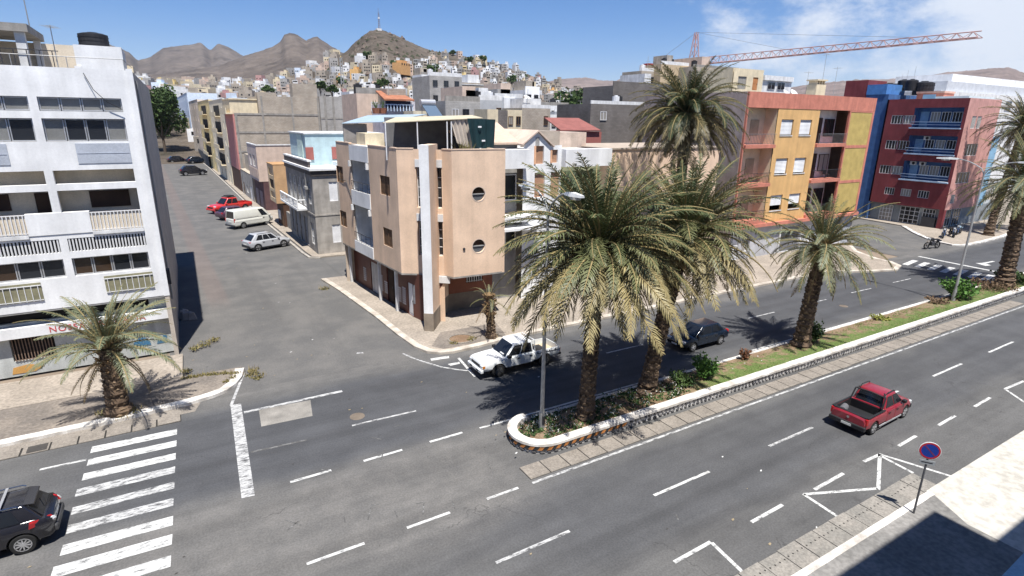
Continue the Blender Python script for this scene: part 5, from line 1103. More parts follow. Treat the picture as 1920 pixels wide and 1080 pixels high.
# ------------------------------------------------------------------ roofs and blocks of the middle distance
random.seed(3)
MIDN = [0]
def block(name, px0, px1, ytop, D, m, label, depth=9, z0=0, wins=None, cat='building', group=None, coping=None, roofm=None):
    a = onY(px0, ytop, D); b_ = onY(px1, ytop, D); z = (a.z + b_.z) / 2
    t = thing(name, label, cat, (a.x, D, z0), 0, group); q = MB(); q.box(0, 0, 0, b_.x - a.x, depth, z - z0); q.build('wall', m, t)
    if coping: q = MB(); q.box(-.1, -.1, z - z0, b_.x - a.x + .1, depth, z - z0 + .15); q.build('coping', coping, t)
    if wins:
        n, rows, mm = wins; W_ = b_.x - a.x
        for r_ in range(rows):
            for i in range(n):
                u = W_ * (i + .5) / n; zz = z - z0 - 2.1 - 3 * r_
                window(t, S0, u - min(.55, W_ / n * .3), u + min(.55, W_ / n * .3), zz, zz + 1.2, -.06, fr=mm, nv=1, t=.07)
    W_ = b_.x - a.x; h_ = z - z0; r_ = random.Random(int(px0))
    if W_ > 3 and cat == 'building' and 'sheet' not in label and depth > 5:
        for k in range(r_.choice((1, 2, 2, 3))):
            u = r_.uniform(.1, .75) * W_; kind_ = r_.random()
            if kind_ < .4: q = MB(); w2 = r_.uniform(1.6, 3.2); q.box(u, 1.5, h_, min(W_, u + w2), depth - .5, h_ + r_.uniform(1.2, 2.6)); q.build('roof_room', r_.choice((WHITE2, CREAM, BLK2, PKC, BLK1, OLDB)), t)
            elif kind_ < .7: q = MB(); q.rod((u, 2, h_), (u, 2, h_ + 1.3), .6, 12); q.rod((u, 2, h_ + 1.3), (u, 2, h_ + 1.45), .3, 10); q.build('roof_tank', r_.choice((TANKB, METW)), t)
            else: q = MB(); q.rod((u, 1, h_), (u, 1, h_ + r_.uniform(2, 3.5)), .04, 5); q.rod((u - .6, 1, h_ + 2), (u + .6, 1, h_ + 2), .03, 4); q.build('roof_aerial', GALV, t)
        q = MB(); q.box(0, 0, h_, W_, .18, h_ + r_.uniform(.25, .9)); q.build('parapet', r_.choice((m, WHITE2, CONC)), t)
        if not wins and W_ > 4 and 'party' not in label:
            for k in range(r_.choice((1, 2))):
                u = r_.uniform(.1, .8) * W_; window(t, S0, u, u + r_.uniform(.7, 1.3), h_ - 2.4, h_ - 1.1, -.06, fr=r_.choice((METW, WOOD, METD)), nv=1, t=.07)
    return t, z
BLK = 'bare grey block building'
block('block_building', 668, 728, 176, 84, PKC, 'beige gabled building just right of the pale grey block building', 8)
t, z = block('roof_house', 722, 778, 196, 78, mat('pale_lilac', (.52, .51, .55)), 'rooftop house with a terracotta tiled roof and blue veranda', 6)
a = onY(722, 178, 78); b_ = onY(772, 190, 78)
q = MB(); q.hexa([(a.x - .5, 77, b_.z), (b_.x, 77, b_.z), (b_.x - .6, 82, a.z + .5), (a.x, 82, a.z + .5), (a.x - .5, 77, b_.z + .2), (b_.x, 77, b_.z + .2), (b_.x - .6, 82, a.z + .7), (a.x, 82, a.z + .7)]); q.build('tiled_roof', TERRA, t, world=True)
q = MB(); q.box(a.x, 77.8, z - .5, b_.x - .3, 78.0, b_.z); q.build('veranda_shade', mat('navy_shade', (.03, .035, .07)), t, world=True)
q = MB()
for k in range(9): x = a.x + (b_.x - a.x) * k / 8.5; q.box(x, 77.3, z - .9, x + .12, 77.4, z - .1)
q.box(a.x - .2, 77.25, z - .1, b_.x, 77.45, z + .02); q.build('balustrade', mat('blue_white', (.45, .55, .68)), t, world=True)
for k, px_ in enumerate((706, 718)):
    v = onY(px_, 213, 76); tt = thing('flower_pot', ['terracotta pot with a plant on the roof edge, left of the pair', 'terracotta pot with a plant on the roof edge, right of the pair'][k], 'pot', (v.x, 76, v.z)); q = MB(); q.rod((0, 0, 0), (0, 0, .7), .45, 10, .6); q.build('pot', TERRA, tt); q = MB()
    for j in range(9): q.rod((0, 0, .6), (random.uniform(-.5, .5), random.uniform(-.4, .4), 1.3 + random.uniform(0, .5)), .05, 4, .02)
    q.build('leaves', mat('pot_green', (.06, .10, .03)), tt)
block('block_building', 655, 702, 172, 150, WHITE, 'plain white rooftop block with tall walls near the foot of the hill', 8)
block('block_building', 775, 800, 208, 74, mat('ivory_plaster', (.66, .60, .46)), 'narrow ivory wall right of the terracotta roof house', 5)
tk = onY(805, 196, 72); t = thing('solar_heater', 'solar water heater with a grey drum and tilted panel on a roof', 'solar heater', (tk.x, 72, tk.z - 2)); q = MB(); q.rod((-1, .6, 2.2), (1, .6, 2.2), .45, 14); q.build('drum', ALU, t)
q = MB(); q.hexa([(-.6, -1.4, .4), (1.3, -1.4, .4), (1.0, .4, 1.9), (-.9, .4, 1.9), (-.6, -1.45, .48), (1.3, -1.45, .48), (1.0, .35, 1.98), (-.9, .35, 1.98)]); q.build('panel', glassmat('solar_panel', (.10, .14, .19), .2), t); q = MB(); q.rod((-.8, .6, 0), (-.8, .6, 2), .05); q.rod((.8, .6, 0), (.8, .6, 2), .05); q.build('stand', GALV, t)
block('block_building', 835, 900, 190, 80, BLK2, 'grey block building behind the roof shelter', 10)
block('block_building', 898, 942, 188, 82, mat('pale_grey_plaster', (.42, .43, .44), var=.1), 'pale grey rendered building right behind the green tarpaulin', 10)
block('block_building', 805, 866, 143, 118, BLK2, 'grey three-storey block with dark openings below the hill', 10, wins=(3, 3, METD))
block('block_building', 866, 935, 160, 125, BLK1, 'brown block building with a white parapet below the hill', 10, wins=(3, 2, METD), coping=WHITE2)
block('block_building', 790, 812, 140, 135, WHITE, 'narrow white house tower left of the grey three-storey block', 6, wins=(1, 2, METD))
block('block_building', 928, 980, 183, 84, mat('grey_blue_plaster', (.40, .42, .45), var=.1), 'grey-blue building carrying a white panel', 8)
block('block_building', 980, 984, 180, 90, BLK1, 'thin brown party wall by the white panel', 8)
t, z = block('wall_panel', 945, 966, 183, 83.8, WHITE, 'bright white square panel on the grey-blue building', .2, 15.2, cat='panel'); 
block('block_building', 914, 934, 205, 72, CREAM, 'small cream roof room just right of the green tarpaulin', 4)
block('block_building', 934, 952, 207, 73, BLK3, 'dark brown block wall between two cream roof rooms', 5)
block('block_building', 950, 979, 206, 74, CREAM, 'cream roof room with a small window and a brown door', 5, wins=(2, 1, WOOD))
block('block_building', 979, 1032, 203, 75, BLK1, 'brown rounded block wall behind the beige tiled roof', 6)
block('block_building', 985, 1012, 169, 105, WHITE, 'white two-storey house with four dark windows', 7, wins=(2, 2, METD))
dish((onY(995, 206, 90).x, 90, onY(995, 206, 90).z), 1.4, 'big white satellite dish above the brown rounded wall', .4)
block('block_building', 1008, 1066, 198, 96, WHITE2, 'long white colonnaded building in the middle distance', 8, wins=(5, 1, GREYP))
block('block_building', 1040, 1112, 210, 88, mat('slate_plaster', (.25, .26, .28), var=.12), 'slate grey building with three white arched windows', 8)
for k, px_ in enumerate((1077, 1090, 1103)):
    v = onY(px_, 232, 87.9); q = MB(); pts_ = [(-.45, 0), (.45, 0), (.45, 1.2), (.3, 1.6), (0, 1.9), (-.3, 1.6), (-.45, 1.2)]
    q.prism(pts_, 0, .1); q.v = [(v.x + x, 87.93 - y_, v.z + zz) for x, zz, y_ in q.v]; q.build('arched_window', WHITE, [o for o in bpy.data.objects if o.get('label', '').startswith('slate grey')][0], world=True)
block('block_building', 1032, 1058, 215, 86, WHITE, 'small white house front with four dark windows left of the arched windows', 5, wins=(2, 2, METD))
t, z = block('block_building', 1045, 1128, 247, 58, mat('brick_paint', (.33, .12, .10), var=.1), 'low brick-red building with a red sheet roof', 6)
a = onY(1048, 245, 58); b_ = onY(1124, 234, 58); q = MB(); q.hexa([(a.x, 57.7, a.z), (b_.x, 57.7, a.z), (b_.x - .3, 62, b_.z + .7), (a.x + .5, 62, b_.z + .7), (a.x, 57.7, a.z + .1), (b_.x, 57.7, a.z + .1), (b_.x - .3, 62, b_.z + .8), (a.x + .5, 62, b_.z + .8)]); q.build('sheet_roof', mat('red_sheet', (.25, .095, .08), var=.12), t, world=True)
block('block_building', 1108, 1210, 196, 72, BLK3, 'dark brown block building left of the tall palm', 9)
block('block_building', 1150, 1320, 165, 84, BLK3, 'taller dark block building behind the tall palm', 9)
block('block_building', 1300, 1385, 128, 88, BLK1, 'big brown bare-block building under the crane', 12)
t, z = block('block_building', 1240, 1292, 122, 92, mat('pale_ochre', (.52, .41, .27)), 'small cream rooftop block at the foot of the crane', 6); 
block('block_building', 1203, 1243, 134, 94, BLK1, 'brown unfinished roof storey left of the cream block', 6)
block('block_building', 1395, 1406, 200, 60, GREYP, 'narrow grey wall at the edge of the ochre building', 5)
for px_, py_, D_, i in ((826, 232, 60, 0),):
    pass
pt = onY(880, 275, 36.5)
sp = thing('potted_plant', 'spiky dry potted plant on the peach parapet below the green tarpaulin', 'plant', (onY(868, 279, 36.0).x, 36.0, 11.3)); q = MB()
for k in range(46):
    a_ = random.uniform(0, 6.28); l_ = random.uniform(.5, 1.1); x0 = random.uniform(-.5, .6); q.rod((x0, 0, .3), (x0 + l_ * .5 * math.cos(a_), l_ * .4 * math.sin(a_), .5 + l_ * .75), .035, 3, .006)
q.build('leaves', mat('dry_olive', (.17, .15, .06), var=.3), sp); q = MB(); q.box(-.7, -.2, 0, .8, .2, .35); q.build('trough', TERRA, sp)

# ------------------------------------------------------------------ tower crane
cz_ = 27.0
def crane():
    A_ = ray(1300, 122); tA = (cz_ - CAM_Z) / A_.z; A_ = Vector((0, 0, CAM_Z)) + A_ * tA
    B_ = ray(1838, 70); tB = (cz_ - CAM_Z) / B_.z; B_ = Vector((0, 0, CAM_Z)) + B_ * tB
    t = thing('tower_crane', 'pale red lattice tower crane with a long jib above the roofs', 'crane', (A_.x, A_.y, 0))
    m = mat('crane_red', (.50, .30, .27), var=.15); d = (B_ - A_).normalized(); n_ = Vector((-d.y, d.x, 0)); up = Vector((0, 0, 1)); L = (B_ - A_).length; s = .75
    j = MB(); N = int(L / 2.2)
    top = lambda k: A_ + d * (L * k / N) + up * (1.5 - .6 * k / N); lo = lambda k, e: A_ + d * (L * k / N) + n_ * e * s
    j.rod(lo(0, 1), lo(N, 1), .085, 5); j.rod(lo(0, -1), lo(N, -1), .085, 5); j.rod(top(0), top(N), .085, 5)
    for k in range(N):
        for e in (-1, 1): j.rod(lo(k, e), top(k + .5), .055, 4); j.rod(top(k + .5), lo(k + 1, e), .055, 4)
        j.rod(lo(k, -1), lo(k + 1, 1), .05, 4)
    j.build('jib', m, t, world=True)
    q = MB(); C_ = A_ - d * 16
    for e in (-1, 1): q.rod(A_ + n_ * e * s, C_ + n_ * e * s, .12, 5)
    for k in range(8): q.rod(A_ - d * 2 * k + n_ * s, A_ - d * (2 * k + 2) - n_ * s, .05, 4)
    q.build('counter_jib', m, t, world=True)
    q = MB(); c = C_ + d * .5; q.box(c.x - 1.0, c.y - 1, c.z - 1.2, c.x + 1.0, c.y + 1, c.z + 1.4); q.build('counterweight', mat('sign_red_b', (.40, .05, .05)), t, world=True)
    q = MB(); tp = A_ + up * 7.2
    for ex, ey in ((1, 1), (1, -1), (-1, 1), (-1, -1)):
        q.rod((A_.x + ex * .9, A_.y + ey * .9, 0), (A_.x + ex * .9, A_.y + ey * .9, cz_), .12, 5); q.rod((A_.x + ex * .9, A_.y + ey * .9, cz_), tp + Vector((ex * .25, ey * .25, 0)), .11, 5)
    for k in range(17):
        z = cz_ - 1.8 * k; a = 1 if k % 2 else -1
        for (x0, y0), (x1, y1) in (((a, -1), (-a, -1)), ((-1, a), (-1, -a)), ((a, 1), (-a, 1)), ((1, a), (1, -a))): q.rod((A_.x + x0 * .9, A_.y + y0 * .9, z), (A_.x + x1 * .9, A_.y + y1 * .9, max(0, z - 1.8)), .06, 4)
    for k in range(4):
        z = cz_ + 1.7 * k; f_ = 1 - k * .19; g_ = 1 - (k + 1) * .19; a = 1 if k % 2 else -1
        for sy in (-1, 1): q.rod((A_.x + a * .9 * f_, A_.y + sy * .9 * f_, z), (A_.x - a * .9 * g_, A_.y + sy * .9 * g_, z + 1.7), .06, 4); q.rod((A_.x + sy * .9 * f_, A_.y + a * .9 * f_, z), (A_.x + sy * .9 * g_, A_.y - a * .9 * g_, z + 1.7), .06, 4)
    q.build('mast', m, t, world=True)
    q = MB()
    q.rod(tp, A_ + d * L * .42 + up * 1.3, .035, 4); q.rod(tp, A_ + d * L * .82 + up * 1.1, .035, 4); q.rod(tp, C_, .035, 4); q.build('stay', GALV, t, world=True)
    q = MB(); c = A_ + d * 1.6 + n_ * 1.4; q.box(c.x - .7, c.y - .7, c.z - 1.6, c.x + .7, c.y + .7, c.z + .3); q.build('cab', WHITE2, t, world=True)
crane()
# ================================================================== hills, the town on the slope, far trees
from mathutils import noise as MN
def interp(pts, x):
    if x <= pts[0][0]: return pts[0][1]
    for (a, b_), (c, d) in zip(pts, pts[1:]):
        if x <= c: t = (x - a) / (c - a); return b_ + (d - b_) * t
    return pts[-1][1]
def hill_material(name, a, b_, c, sc):
    k = NX(name, .95, .1); n1 = k.noise(sc, 8, None, .7); n2 = k.noise(sc * 7, 6, None, .7); n3 = k.noise(sc * 2.2, 5, (1, 1, 4))
    col = k.mix(k.ss(n1, .35, .65), a, b_); col = k.mix(k.op('MULTIPLY', k.ss(n3, .52, .68), .7), col, c)
    return k.done(k.scale(col, k.ss(n2, .3, .7, .72, 1.2)), n2, .9, 6.0)
class Ridge:
    def __init__(s, name, pts, Df, Dc, Db, m, rough=.16, gul=60., step=3, rows=34, pw=1.5, base=0.0):
        s.pts, s.Df, s.Dc, s.pw, s.rough, s.gul, s.base = pts, Df, Dc, pw, rough, gul, base
        xs = []; x = pts[0][0]
        while x <= pts[-1][0]: xs.append(x); x += step
        vs = []; nr = rows + 10
        for j in range(nr):
            D = Df + (Dc - Df) * j / rows if j <= rows else Dc + (Db - Dc) * (j - rows) / (nr - 1 - rows)
            for x in xs:
                d = ray(x, 200); h = Vector((d.x, d.y, 0)).normalized(); vs.append((h.x * D, h.y * D, s.z(x, D, Db)))
        n = len(xs); b = MB(); b.add(vs, [(j * n + i, j * n + i + 1, (j + 1) * n + i + 1, (j + 1) * n + i) for j in range(nr - 1) for i in range(n - 1)])
        s.o = b.build(name, m, kind='structure', smooth=True)
    def crest(s, x):
        y = interp(s.pts, x) + 1.3 * MN.noise(Vector((x * .12, s.Dc * .01, 0))) + .9 * MN.noise(Vector((x * .35, s.Dc * .01, 3))); return atD(x, y, s.Dc).z
    def z(s, x, D, Db=None):
        zc = s.crest(x)
        if D <= s.Dc: v = max(0, (D - s.Df) / (s.Dc - s.Df)); f = v ** s.pw
        else: v = 1.0; f = max(0, 1 - (D - s.Dc) / ((Db or s.Dc * 1.5) - s.Dc))
        d = ray(x, 200); h = Vector((d.x, d.y, 0)).normalized() * D
        q = Vector((h.x, h.y, 0)) / s.gul
        nn = abs(MN.fractal(q, 1.0, 2.0, 6)) * -1.0 + .02
        return -4 * (1 - v) ** 6 + (s.base * min(1, v * 8) if D <= s.Dc else s.base * f) + (zc - s.base) * (f + s.rough * nn * math.sin(math.pi * min(1, v)) * (1 if D <= s.Dc else 0))
HM1 = hill_material('brown_hill', (.112, .092, .074), (.168, .14, .112), (.062, .057, .042), .02)
HM2 = hill_material('mountain_rock', (.088, .072, .060), (.140, .115, .095), (.058, .048, .040), .004)
HM3 = hill_material('pale_mountain', (.16, .125, .11), (.21, .165, .145), (.12, .095, .085), .003)
Ridge('mountain_ridge', [(-250, 190), (-60, 140), (60, 118), (120, 106), (150, 96), (185, 84), (205, 76), (222, 82), (243, 92), (258, 98), (272, 114), (290, 110), (303, 104), (322, 91), (350, 87), (378, 84), (392, 80), (408, 96), (424, 82), (440, 88), (468, 106), (520, 120), (600, 150), (680, 190)], 1700, 4200, 5600, HM2, .16, 520, 4)
TW = Ridge('twin_peaks', [(180, 152), (300, 140), (420, 124), (470, 105), (500, 96), (522, 88), (536, 80), (546, 66), (556, 62), (570, 66), (584, 77), (597, 70), (606, 70), (622, 82), (645, 97), (680, 112), (760, 140), (850, 185)], 700, 2300, 3200, HM2, .14, 300, 3, base=40)
Ridge('east_ridge', [(880, 185), (960, 168), (1030, 152), (1050, 148), (1095, 145), (1120, 150), (1150, 152), (1172, 142), (1200, 134), (1260, 128), (1330, 134), (1420, 150), (1500, 178)], 1300, 3400, 4600, HM3, .12, 420, 4)
Ridge('north_ridge', [(1380, 190), (1440, 172), (1500, 160), (1560, 153), (1600, 149), (1650, 149), (1700, 145), (1735, 141), (1760, 136), (1800, 133), (1850, 128), (1875, 127), (1890, 132), (1920, 142), (2000, 160), (2200, 190)], 1200, 3000, 4200, HM3, .12, 420, 4)
HILL = Ridge('town_hill', [(380, 185), (450, 165), (520, 148), (580, 132), (640, 106), (655, 98), (668, 84), (680, 74), (690, 66), (702, 58), (712, 56), (724, 57), (735, 61), (748, 66), (760, 72), (790, 87), (812, 95), (850, 101), (900, 112), (950, 126), (1000, 143), (1040, 158), (1100, 178), (1180, 192), (1300, 200)], 170, 620, 900, HM1, .13, 45, 3, 46, 1.55)

Ridge('town_rise', [(-300, 168), (0, 160), (200, 154), (300, 152), (450, 152), (540, 152), (640, 168), (720, 188)], 160, 700, 1000, HM1, .03, 60, 6, 14, 1.1)
RISE = (160, 700, 47.)
# small houses: one block with roof room, windows as parts
WUNIT = MB().box(-.5, -.06, 0, .5, .06, 1); _wu = WUNIT.build('window', DARK); WMESH = _wu.data; bpy.data.objects.remove(_wu)
HCOL = [('white', WHITE, 20), ('off-white', WHITE2, 18), ('bare grey', BLK2, 24), ('brown block', BLK1, 20), ('cream', CREAM, 12), ('beige', PKC, 16), ('yellow', MATS['yellow_plaster'], 4), ('pink', MATS['rose_plaster'], 3), ('pale blue', MATS['pale_blue_plaster'], 3), ('ochre', OCHRE, 2), ('sandy', MATS['sandy_render'], 10)]
def pick(rnd):
    t = rnd.uniform(0, sum(c[2] for c in HCOL))
    for n_, m_, w_ in HCOL:
        t -= w_
        if t <= 0: return n_, m_
    return HCOL[0][:2]
def small_house(x, y, z, rnd, zone, D, group, big=1.0):
    cn, m_ = pick(rnd); wdt = rnd.uniform(3.6, 7.5) * big; dp = rnd.uniform(4, 6.5); st = rnd.choice((1, 1, 1, 2, 2, 2, 3)); h = (st * 2.9 + .4) * (.62 + .28 * (big > 1))
    az = math.atan2(y, x) - math.pi / 2 + rnd.choice((-.5, -.35, .1, .45, .6)) + rnd.uniform(-.12, .12)
    feat = rnd.choice(('plain', 'room', 'room', 'tank', 'parapet'))
    lab = '%s %s house on the %s%s' % ({1: 'low', 2: 'two-storey', 3: 'three-storey'}[st], cn, zone, {'plain': '', 'room': ', with a roof room', 'tank': ', with a roof tank', 'parapet': ', with a raised parapet'}[feat])
    t = thing('hillside_house', lab, 'house', (x, y, z), az, group)
    q = MB(); q.box(-wdt / 2, -dp / 2, -3.5, wdt / 2, dp / 2, h); q.build('wall', m_, t)
    if feat == 'room': q = MB(); s_ = rnd.uniform(.3, .5); e = rnd.choice((-1, 1)); x0, x1 = sorted((e * wdt / 2 * .98, e * wdt * (.5 - s_))); q.box(x0, -dp * .4, h, x1, dp * .45, h + 2.3); q.build('roof_room', m_ if rnd.random() < .6 else pick(rnd)[1], t)
    elif feat == 'tank': q = MB(); q.rod((wdt * .2, 0, h), (wdt * .2, 0, h + 1.3), .6, 8); q.build('roof_tank', TANKB, t)
    elif feat == 'parapet': q = MB(); q.box(-wdt / 2 - .1, -dp / 2 - .1, h, wdt / 2 + .1, -dp / 2 + .15, h + .8); q.build('parapet', WHITE2, t)
    n = max(2, int(wdt / 2.6))
    for k in range(st):
        for i in range(n):
            if rnd.random() < .2: continue
            link('window', WMESH, t, (-wdt / 2 + wdt * (i + .5) / n, -dp / 2, (k * 2.9 + .9) * (.62 + .28 * (big > 1))), (0, 0, 0), (rnd.uniform(.8, 1.3), 1, rnd.uniform(1.1, 1.6)))
    if rnd.random() < .7: link('window', WMESH, t, (-wdt / 2, 0, .9), (0, 0, math.pi / 2), (1.0, 1, 1.3))
    if rnd.random() < .7: link('window', WMESH, t, (wdt / 2, 0, .9 + (st - 1) * 2.9), (0, 0, math.pi / 2), (1.0, 1, 1.3))
rnd = random.Random(21)
def py_of(x, D, z): 
    d = ray(x, 200); h = Vector((d.x, d.y, 0)).normalized() * D; v = Vector((h.x, h.y, z - CAM_Z)); return 540 - FPX * v.dot(UPV) / v.dot(FWD)
allowed = [(440, 142), (520, 138), (560, 132), (620, 124), (660, 118), (690, 116), (720, 110), (780, 112), (800, 112), (830, 103), (870, 107), (930, 120), (1000, 143), (1060, 164), (1140, 190)]
placed = []; tries = 0; spots = []
def ok(p, g): return not any(abs(p.x - a) < g and abs(p.y - b_) < g for a, b_ in placed)
while len(spots) < 1050 and tries < 30000:
    tries += 1; u = rnd.random()
    if u < .78: x = rnd.uniform(470, 1160); D = rnd.uniform(190, 614) if x > 780 else rnd.uniform(200, 520)
    else: x = rnd.uniform(640, 1160); D = rnd.uniform(170, 380)
    z = HILL.z(x, D); yy = py_of(x, D, z)
    if yy < interp(allowed, x): continue
    if x < 800 and yy < 128 and rnd.random() < .5: continue
    d = ray(x, 200); h = Vector((d.x, d.y, 0)).normalized() * D
    if not ok(h, 4.7): continue
    placed.append((h.x, h.y)); spots.append((D, x, yy, h.x, h.y, z))
spots.sort()
bulk = MB(); BM = [c[1] for c in HCOL] + [DARK]
def bulk_house(hx, hy, z, big=1.0):
    m_ = BM.index(pick(rnd)[1]); a = math.atan2(hy, hx) - math.pi / 2 + rnd.choice((-.5, -.35, .1, .45, .6)) + rnd.uniform(-.1, .1); w_ = big * rnd.uniform(3.6, 7) / 2; d_ = big * rnd.uniform(4, 6) / 2; H_ = big * rnd.choice((2.4, 2.6, 4.4, 4.8, 6.4)); T = Matrix.Translation((hx, hy, z)) @ Matrix.Rotation(a, 4, 'Z')
    def bb(x0, y0, z0, x1, y1, z1, mi):
        q = MB(); q.box(x0, y0, z0, x1, y1, z1); bulk.add([tuple(T @ Vector(p)) for p in q.v], q.f, mi)
    bb(-w_, -d_, -3, w_, d_, H_, m_)
    if rnd.random() < .5: e = rnd.uniform(-.5, .2); bb(w_ * e, -d_ * .8, H_, w_ * (e + .7), d_ * .8, H_ + 1.9, m_)
    for k in range(int(H_ / 2.1)):
        for u in (-.55, 0, .55):
            if rnd.random() < .75: bb(w_ * u - .5, -d_ - .05, k * 2.1 + .7, w_ * u + .5, -d_ + .05, k * 2.1 + 1.7, len(BM) - 1)
    if rnd.random() < .6: bb(w_ - .05, -.5, .7, w_ + .05, .5, 1.7, len(BM) - 1); bb(-w_ - .05, -.5, .7, -w_ + .05, .5, 1.7, len(BM) - 1)
for i, (D, x, yy, hx, hy, z) in enumerate(spots):
    zone = ('left foot of the hill' if x < 640 else 'slope below the mast' if x < 790 else 'right slope of the hill' if x < 960 else 'right foot of the hill') if yy < 165 else ('town edge left of the hill' if x < 700 else 'town edge below the hill' if x < 930 else 'town edge right of the hill')
    if i < 165: small_house(hx, hy, z, rnd, zone, D, 'small houses on and below the town hill')
    else: bulk_house(hx, hy, z)
for i in range(44):
    x = rnd.uniform(262, 500); D = rnd.uniform(690, 1000); z = max(TW.z(x, D), 44); d = ray(x, 200); h = Vector((d.x, d.y, 0)).normalized() * D
    if not ok(h, 14): continue
    placed.append((h.x, h.y)); small_house(h.x, h.y, z, rnd, 'far plain under the twin peaks', D, 'distant houses under the twin peaks', 1.5)
flat = []
for i in range(5000):   # flat town behind the nearer roofs
    x = rnd.choice((rnd.uniform(262, 470), rnd.uniform(262, 640), rnd.uniform(262, 640), rnd.uniform(640, 1130))); D = rnd.uniform(170, 640) if x < 640 else rnd.uniform(125, 190); d = ray(x, 200); h = Vector((d.x, d.y, 0)).normalized() * D
    if not ok(h, 8.0) or (h.x < 13 - .03 * h.y + 6 and h.y < 330 and h.x > -10): continue
    z = 47. * max(0, (D - 160) / 540) ** 1.1 if x < 640 else 3.0
    if x > 480: z = max(z, HILL.z(x, D)) if x < 640 else z
    placed.append((h.x, h.y)); flat.append((D, x, h.x, h.y, z))
    if len(flat) > 420: break
flat.sort()
for i, (D, x, hx, hy, z) in enumerate(flat):
    if i < 84: small_house(hx, hy, z, rnd, 'flat town left of the hill' if x < 640 else 'flat town before the hill', D, 'town houses behind the nearer roofs', 1.25)
    else: bulk_house(hx, hy, z, 1.3)
bulk.build('hillside_houses', BM, kind='stuff')
v = atD(752, 112, 470); orh = thing('hillside_house', 'orange villa standing apart high on the slope below the mast', 'house', (v.x, v.y, v.z - 5), .6)
q = MB(); q.box(-6, -4, -6, 6, 4, 2.6); q.box(-3.5, -3, 2.6, 3, 3, 4.4); q.build('wall', mat('orange_plaster', (.58, .33, .14), var=.1), orh)
for k in range(4): link('window', WMESH, orh, (-4.5 + 3 * k, -4, .8), (0, 0, 0), (1.2, 1, 1.4))
# mast on the summit
v = atD(711, 57, 619); ms = thing('radio_mast', 'slim radio mast beside a small hut on the hill summit', 'mast', (v.x, v.y, v.z - 1)); q = MB()
for e in ((-1, -1), (1, -1), (0, 1.2)): q.rod((e[0] * .8, e[1] * .8, 0), (e[0] * .45, e[1] * .45, 17), .22, 4)
for k in range(8): a = 1 if k % 2 else -1; q.rod((a * .8, -.7, 2 * k), (-a * .8, -.7, 2 * k + 2), .12, 4)
q.rod((0, 0, 17), (0, 0, 21), .14, 4); q.build('lattice', mat('mast_steel', (.2, .17, .17)), ms); q = MB(); q.box(-3, -2, -1, 2, 2, 2.6); q.build('hut', WHITE2, ms); q = MB(); q.rod((0, 0, 12), (0, -1.0, 12), .9, 8); q.build('drum_aerial', WHITE2, ms)
v = atD(640, 133, 300); ms = thing('radio_mast', 'pale lattice mast at the left foot of the town hill', 'mast', (v.x, v.y, v.z - 6)); q = MB()
for e in ((-1, -1), (1, -1), (0, 1.2)): q.rod((e[0] * .7, e[1] * .7, 0), (e[0] * .5, e[1] * .5, 12), .15, 4)
for k in range(6): q.rod((-.7, -.7, 2 * k), (.7, -.7, 2 * k + 2), .1, 4); q.rod((.7, -.7, 2 * k), (-.7, -.7, 2 * k + 2), .1, 4)
q.build('lattice', GALV, ms)
# scrub and rocks on the hill
sc = MB(); rnd2 = random.Random(4)
for i in range(900):
    x = rnd2.uniform(600, 1080); D = rnd2.uniform(300, 620); z = HILL.z(x, D); d = ray(x, 200); h = Vector((d.x, d.y, 0)).normalized() * D; r_ = rnd2.uniform(.6, 2.2)
    if rnd2.random() < .3 and x < 800: r_ *= 1.5
    pts_ = [(h.x + r_ * math.cos(a) * rnd2.uniform(.7, 1.2), h.y + r_ * math.sin(a) * rnd2.uniform(.7, 1.2), z - .3) for a in (0, 1.05, 2.1, 3.14, 4.2, 5.2)] + [(h.x, h.y, z + r_ * rnd2.uniform(.6, 1.2))]
    sc.add(pts_, [(i_, (i_ + 1) % 6, 6) for i_ in range(6)], 0 if rnd2.random() < .55 else 1)
sc.build('hill_scrub', [mat('dark_scrub', (.04, .045, .022), var=.3), mat('hill_rock', (.13, .10, .08), var=.3)], kind='stuff', recalc=False)

# broadleaf trees: limbs and a crown of many leaf clumps
def leafmat(name, a, b_, sc=1.2):
    if name in MATS: return MATS[name]
    k = NX(name, .65, .3); c = k.mix(k.ss(k.noise(sc, 4), .35, .65), a, b_); m = k.done(c)
    MATS[name] = m; return m
LEAF = leafmat('dark_leaf', (.03, .058, .016), (.07, .11, .03)); LEAF2 = leafmat('bright_leaf', (.05, .12, .02), (.09, .18, .035), 3)
BARK = mat('bark', (.10, .075, .055), var=.3, stretch=(4, 4, 1))
def crown_mesh(seed, R, H, n, leaf):
    r = random.Random(seed); b = MB(); lobes = [(Vector((r.gauss(0, .45), r.gauss(0, .45), r.uniform(-.35, .6))), r.uniform(.38, .62)) for _ in range(11)]
    for i in range(n):
        c, rr = r.choice(lobes); p = Vector((r.gauss(0, 1), r.gauss(0, 1), r.gauss(0, 1))).normalized() * rr * (r.random() ** .35); p += c
        p = Vector((p.x * R, p.y * R, p.z * H)); u = Vector((r.gauss(0, 1), r.gauss(0, 1), r.gauss(0, .6))).normalized(); w = u.orthogonal(); w.rotate(Matrix.Rotation(r.uniform(0, 6.28), 3, u)); s_ = leaf * r.uniform(.6, 1.3)
        b.add([p - u * s_, p + w * s_ * .45, p + u * s_, p - w * s_ * .45], [(0, 1, 2, 3)])
    return b
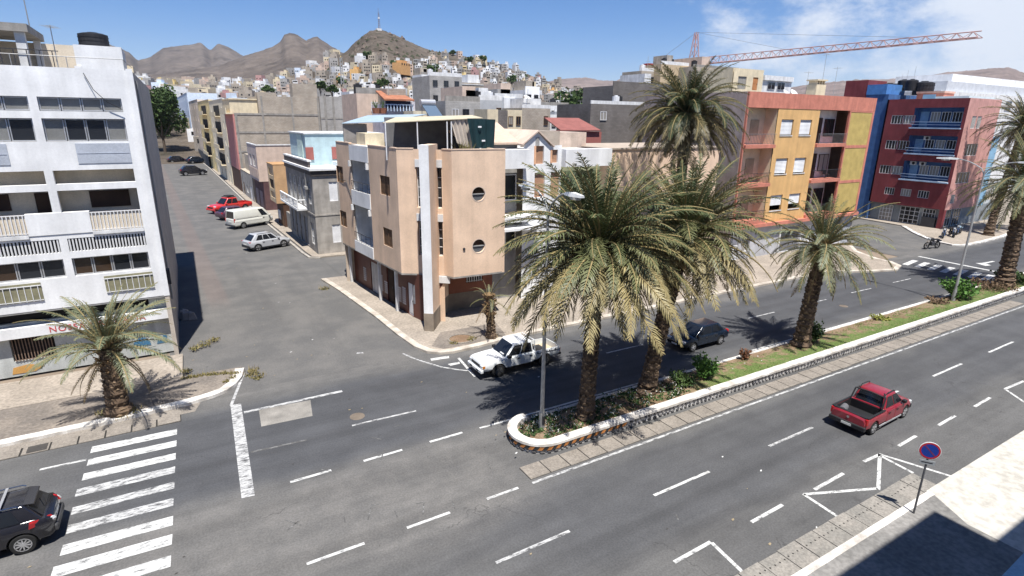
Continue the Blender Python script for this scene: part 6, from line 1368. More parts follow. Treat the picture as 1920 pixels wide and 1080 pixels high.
def tree(x, y, z, R, H, th, label, seed, n=2600, leaf=.28, m=None, name='street_tree', group=None, cat='tree'):
    t = thing(name, label, cat, (x, y, z), 0, group); r = random.Random(seed); q = MB(); q.path([(0, 0, -.3), (.1, .05, th * .5), (0, .1, th), (.05, 0, th + H * .6)], [R * .09, R * .075, R * .06, R * .02], 8)
    for k in range(5): a = k * 1.26 + r.uniform(-.3, .3); q.path([(0, 0, th * .85), (R * .35 * math.cos(a), R * .35 * math.sin(a), th + H * .25), (R * .75 * math.cos(a), R * .75 * math.sin(a), th + H * (.45 + r.uniform(0, .3)))], [R * .045, R * .03, R * .01], 5)
    q.build('trunk', BARK, t); o = crown_mesh(seed, R, H, n, leaf).build('crown', m or LEAF, t, recalc=False); o.location = (0, 0, th + H * .75); return t
tree(onY(296, 200, 222).x, 222, 0, 5.8, 9.2, 7.5, 'big dark green tree over the far side street behind the white block', 1, 6500, .5)
tree(onY(300, 200, 262).x, 262, 0, 6, 7, 6, 'third dark green tree at the far end of the side street', 5, 2600, .4)
TL = ['biggest green tree beside the yellow tower right of the hill foot', 'green tree right behind the biggest one at the hill foot', 'green tree above the dark block building left of the tall palm', 'tree left of the narrow white house tower on the slope', 'tree just above the narrow white house tower on the slope', 'lone tree on the bare left flank below the mast', 'tree beside the orange villa on the slope', 'tree low on the slope below the mast, left of a pair', 'tree low on the slope below the mast, right of a pair', 'tree over the right end of the brown block gable', 'tree over the pale grey block building', 'tree half way up the right slope of the hill', 'tree on the right skyline of the hill, left of a pair', 'tree on the right skyline of the hill, right of a pair', 'tree highest on the right skyline, nearest the summit', 'tree farthest right on the lower right slope', 'tree over the left part of the brown block gable', 'tree at the foot of the pale lattice mast']
for i, (px_, py_, D_, R_t) in enumerate(((1078, 190, 175, 5.5), (1092, 186, 180, 4.5), (1140, 184, 185, 6), (800, 136, 420, 5), (812, 128, 430, 4.5), (690, 112, 520, 3.5), (745, 122, 470, 3.5), (705, 160, 300, 2.2), (720, 152, 320, 2.4), (600, 158, 300, 2.2), (622, 165, 280, 2.0), (960, 146, 470, 4.5), (880, 110, 560, 3.5), (905, 108, 590, 3.5), (850, 98, 610, 3), (980, 140, 560, 3), (500, 165, 320, 2.2), (640, 150, 380, 2.6))):
    v = atD(px_, py_, D_); zz = max(0, HILL.z(px_, D_)) if D_ > 200 else 2.0
    tree(v.x, v.y, zz, R_t, R_t * .8, max(1.2, v.z - zz - R_t * .8), TL[i], 30 + i, 420, .9, name='hillside_tree', group='trees among the hillside houses')
# ================================================================== palms, shrubs, grass
def frondmat(name, col, col2, trans=.14):
    m = bpy.data.materials.new(name); m.use_nodes = True; n = m.node_tree.nodes; l = m.node_tree.links; b = n['Principled BSDF']
    b.inputs['Roughness'].default_value = .5; b.inputs['Specular IOR Level'].default_value = .35
    oi = n.new('ShaderNodeObjectInfo'); c = n.new('ShaderNodeMix'); c.data_type = 'RGBA'; c.inputs['A'].default_value = (*col, 1); c.inputs['B'].default_value = (*col2, 1); l.new(oi.outputs['Random'], c.inputs['Factor'])
    t = n.new('ShaderNodeNewGeometry'); nz_ = n.new('ShaderNodeTexNoise'); nz_.inputs['Scale'].default_value = 2.0; l.new(t.outputs['Position'], nz_.inputs['Vector'])
    q = n.new('ShaderNodeMapRange'); q.inputs['From Min'].default_value = .3; q.inputs['From Max'].default_value = .7; q.inputs['To Min'].default_value = .75; q.inputs['To Max'].default_value = 1.2; l.new(nz_.outputs['Fac'], q.inputs['Value'])
    v = n.new('ShaderNodeVectorMath'); v.operation = 'SCALE'; l.new(c.outputs['Result'], v.inputs[0]); l.new(q.outputs[0], v.inputs['Scale']); l.new(v.outputs[0], b.inputs['Base Color'])
    tr = n.new('ShaderNodeBsdfTranslucent'); l.new(v.outputs[0], tr.inputs['Color']); mx_ = n.new('ShaderNodeMixShader'); mx_.inputs[0].default_value = trans
    l.new(b.outputs[0], mx_.inputs[1]); l.new(tr.outputs[0], mx_.inputs[2]); l.new(mx_.outputs[0], n['Material Output'].inputs[0]); return m
FGREEN = frondmat('frond_green', (.062, .082, .034), (.105, .125, .052)); FOLIVE = frondmat('frond_olive', (.095, .112, .046), (.165, .165, .07)); FSTRAW = frondmat('frond_straw', (.20, .175, .08), (.30, .25, .12)); FDARK = frondmat('frond_dark', (.034, .050, .018), (.055, .07, .026)); FDRY = frondmat('frond_dry', (.085, .075, .033), (.16, .13, .062)); FSILV = frondmat('frond_silver', (.13, .15, .085), (.18, .20, .115)); FDEAD = frondmat('frond_dead', (.16, .10, .05), (.22, .15, .08))
RACH = mat('frond_rib', (.26, .20, .09), var=.15)
TRUNK = mat('palm_trunk', (.13, .088, .055), var=.35, scale=2.5, fine=.3, bump=.8, bscale=9, tint=(.075, .05, .035)); BOOT = mat('palm_boots', (.24, .155, .08), var=.3, scale=3, fine=.25)
def frond_mesh(elev, droop, seed, leaf, L=4.5, pairs=58, maxl=.62, lw=.05, power=1.35, twist=.0):
    r = random.Random(seed); b = MB(); N = 16; p = Vector((0, 0, 0)); pts = []; tans = []
    for i in range(N + 1):
        t = i / N; e = R_(elev - droop * t ** power); d = Vector((math.cos(e), twist * t * .3, math.sin(e))).normalized(); pts.append(p.copy()); tans.append(d); p = p + d * L / N
    b.path(pts, [.05 * (1 - .85 * i / N) + .006 for i in range(N + 1)], 5, m=1)
    def at_(t):
        x = min(t * N, N - 1e-4); i = int(x); f = x - i; return pts[i].lerp(pts[i + 1], f), tans[i].lerp(tans[i + 1], f).normalized()
    for k in range(pairs):
        t = .13 + .86 * (k + r.uniform(-.3, .3)) / pairs
        if t > .995 or t < .08: continue
        c, d = at_(t); side = Vector((0, 1, 0)); side = (side - d * side.dot(d)).normalized(); upv = d.cross(side) * -1
        if upv.z < 0 and elev > -40: upv = -upv
        ll = maxl * (math.sin(math.pi * min(1, t * .82 + .16)) ** .7) * r.uniform(.65, 1.12)
        for s in (-1, 1):
            fw = .5 + .75 * t + r.uniform(-.25, .32); dv = (side * s * 1.0 + d * fw + upv * (.42 - .25 * t) * r.uniform(.2, 1.7)).normalized()
            w = dv.cross(upv).normalized() * lw * .5; m_ = c + dv * ll * .5; e_ = c + dv * ll + Vector((0, 0, -ll * r.uniform(.08, .48))); m_ = m_ + Vector((0, 0, -ll * .04))
            b.add([c - w * .6, c + w * .6, m_ + w, m_ - w, e_], [(0, 1, 2, 3), (3, 2, 4)], 0)
    return b
def frond_set(mu, mm, ml, seed, pairs=58, maxl=.62, lw=.05, drp=1.0):
    spec = [(78, 38 * drp, mu), (66, 62 * drp, mu), (52, 80 * drp, mu), (36, 92 * drp, mm), (20, 92 * drp, mm), (6, 82 * drp, ml), (-10, 66 * drp, ml), (-26, 52 * drp, ml)]
    out = []
    for i, (e, d, m_) in enumerate(spec):
        v = []
        for s in range(2):
            o = frond_mesh(e, d, seed * 100 + i * 7 + s, m_, pairs=pairs, maxl=maxl, lw=lw, twist=(-1) ** s * .6).build('frond', [m_, RACH], recalc=False); v.append(o.data); bpy.data.objects.remove(o)
        out.append(v)
    return out
SETA = frond_set(FGREEN, FOLIVE, FSTRAW, 1, 40, .68, .044, .84); SETB = frond_set(FDARK, FDARK, FDRY, 2, 40, .66, .044); SETC = frond_set(FSILV, FSILV, FGREEN, 3, 40, .60, .046, .85); SETD = frond_set(FGREEN, FSILV, FOLIVE, 4, 40, .64, .044, .92)
SCAR = mat('trunk_scar', (.19, .135, .085), var=.35, scale=4, fine=.3)
DEADM = []
for s_ in range(2): o_ = frond_mesh(-38, 46, 900 + s_, .05, pairs=34, maxl=.42, lw=.04).build('dead_frond', [FDEAD, RACH], recalc=False); DEADM.append(o_.data); bpy.data.objects.remove(o_)
def palm(label, base, crown, n, L, fs, seed, r0=.32, r1=.26, lo=7.9, hi=0.0, name='palm_tree', boots=True, group='palms along the avenue', bias=1.0, zb=0.0, dead=9):
    r = random.Random(seed); bx_, by_ = base; t = thing(name, label, 'palm tree', (bx_, by_, zb), 0, group)
    top = Vector((crown[0] - bx_, crown[1] - by_, crown[2] - zb)); H = top.length; N = max(10, int(H * 4.5)); k = 11
    q = MB(); pts = []
    for i in range(N + 1):
        f = i / N; c = Vector((top.x * f ** 1.25, top.y * f ** 1.25, top.z * f)); rad = (r0 + (r1 - r0) * f) * (1 + .35 * max(0, 1 - f * 7)); pts.append((c, rad))
    vs = []
    for i, (c, rad) in enumerate(pts):
        for j in range(k): a = 2 * math.pi * (j + .5 * (i % 2)) / k; rr = rad * (1 + (.14 if (i % 2) else -.08) + r.uniform(-.10, .10)); vs.append((c.x + rr * math.cos(a), c.y + rr * math.sin(a), c.z - (0 if i else .3)))
    q.add(vs, [(i * k + j, i * k + (j + 1) % k, (i + 1) * k + (j + 1) % k, (i + 1) * k + j) for i in range(N) for j in range(k)]); q.build('trunk', TRUNK, t)
    if boots:   # old leaf bases bristling under the crown
        q = MB()
        for i in range(70):
            a = r.uniform(0, 6.28); f = 1 - r.random() * min(.6, 1.5 / H); c = Vector((top.x * f ** 1.25, top.y * f ** 1.25, top.z * f)); d = Vector((math.cos(a), math.sin(a), r.uniform(.3, .9))); s0 = c + d * r1 * .7; q.rod(s0, s0 + d.normalized() * r.uniform(.25, .5), .06, 4, .025)
        q.build('leaf_bases', BOOT, t, kind='stuff')
    q = MB()   # scars of shed leaves, spiralling up the trunk
    for i in range(int(H * 34)):
        f = (i + .5) / (H * 34); a = i * 2.39996; rad = (r0 + (r1 - r0) * f) * (1 + .35 * max(0, 1 - f * 7)); c = Vector((top.x * f ** 1.25, top.y * f ** 1.25, top.z * f)); d = Vector((math.cos(a), math.sin(a), 0)); s_ = Vector((-d.y, d.x, 0)); w_ = rad * .30 * r.uniform(.8, 1.2); e_ = r.uniform(.03, .09)
        p0 = c + d * rad * .96; q.add([p0 - s_ * w_ - Vector((0, 0, .07)), p0 + s_ * w_ - Vector((0, 0, .07)), p0 + d * e_ + s_ * w_ * .7 + Vector((0, 0, .05)), p0 + d * e_ - s_ * w_ * .7 + Vector((0, 0, .05)), p0 + Vector((0, 0, .10))], [(0, 1, 2, 3), (3, 2, 4), (0, 3, 4), (1, 4, 2)])
    q.build('leaf_scars', SCAR, t, kind='stuff', recalc=False)
    if dead:
        for i in range(dead): a = i * 2.7 + r.uniform(0, 1); s = L / 4.5 * r.uniform(.6, .9); link('dead_frond', DEADM[r.randrange(2)], t, tuple(top + Vector((.2 * math.cos(a), .2 * math.sin(a), -.35))), (r.uniform(-.4, .4), r.uniform(-.1, .25), a), (s, s, s))
    q = MB()
    for i in range(22): a = i * 2.4; d = Vector((math.cos(a), math.sin(a), .9)).normalized(); q.rod(top + Vector((0, 0, -.3)), top + d * .45, .09, 5, .04)
    q.build('crown_heart', BOOT, t)
    for i in range(n):
        f = ((i + .5) / n) ** bias; cls = hi + f * (lo - hi); ci = min(7, int(cls)); a = i * 2.39996 + r.uniform(-.2, .2)
        s = L / 4.5 * r.uniform(.74, 1.12) * (.82 if ci < 1 else 1)
        link('frond', fs[ci][r.randrange(2)], t, tuple(top + Vector((.14 * math.cos(a), .14 * math.sin(a), .15 - .25 * f))), (r.uniform(-.3, .3), r.uniform(-.16, .16), a), (s, s, s))
    return t
def crownpt(base, py, dx=0, dy=0): return (base[0] + dx, base[1] + dy, zAt(base[0] + dx, base[1] + dy, py))
b1 = (15.5, 18.95); palm('largest palm at the tip of the median, straw-coloured drooping fronds, beside the lamp post', b1, crownpt(b1, 470, .25, 0), 215, 4.95, SETA, 1, .36, .30, bias=.9, zb=.25)
b2 = (20.0, 19.55); palm('second palm on the median, its crown merging with the largest palm', b2, crownpt(b2, 446, 2.3, .5), 195, 4.9, SETA, 2, .40, .34, bias=.9, zb=.2)
b3 = (33.4, 19.6); palm('leaning palm alone on the median, between the round bush and the far lamp post', b3, crownpt(b3, 462, .75, .1), 78, 4.3, SETD, 3, .46, .36, bias=.95, zb=.2)
b4 = (63.0, 19.4); palm('thick leaning palm on the median at the right edge of the view', b4, crownpt(b4, 345, .3, .5), 95, 5.2, SETD, 4, .6, .46, zb=.2)
v5 = G(1852, 443); b5 = (v5.x, v5.y); palm('palm on the far corner pavement in front of the sunlit-toned side of the crimson building', b5, crownpt(b5, 238, 2.6, 0), 100, 5.3, SETB, 5, .45, .4)
v6 = onY(1262, 500, 32.0); b6 = (v6.x, 32.0); palm('tallest dark palm on the far pavement, rising above the peach house roofs', b6, crownpt(b6, 218, -.1, 0), 205, 5.0, SETB, 6, .42, .36, bias=.8)
b7 = (-3.75, 30.75); palm('small silvery palm on the left pavement in front of the shop sign', b7, crownpt(b7, 652, .05, 0), 62, 3.5, SETC, 7, .48, .34, lo=4.9, bias=1.0, group='palms along the avenue', zb=.14)
b8 = (16.75, 30.7); palm('young palm on the corner pavement beside the tree pit ring', b8, (16.6, 30.7, 2.9), 11, 1.7, SETC, 8, .30, .2, lo=6.4, zb=.12)
v9 = onY(1925, 330, 30); b9 = (v9.x + 4, 30.5); palm('palm half out of view behind the thick leaning palm at the right edge', b9, (b9[0], 30.5, 10.5), 46, 5.2, SETB, 9, .5, .42)

def tuft(mb, x, y, z, r, n, h, rnd, m=0, lean=.5):
    for i in range(n):
        a = rnd.uniform(0, 6.28); q = r * rnd.random() ** .5; p = Vector((x + q * math.cos(a), y + q * math.sin(a), z)); b_ = rnd.uniform(0, 6.28); hh = h * rnd.uniform(.5, 1.2); w = Vector((math.cos(b_), math.sin(b_), 0)) * .018; tip_ = p + Vector((rnd.uniform(-lean, lean) * hh, rnd.uniform(-lean, lean) * hh, hh)); mb.add([p - w, p + w, tip_], [(0, 1, 2)], m)
rg_ = random.Random(17)
GRASS = leafmat('grass_green', (.075, .14, .028), (.13, .19, .045), 2); GRASSD = leafmat('grass_dry', (.24, .19, .085), (.30, .24, .12), 2)
def soilz(y): return .39 + (.17 - .39) * (y - 18.05) / 2.3
gm = MB()
for i in range(1500):
    x = rg_.uniform(23, 66); y = 18.1 + 2.2 * rg_.random() ** 1.3; nn = MN.noise(Vector((x * .35, y * .9, 2)))
    if nn < -.12: continue
    tuft(gm, x, y, soilz(y) - .01, .25, 9, .09, rg_, 0 if nn > .0 or rg_.random() < .5 else 1, 1.0)
gm.build('median_grass', [GRASS, GRASSD], kind='stuff', recalc=False)
def leafy(mb, x, y, z, R, H, n, leaf, rnd, m=0, hollow=.4):
    for i in range(n):
        d = Vector((rnd.gauss(0, 1), rnd.gauss(0, 1), rnd.gauss(0, 1))).normalized(); q = (hollow + (1 - hollow) * rnd.random()) * rnd.uniform(.8, 1.08); p = Vector((x + d.x * R * q, y + d.y * R * q, z + (d.z * .5 + .5) * H * q)); u = (d + Vector((rnd.gauss(0, .6), rnd.gauss(0, .6), rnd.gauss(0, .6)))).normalized(); w = u.orthogonal(); w.rotate(Matrix.Rotation(rnd.uniform(0, 6.28), 3, u)); s = leaf * rnd.uniform(.6, 1.3)
        mb.add([p - w * s * .45, p - u * s * .0 + u * s, p + w * s * .45, p - u * s * .6], [(0, 1, 2, 3)], m)
FLOW = mat('pale_flower', (.55, .55, .50), var=.1)
COVER = leafmat('ground_cover_leaf', (.035, .075, .022), (.07, .12, .035), 3)
gc = MB()
for i in range(260):
    x = 12.1 + 10.5 * rg_.random() ** 1.25; y = rg_.uniform(18.15, 20.3)
    if x < 13 and math.hypot(x - MCX, y - MCY) > .95: continue
    leafy(gc, x, y, soilz(y) - .05, rg_.uniform(.12, .3), rg_.uniform(.15, .42), 34, .075, rg_, 0, .2)
    if rg_.random() < .35:
        for k in range(4): leafy(gc, x + rg_.uniform(-.2, .2), y + rg_.uniform(-.2, .2), soilz(y) + .25, .05, .1, 2, .04, rg_, 1)
gc.build('ground_cover', [COVER, FLOW], kind='stuff', recalc=False)
def bush(x, y, z, R, H, label, n=900, m=LEAF2, leaf=.11, name='shrub'):
    t = thing(name, label, 'shrub', (x, y, z), 0, 'shrubs on the median'); rr = random.Random(int(x * 10)); q = MB(); 
    for k in range(5): q.rod((0, 0, -.1), (rr.uniform(-.5, .5) * R, rr.uniform(-.5, .5) * R, H * .6), .03, 5, .012)
    q.build('stems', BARK, t); q = MB()
    for k in range(7): a = k * .9; leafy(q, .42 * R * math.cos(a), .42 * R * math.sin(a), H * (.12 + .09 * (k % 4)), R * .62, H * .62, n // 7, leaf, rr, 0, .35)
    q.build('leaves', m, t, recalc=False); return t
bush(24.15, 19.35, .25, .78, 1.55, 'round bright green bush on the median, right of the second palm')
bush(54.6, 19.6, .25, 1.5, 2.0, 'wide green bush at the foot of the far lamp post', 1100, LEAF2, .16)
bush(34.6, 19.7, .2, .8, 1.8, 'dark upright shrub at the foot of the leaning palm', 800, LEAF, .12)
bush(22.4, 19.3, .25, .8, .9, 'dark low shrub in the shade of the second palm', 600, LEAF, .1)
bush(60.8, 19.4, .2, 2.0, .9, 'dry brown low shrub before the thick leaning palm', 700, mat('dry_leaf', (.15, .10, .06), var=.3), .13); bush(66, 19.0, .2, 2.6, 1.1, 'dark green hedge clump beyond the thick leaning palm', 800, LEAF, .16)
bush(28.4, 20.0, .15, .35, .9, 'rusty little shrub by the back kerb before the leaning palm', 250, mat('rust_leaf', (.16, .07, .035), var=.3), .09)
bush(43.5, 19.9, .2, .8, .35, 'low yellowish plant on the lawn midway to the far lamp post', 260, mat('yellow_leaf', (.25, .26, .06), var=.2), .1); bush(51.8, 19.8, .2, .9, .5, 'dry brown clump left of the wide green bush', 300, MATS['dry_leaf'], .12)
wd = MB()
WEED = leafmat('weed_leaf', (.12, .11, .035), (.20, .17, .07), 4)
for (x, y), s in [((-.9 + .28 * i, 33.45 - .02 * i * i * .4), .22) for i in range(10)] + [((.3, 38.3), .5), ((.9, 38.9), .4), ((-.2, 37.9), .4), ((2.35, 32.5), .45), ((2.6, 31.9), .45), ((2.5, 33.0), .35), ((-.8, 34.5), .3), ((14.2, 31.0), .3), ((15.6, 31.1), .3), ((15.3, 30.9), .25), ((9.8, 47.5), .5), ((1.4, 32.3), .22), ((1.0, 31.9), .2), ((16.9, 30.9), .5), ((-3.5, 30.5), .7), ((-4.3, 30.9), .5)]:
    leafy(wd, x, y, .13 if x < 1.9 or x > 12 else .0, s, s * .5, int(150 * s) + 30, .07, rg_, 0, .1); tuft(wd, x, y, .1, s, int(60 * s), .3, rg_, 1)
wd.build('kerbside_weeds', [WEED, GRASSD], kind='stuff', recalc=False)
lt = MB()
for i in range(240):
    x, y = rg_.choice(((rg_.uniform(-10, 9), rg_.uniform(30.5, 48)), (rg_.uniform(11, 30), rg_.uniform(18, 20)), (rg_.uniform(0, 11), rg_.uniform(45, 95)), (rg_.uniform(-8, 24), rg_.uniform(5, 29)))); s = rg_.uniform(.03, .09); a = rg_.uniform(0, 3)
    lt.add([(x + s * math.cos(a + k), y + s * .6 * math.sin(a + k * 1.2), .02 + (.15 if y > 30 and (x < -1 or x > 12) else .3 if 17.6 < y < 20.6 and x > 11 else 0)) for k in (0, 1.6, 3.1, 4.6)], [(0, 1, 2, 3)], rg_.choice((0, 0, 1, 2)))
lt.build('street_litter', [mat('litter_straw', (.30, .24, .15)), mat('litter_white', (.6, .6, .58)), mat('litter_dark', (.06, .055, .05))], kind='stuff', recalc=False)
# ================================================================== vehicles (x forward, y left, z up)
CARGLASS = glassmat('car_glass', (.012, .014, .018), .05)
LAMPW = glassmat('lamp_clear', (.55, .57, .58), .15); LAMPR = glassmat('lamp_red', (.38, .012, .015), .18); LAMPO = glassmat('lamp_amber', (.5, .18, .03), .2)
PLATEW = mat('number_plate', (.6, .6, .57), var=.05)
def ring(hw, zb, zt, crown=.02, tuck=.86, shoulder=.9):
    zm = zb + (zt - zb) * .55
    h = [(0, zb), (hw * tuck, zb), (hw * .985, zb + .12), (hw, zm), (hw * .985, zt - .12), (hw * shoulder, zt - .015), (hw * .5, zt + crown * .7)]
    return h + [(0, zt + crown)] + [(-y, z) for y, z in reversed(h[1:])]
def smooth(o, ang=35):
    o.data.shade_smooth(); o.data.set_sharp_from_angle(angle=R_(ang)); return o
def boolean(o, cutters):
    for c in cutters:
        md = o.modifiers.new('cut', 'BOOLEAN'); md.operation = 'DIFFERENCE'; md.object = c; md.solver = 'EXACT'
    dg = bpy.context.evaluated_depsgraph_get(); me = bpy.data.meshes.new_from_object(o.evaluated_get(dg)); o.modifiers.clear(); o.data = me
    for c in cutters: bpy.data.objects.remove(c)
    return o
def wheel(t, x, y, r, wd, rimm, spokes=5, thin=False):
    s = 1 if y > 0 else -1; q = MB(); n = 24
    prof = [(r * .66, -wd * .5), (r * .93, -wd * .5), (r, -wd * .32), (r, wd * .32), (r * .93, wd * .5), (r * .66, wd * .5), (r * .62, wd * .2), (r * .62, -wd * .2)]
    vs = [(x + a * math.cos(2 * math.pi * i / n), y + s * b_, r + a * math.sin(2 * math.pi * i / n)) for i in range(n) for a, b_ in prof]; k = len(prof)
    q.add(vs, [(i * k + j, i * k + (j + 1) % k, ((i + 1) % n) * k + (j + 1) % k, ((i + 1) % n) * k + j) for i in range(n) for j in range(k)])
    w = smooth(q.build('wheel', RUBBER, t)); q = MB(); q.disc((x, y + s * wd * .1, r), (0, 1, 0), r * .64, .03, 20); q.build('brake_disc', METD, w)
    q = MB(); yo = y + s * wd * .42; q.disc((x, yo, r), (0, 1, 0), r * .16, .05, 12)
    for i in range(spokes):
        a = 2 * math.pi * i / spokes + .3; c_, s_ = math.cos(a), math.sin(a); hw = r * (.05 if thin else .1)
        pts = []
        for yy in (yo - .025, yo + .02):
            for rr, e in ((r * .1, -hw * 1.2), (r * .1, hw * 1.2), (r * .63, hw * .9), (r * .63, -hw * .9)): pts.append((x + c_ * rr - s_ * e, yy, r + s_ * rr + c_ * e))
        q.hexa(pts)
    for i in range(n):
        a, b_ = 2 * math.pi * i / n, 2 * math.pi * (i + 1) / n
        q.quad(*[(x + rr * math.cos(z), yo + s * .02, r + rr * math.sin(z)) for rr, z in ((r * .58, a), (r * .66, a), (r * .66, b_), (r * .58, b_))])
    q.build('rim', rimm, w); return w
def vehicle(name, label, cat, loc, rot, col, stations, cab, wb, W, rw=.31, rim=None, spokes=5, bed=None, doors=(), group=None, trim=None, lower=None, thin=False, side=((.06, .48), (.52, .94)), windscreen=True, rear=True, shoulder=.9):
    t = thing(name, label, cat, (*loc, 0), rot, group); hw = W / 2; q = MB(); k = None; vs = []
    for st in stations:
        x, zb, zt, f = st[:4]; rg__ = ring(hw * f, zb, zt, st[4] if len(st) > 4 else .02, shoulder=shoulder); k = len(rg__); vs += [(x, y, z) for y, z in rg__]
    n = len(stations); q.add(vs, [(i * k + j, i * k + (j + 1) % k, (i + 1) * k + (j + 1) % k, (i + 1) * k + j) for i in range(n - 1) for j in range(k)] + [tuple(range(k - 1, -1, -1)), tuple(range((n - 1) * k, n * k))])
    body = q.build('body', col, t); cut = []
    for ax in wb:
        for s in (-1, 1): c = MB(); c.disc((ax, s * (hw - .09), rw + .02), (0, 1, 0), rw * 1.16, .38, 28); co = c.build('cut', col, None); co.matrix_world = FR[t.name]; cut.append(co)
    if bed: c = MB(); c.box(bed[0], -hw + .1, bed[2], bed[1], hw - .1, 2.0); co = c.build('cut', col, None); co.matrix_world = FR[t.name]; cut.append(co)
    bpy.context.view_layer.update(); boolean(body, cut); smooth(body)
    for ax in wb: q = MB(); q.box(ax - rw * 1.15, -hw + .28, .2, ax + rw * 1.15, hw - .28, rw * 2.1); q.build('wheel_well', BLACKP, t)
    for ax in wb:
        for s in (-1, 1): wheel(t, ax, s * (hw - .11), rw, .2, rim or CHROME, spokes, thin)
    # cabin
    xb0, xb1, xr0, xr1, zb, zr, hb, hr = cab; q = MB(); q.hexa([(xb0, hb, zb - .06), (xb0, -hb, zb - .06), (xb1, -hb, zb - .06), (xb1, hb, zb - .06), (xr0, hr, zr), (xr0, -hr, zr), (xr1, -hr, zr), (xr1, hr, zr)])
    c = q.build('cabin', col, t); bevel(c, .07, 3); smooth(c, 40)
    def pane(nm, P, s0, s1, t0, t1, slant=0.0, m=CARGLASS, off=.007):
        A_, B_, C_, D_ = [Vector(p) for p in P]; nn = (B_ - A_).cross(D_ - A_).normalized() * off
        f = lambda s, tt: (A_.lerp(B_, s)).lerp(D_.lerp(C_, s), tt)
        v = [f(s0, t0), f(s1, t0), f(s1 - slant, t1), f(s0 + slant, t1)]; b = MB(); b.add([p + nn for p in v] + [p - nn for p in v], [(0, 1, 2, 3), (7, 6, 5, 4), (0, 4, 5, 1), (1, 5, 6, 2), (2, 6, 7, 3), (3, 7, 4, 0)]); return b.build(nm, m, t)
    for s in (1, -1):
        P = [(xb0, s * hb, zb), (xb1, s * hb, zb), (xr1, s * hr, zr), (xr0, s * hr, zr)]
        if s < 0: P = [P[1], P[0], P[3], P[2]]
        for a, b_ in side:
            if s < 0: a, b_ = 1 - b_, 1 - a
            pane('side_window', P, a, b_, .12, .86, .012)
    if windscreen: pane('windscreen', [(xb1, hb, zb), (xb1, -hb, zb), (xr1, -hr, zr), (xr1, hr, zr)], .07, .93, .08, .90)
    if rear: pane('rear_window', [(xb0, -hb, zb), (xb0, hb, zb), (xr0, hr, zr), (xr0, -hr, zr)], .09, .91, .12, .86)
    for a, b_, z0, z1 in doors:
        for s in (1, -1):
            d = MB(); y0, y1 = sorted((s * (hw - .03), s * (hw + .006))); d.box(a, y0, z0, b_, y1, z1); do = d.build('door', col, t); bevel(do, .012, 1); h = MB(); h.box(a + .06, min(y0, y1) if s < 0 else y1 - .002, z1 - .13, a + .22, max(y0, y1) if s > 0 else y0 + .002, z1 - .08)
            h = MB(); h.box(a + .07, s * (hw + .006) - .012, z1 - .14, a + .24, s * (hw + .006) + .03 * s + .0, z1 - .10); h.build('handle', trim or BLACKP, do)
    for s in (1, -1):
        m_ = MB(); m_.box(xb1 - .32, s * hb - .02, zb + .02, xb1 - .12, s * (hb + .2), zb + .17); mo = m_.build('wing_mirror', trim or col, t); bevel(mo, .03, 2)
    return t
def box_part(t, name, m, x0, y0, z0, x1, y1, z1, bv=.0, parent=None):
    q = MB(); q.box(min(x0, x1), min(y0, y1), min(z0, z1), max(x0, x1), max(y0, y1), max(z0, z1)); o = q.build(name, m, parent or t)
    if bv: bevel(o, bv, 2)
    return o
def lamps(t, xf, xr, hw, zf, zr, fh=.16, fw=.34, rh=.22, rwid=.2, rm=LAMPR):
    for s in (1, -1):
        box_part(t, 'headlight', LAMPW, xf - .16, s * (hw - .06), zf - fh / 2, xf + .012, s * (hw - .06 - fw), zf + fh / 2, .02)
        box_part(t, 'tail_light', rm, xr - .015, s * (hw + .004), zr - rh / 2, xr + .14, s * (hw - rwid), zr + rh / 2, .02)
RED1 = paint('dark_red_paint', (.23, .012, .025)); RED2 = paint('bright_red_paint', (.52, .025, .022)); WHT = paint('white_car_paint', (.70, .72, .72)); VANW = paint('cream_white_paint', (.66, .66, .60)); SIL = paint('silver_paint', (.40, .41, .43)); BLA = paint('black_car_paint', (.010, .010, .014), .16, .02); NAVY = paint('navy_paint', (.006, .012, .024), .2, .02); PURP = paint('plum_paint', (.07, .025, .05))
SILR = mat('silver_rim', (.62, .62, .63), rough=.3, metal=.7, var=.05)
# red crew-cab pickup driving away on the near carriageway
hw = .83
t = vehicle('pickup_truck', 'dark red compact pickup with an open black bed driving along the near carriageway', 'pickup', (28.2, 12.42), R_(2), RED1,
    [(-2.2, .42, .86, .86), (-2.12, .34, .95, .96), (-1.5, .3, .98, 1), (-.4, .28, .97, 1), (.6, .28, .94, 1), (1.25, .28, .90, 1), (1.75, .28, .84, .97), (2.08, .3, .74, .88), (2.2, .34, .62, .74)],
    (-.55, 1.22, -.30, .50, .93, 1.56, .74, .60), (-1.42, 1.42), 2 * hw, .32, SILR, 6, bed=(-2.02, -.62, .55), doors=((.30, 1.12, .36, .90), (-.42, .27, .36, .90)), trim=BLACKP, rear=True)
q = MB(); q.box(-2.03, -hw + .095, .5, -.61, hw - .095, .562); q.box(-2.03, -hw + .095, .562, -.61, -hw + .12, .94); q.box(-2.03, hw - .12, .562, -.61, hw - .095, .94); q.box(-2.03, -hw + .12, .562, -2.0, hw - .12, .93); q.box(-.64, -hw + .12, .562, -.61, hw - .12, .95); q.build('bed_liner', BLACKP, t)
t.scale = (1.06, 1.04, 1.04)
for s in (1, -1): box_part(t, 'bed_rail', BLACKP, -2.1, s * (hw - .10), .955, -.6, s * (hw - .02), .995)
box_part(t, 'tailgate_cap', BLACKP, -2.13, -hw + .1, .94, -2.03, hw - .1, .985); box_part(t, 'rear_bumper', BLACKP, -2.28, -hw + .03, .34, -2.1, hw - .03, .56, .04); box_part(t, 'front_bumper', BLACKP, 2.05, -hw + .1, .3, 2.24, hw - .1, .5, .04)
q = MB()
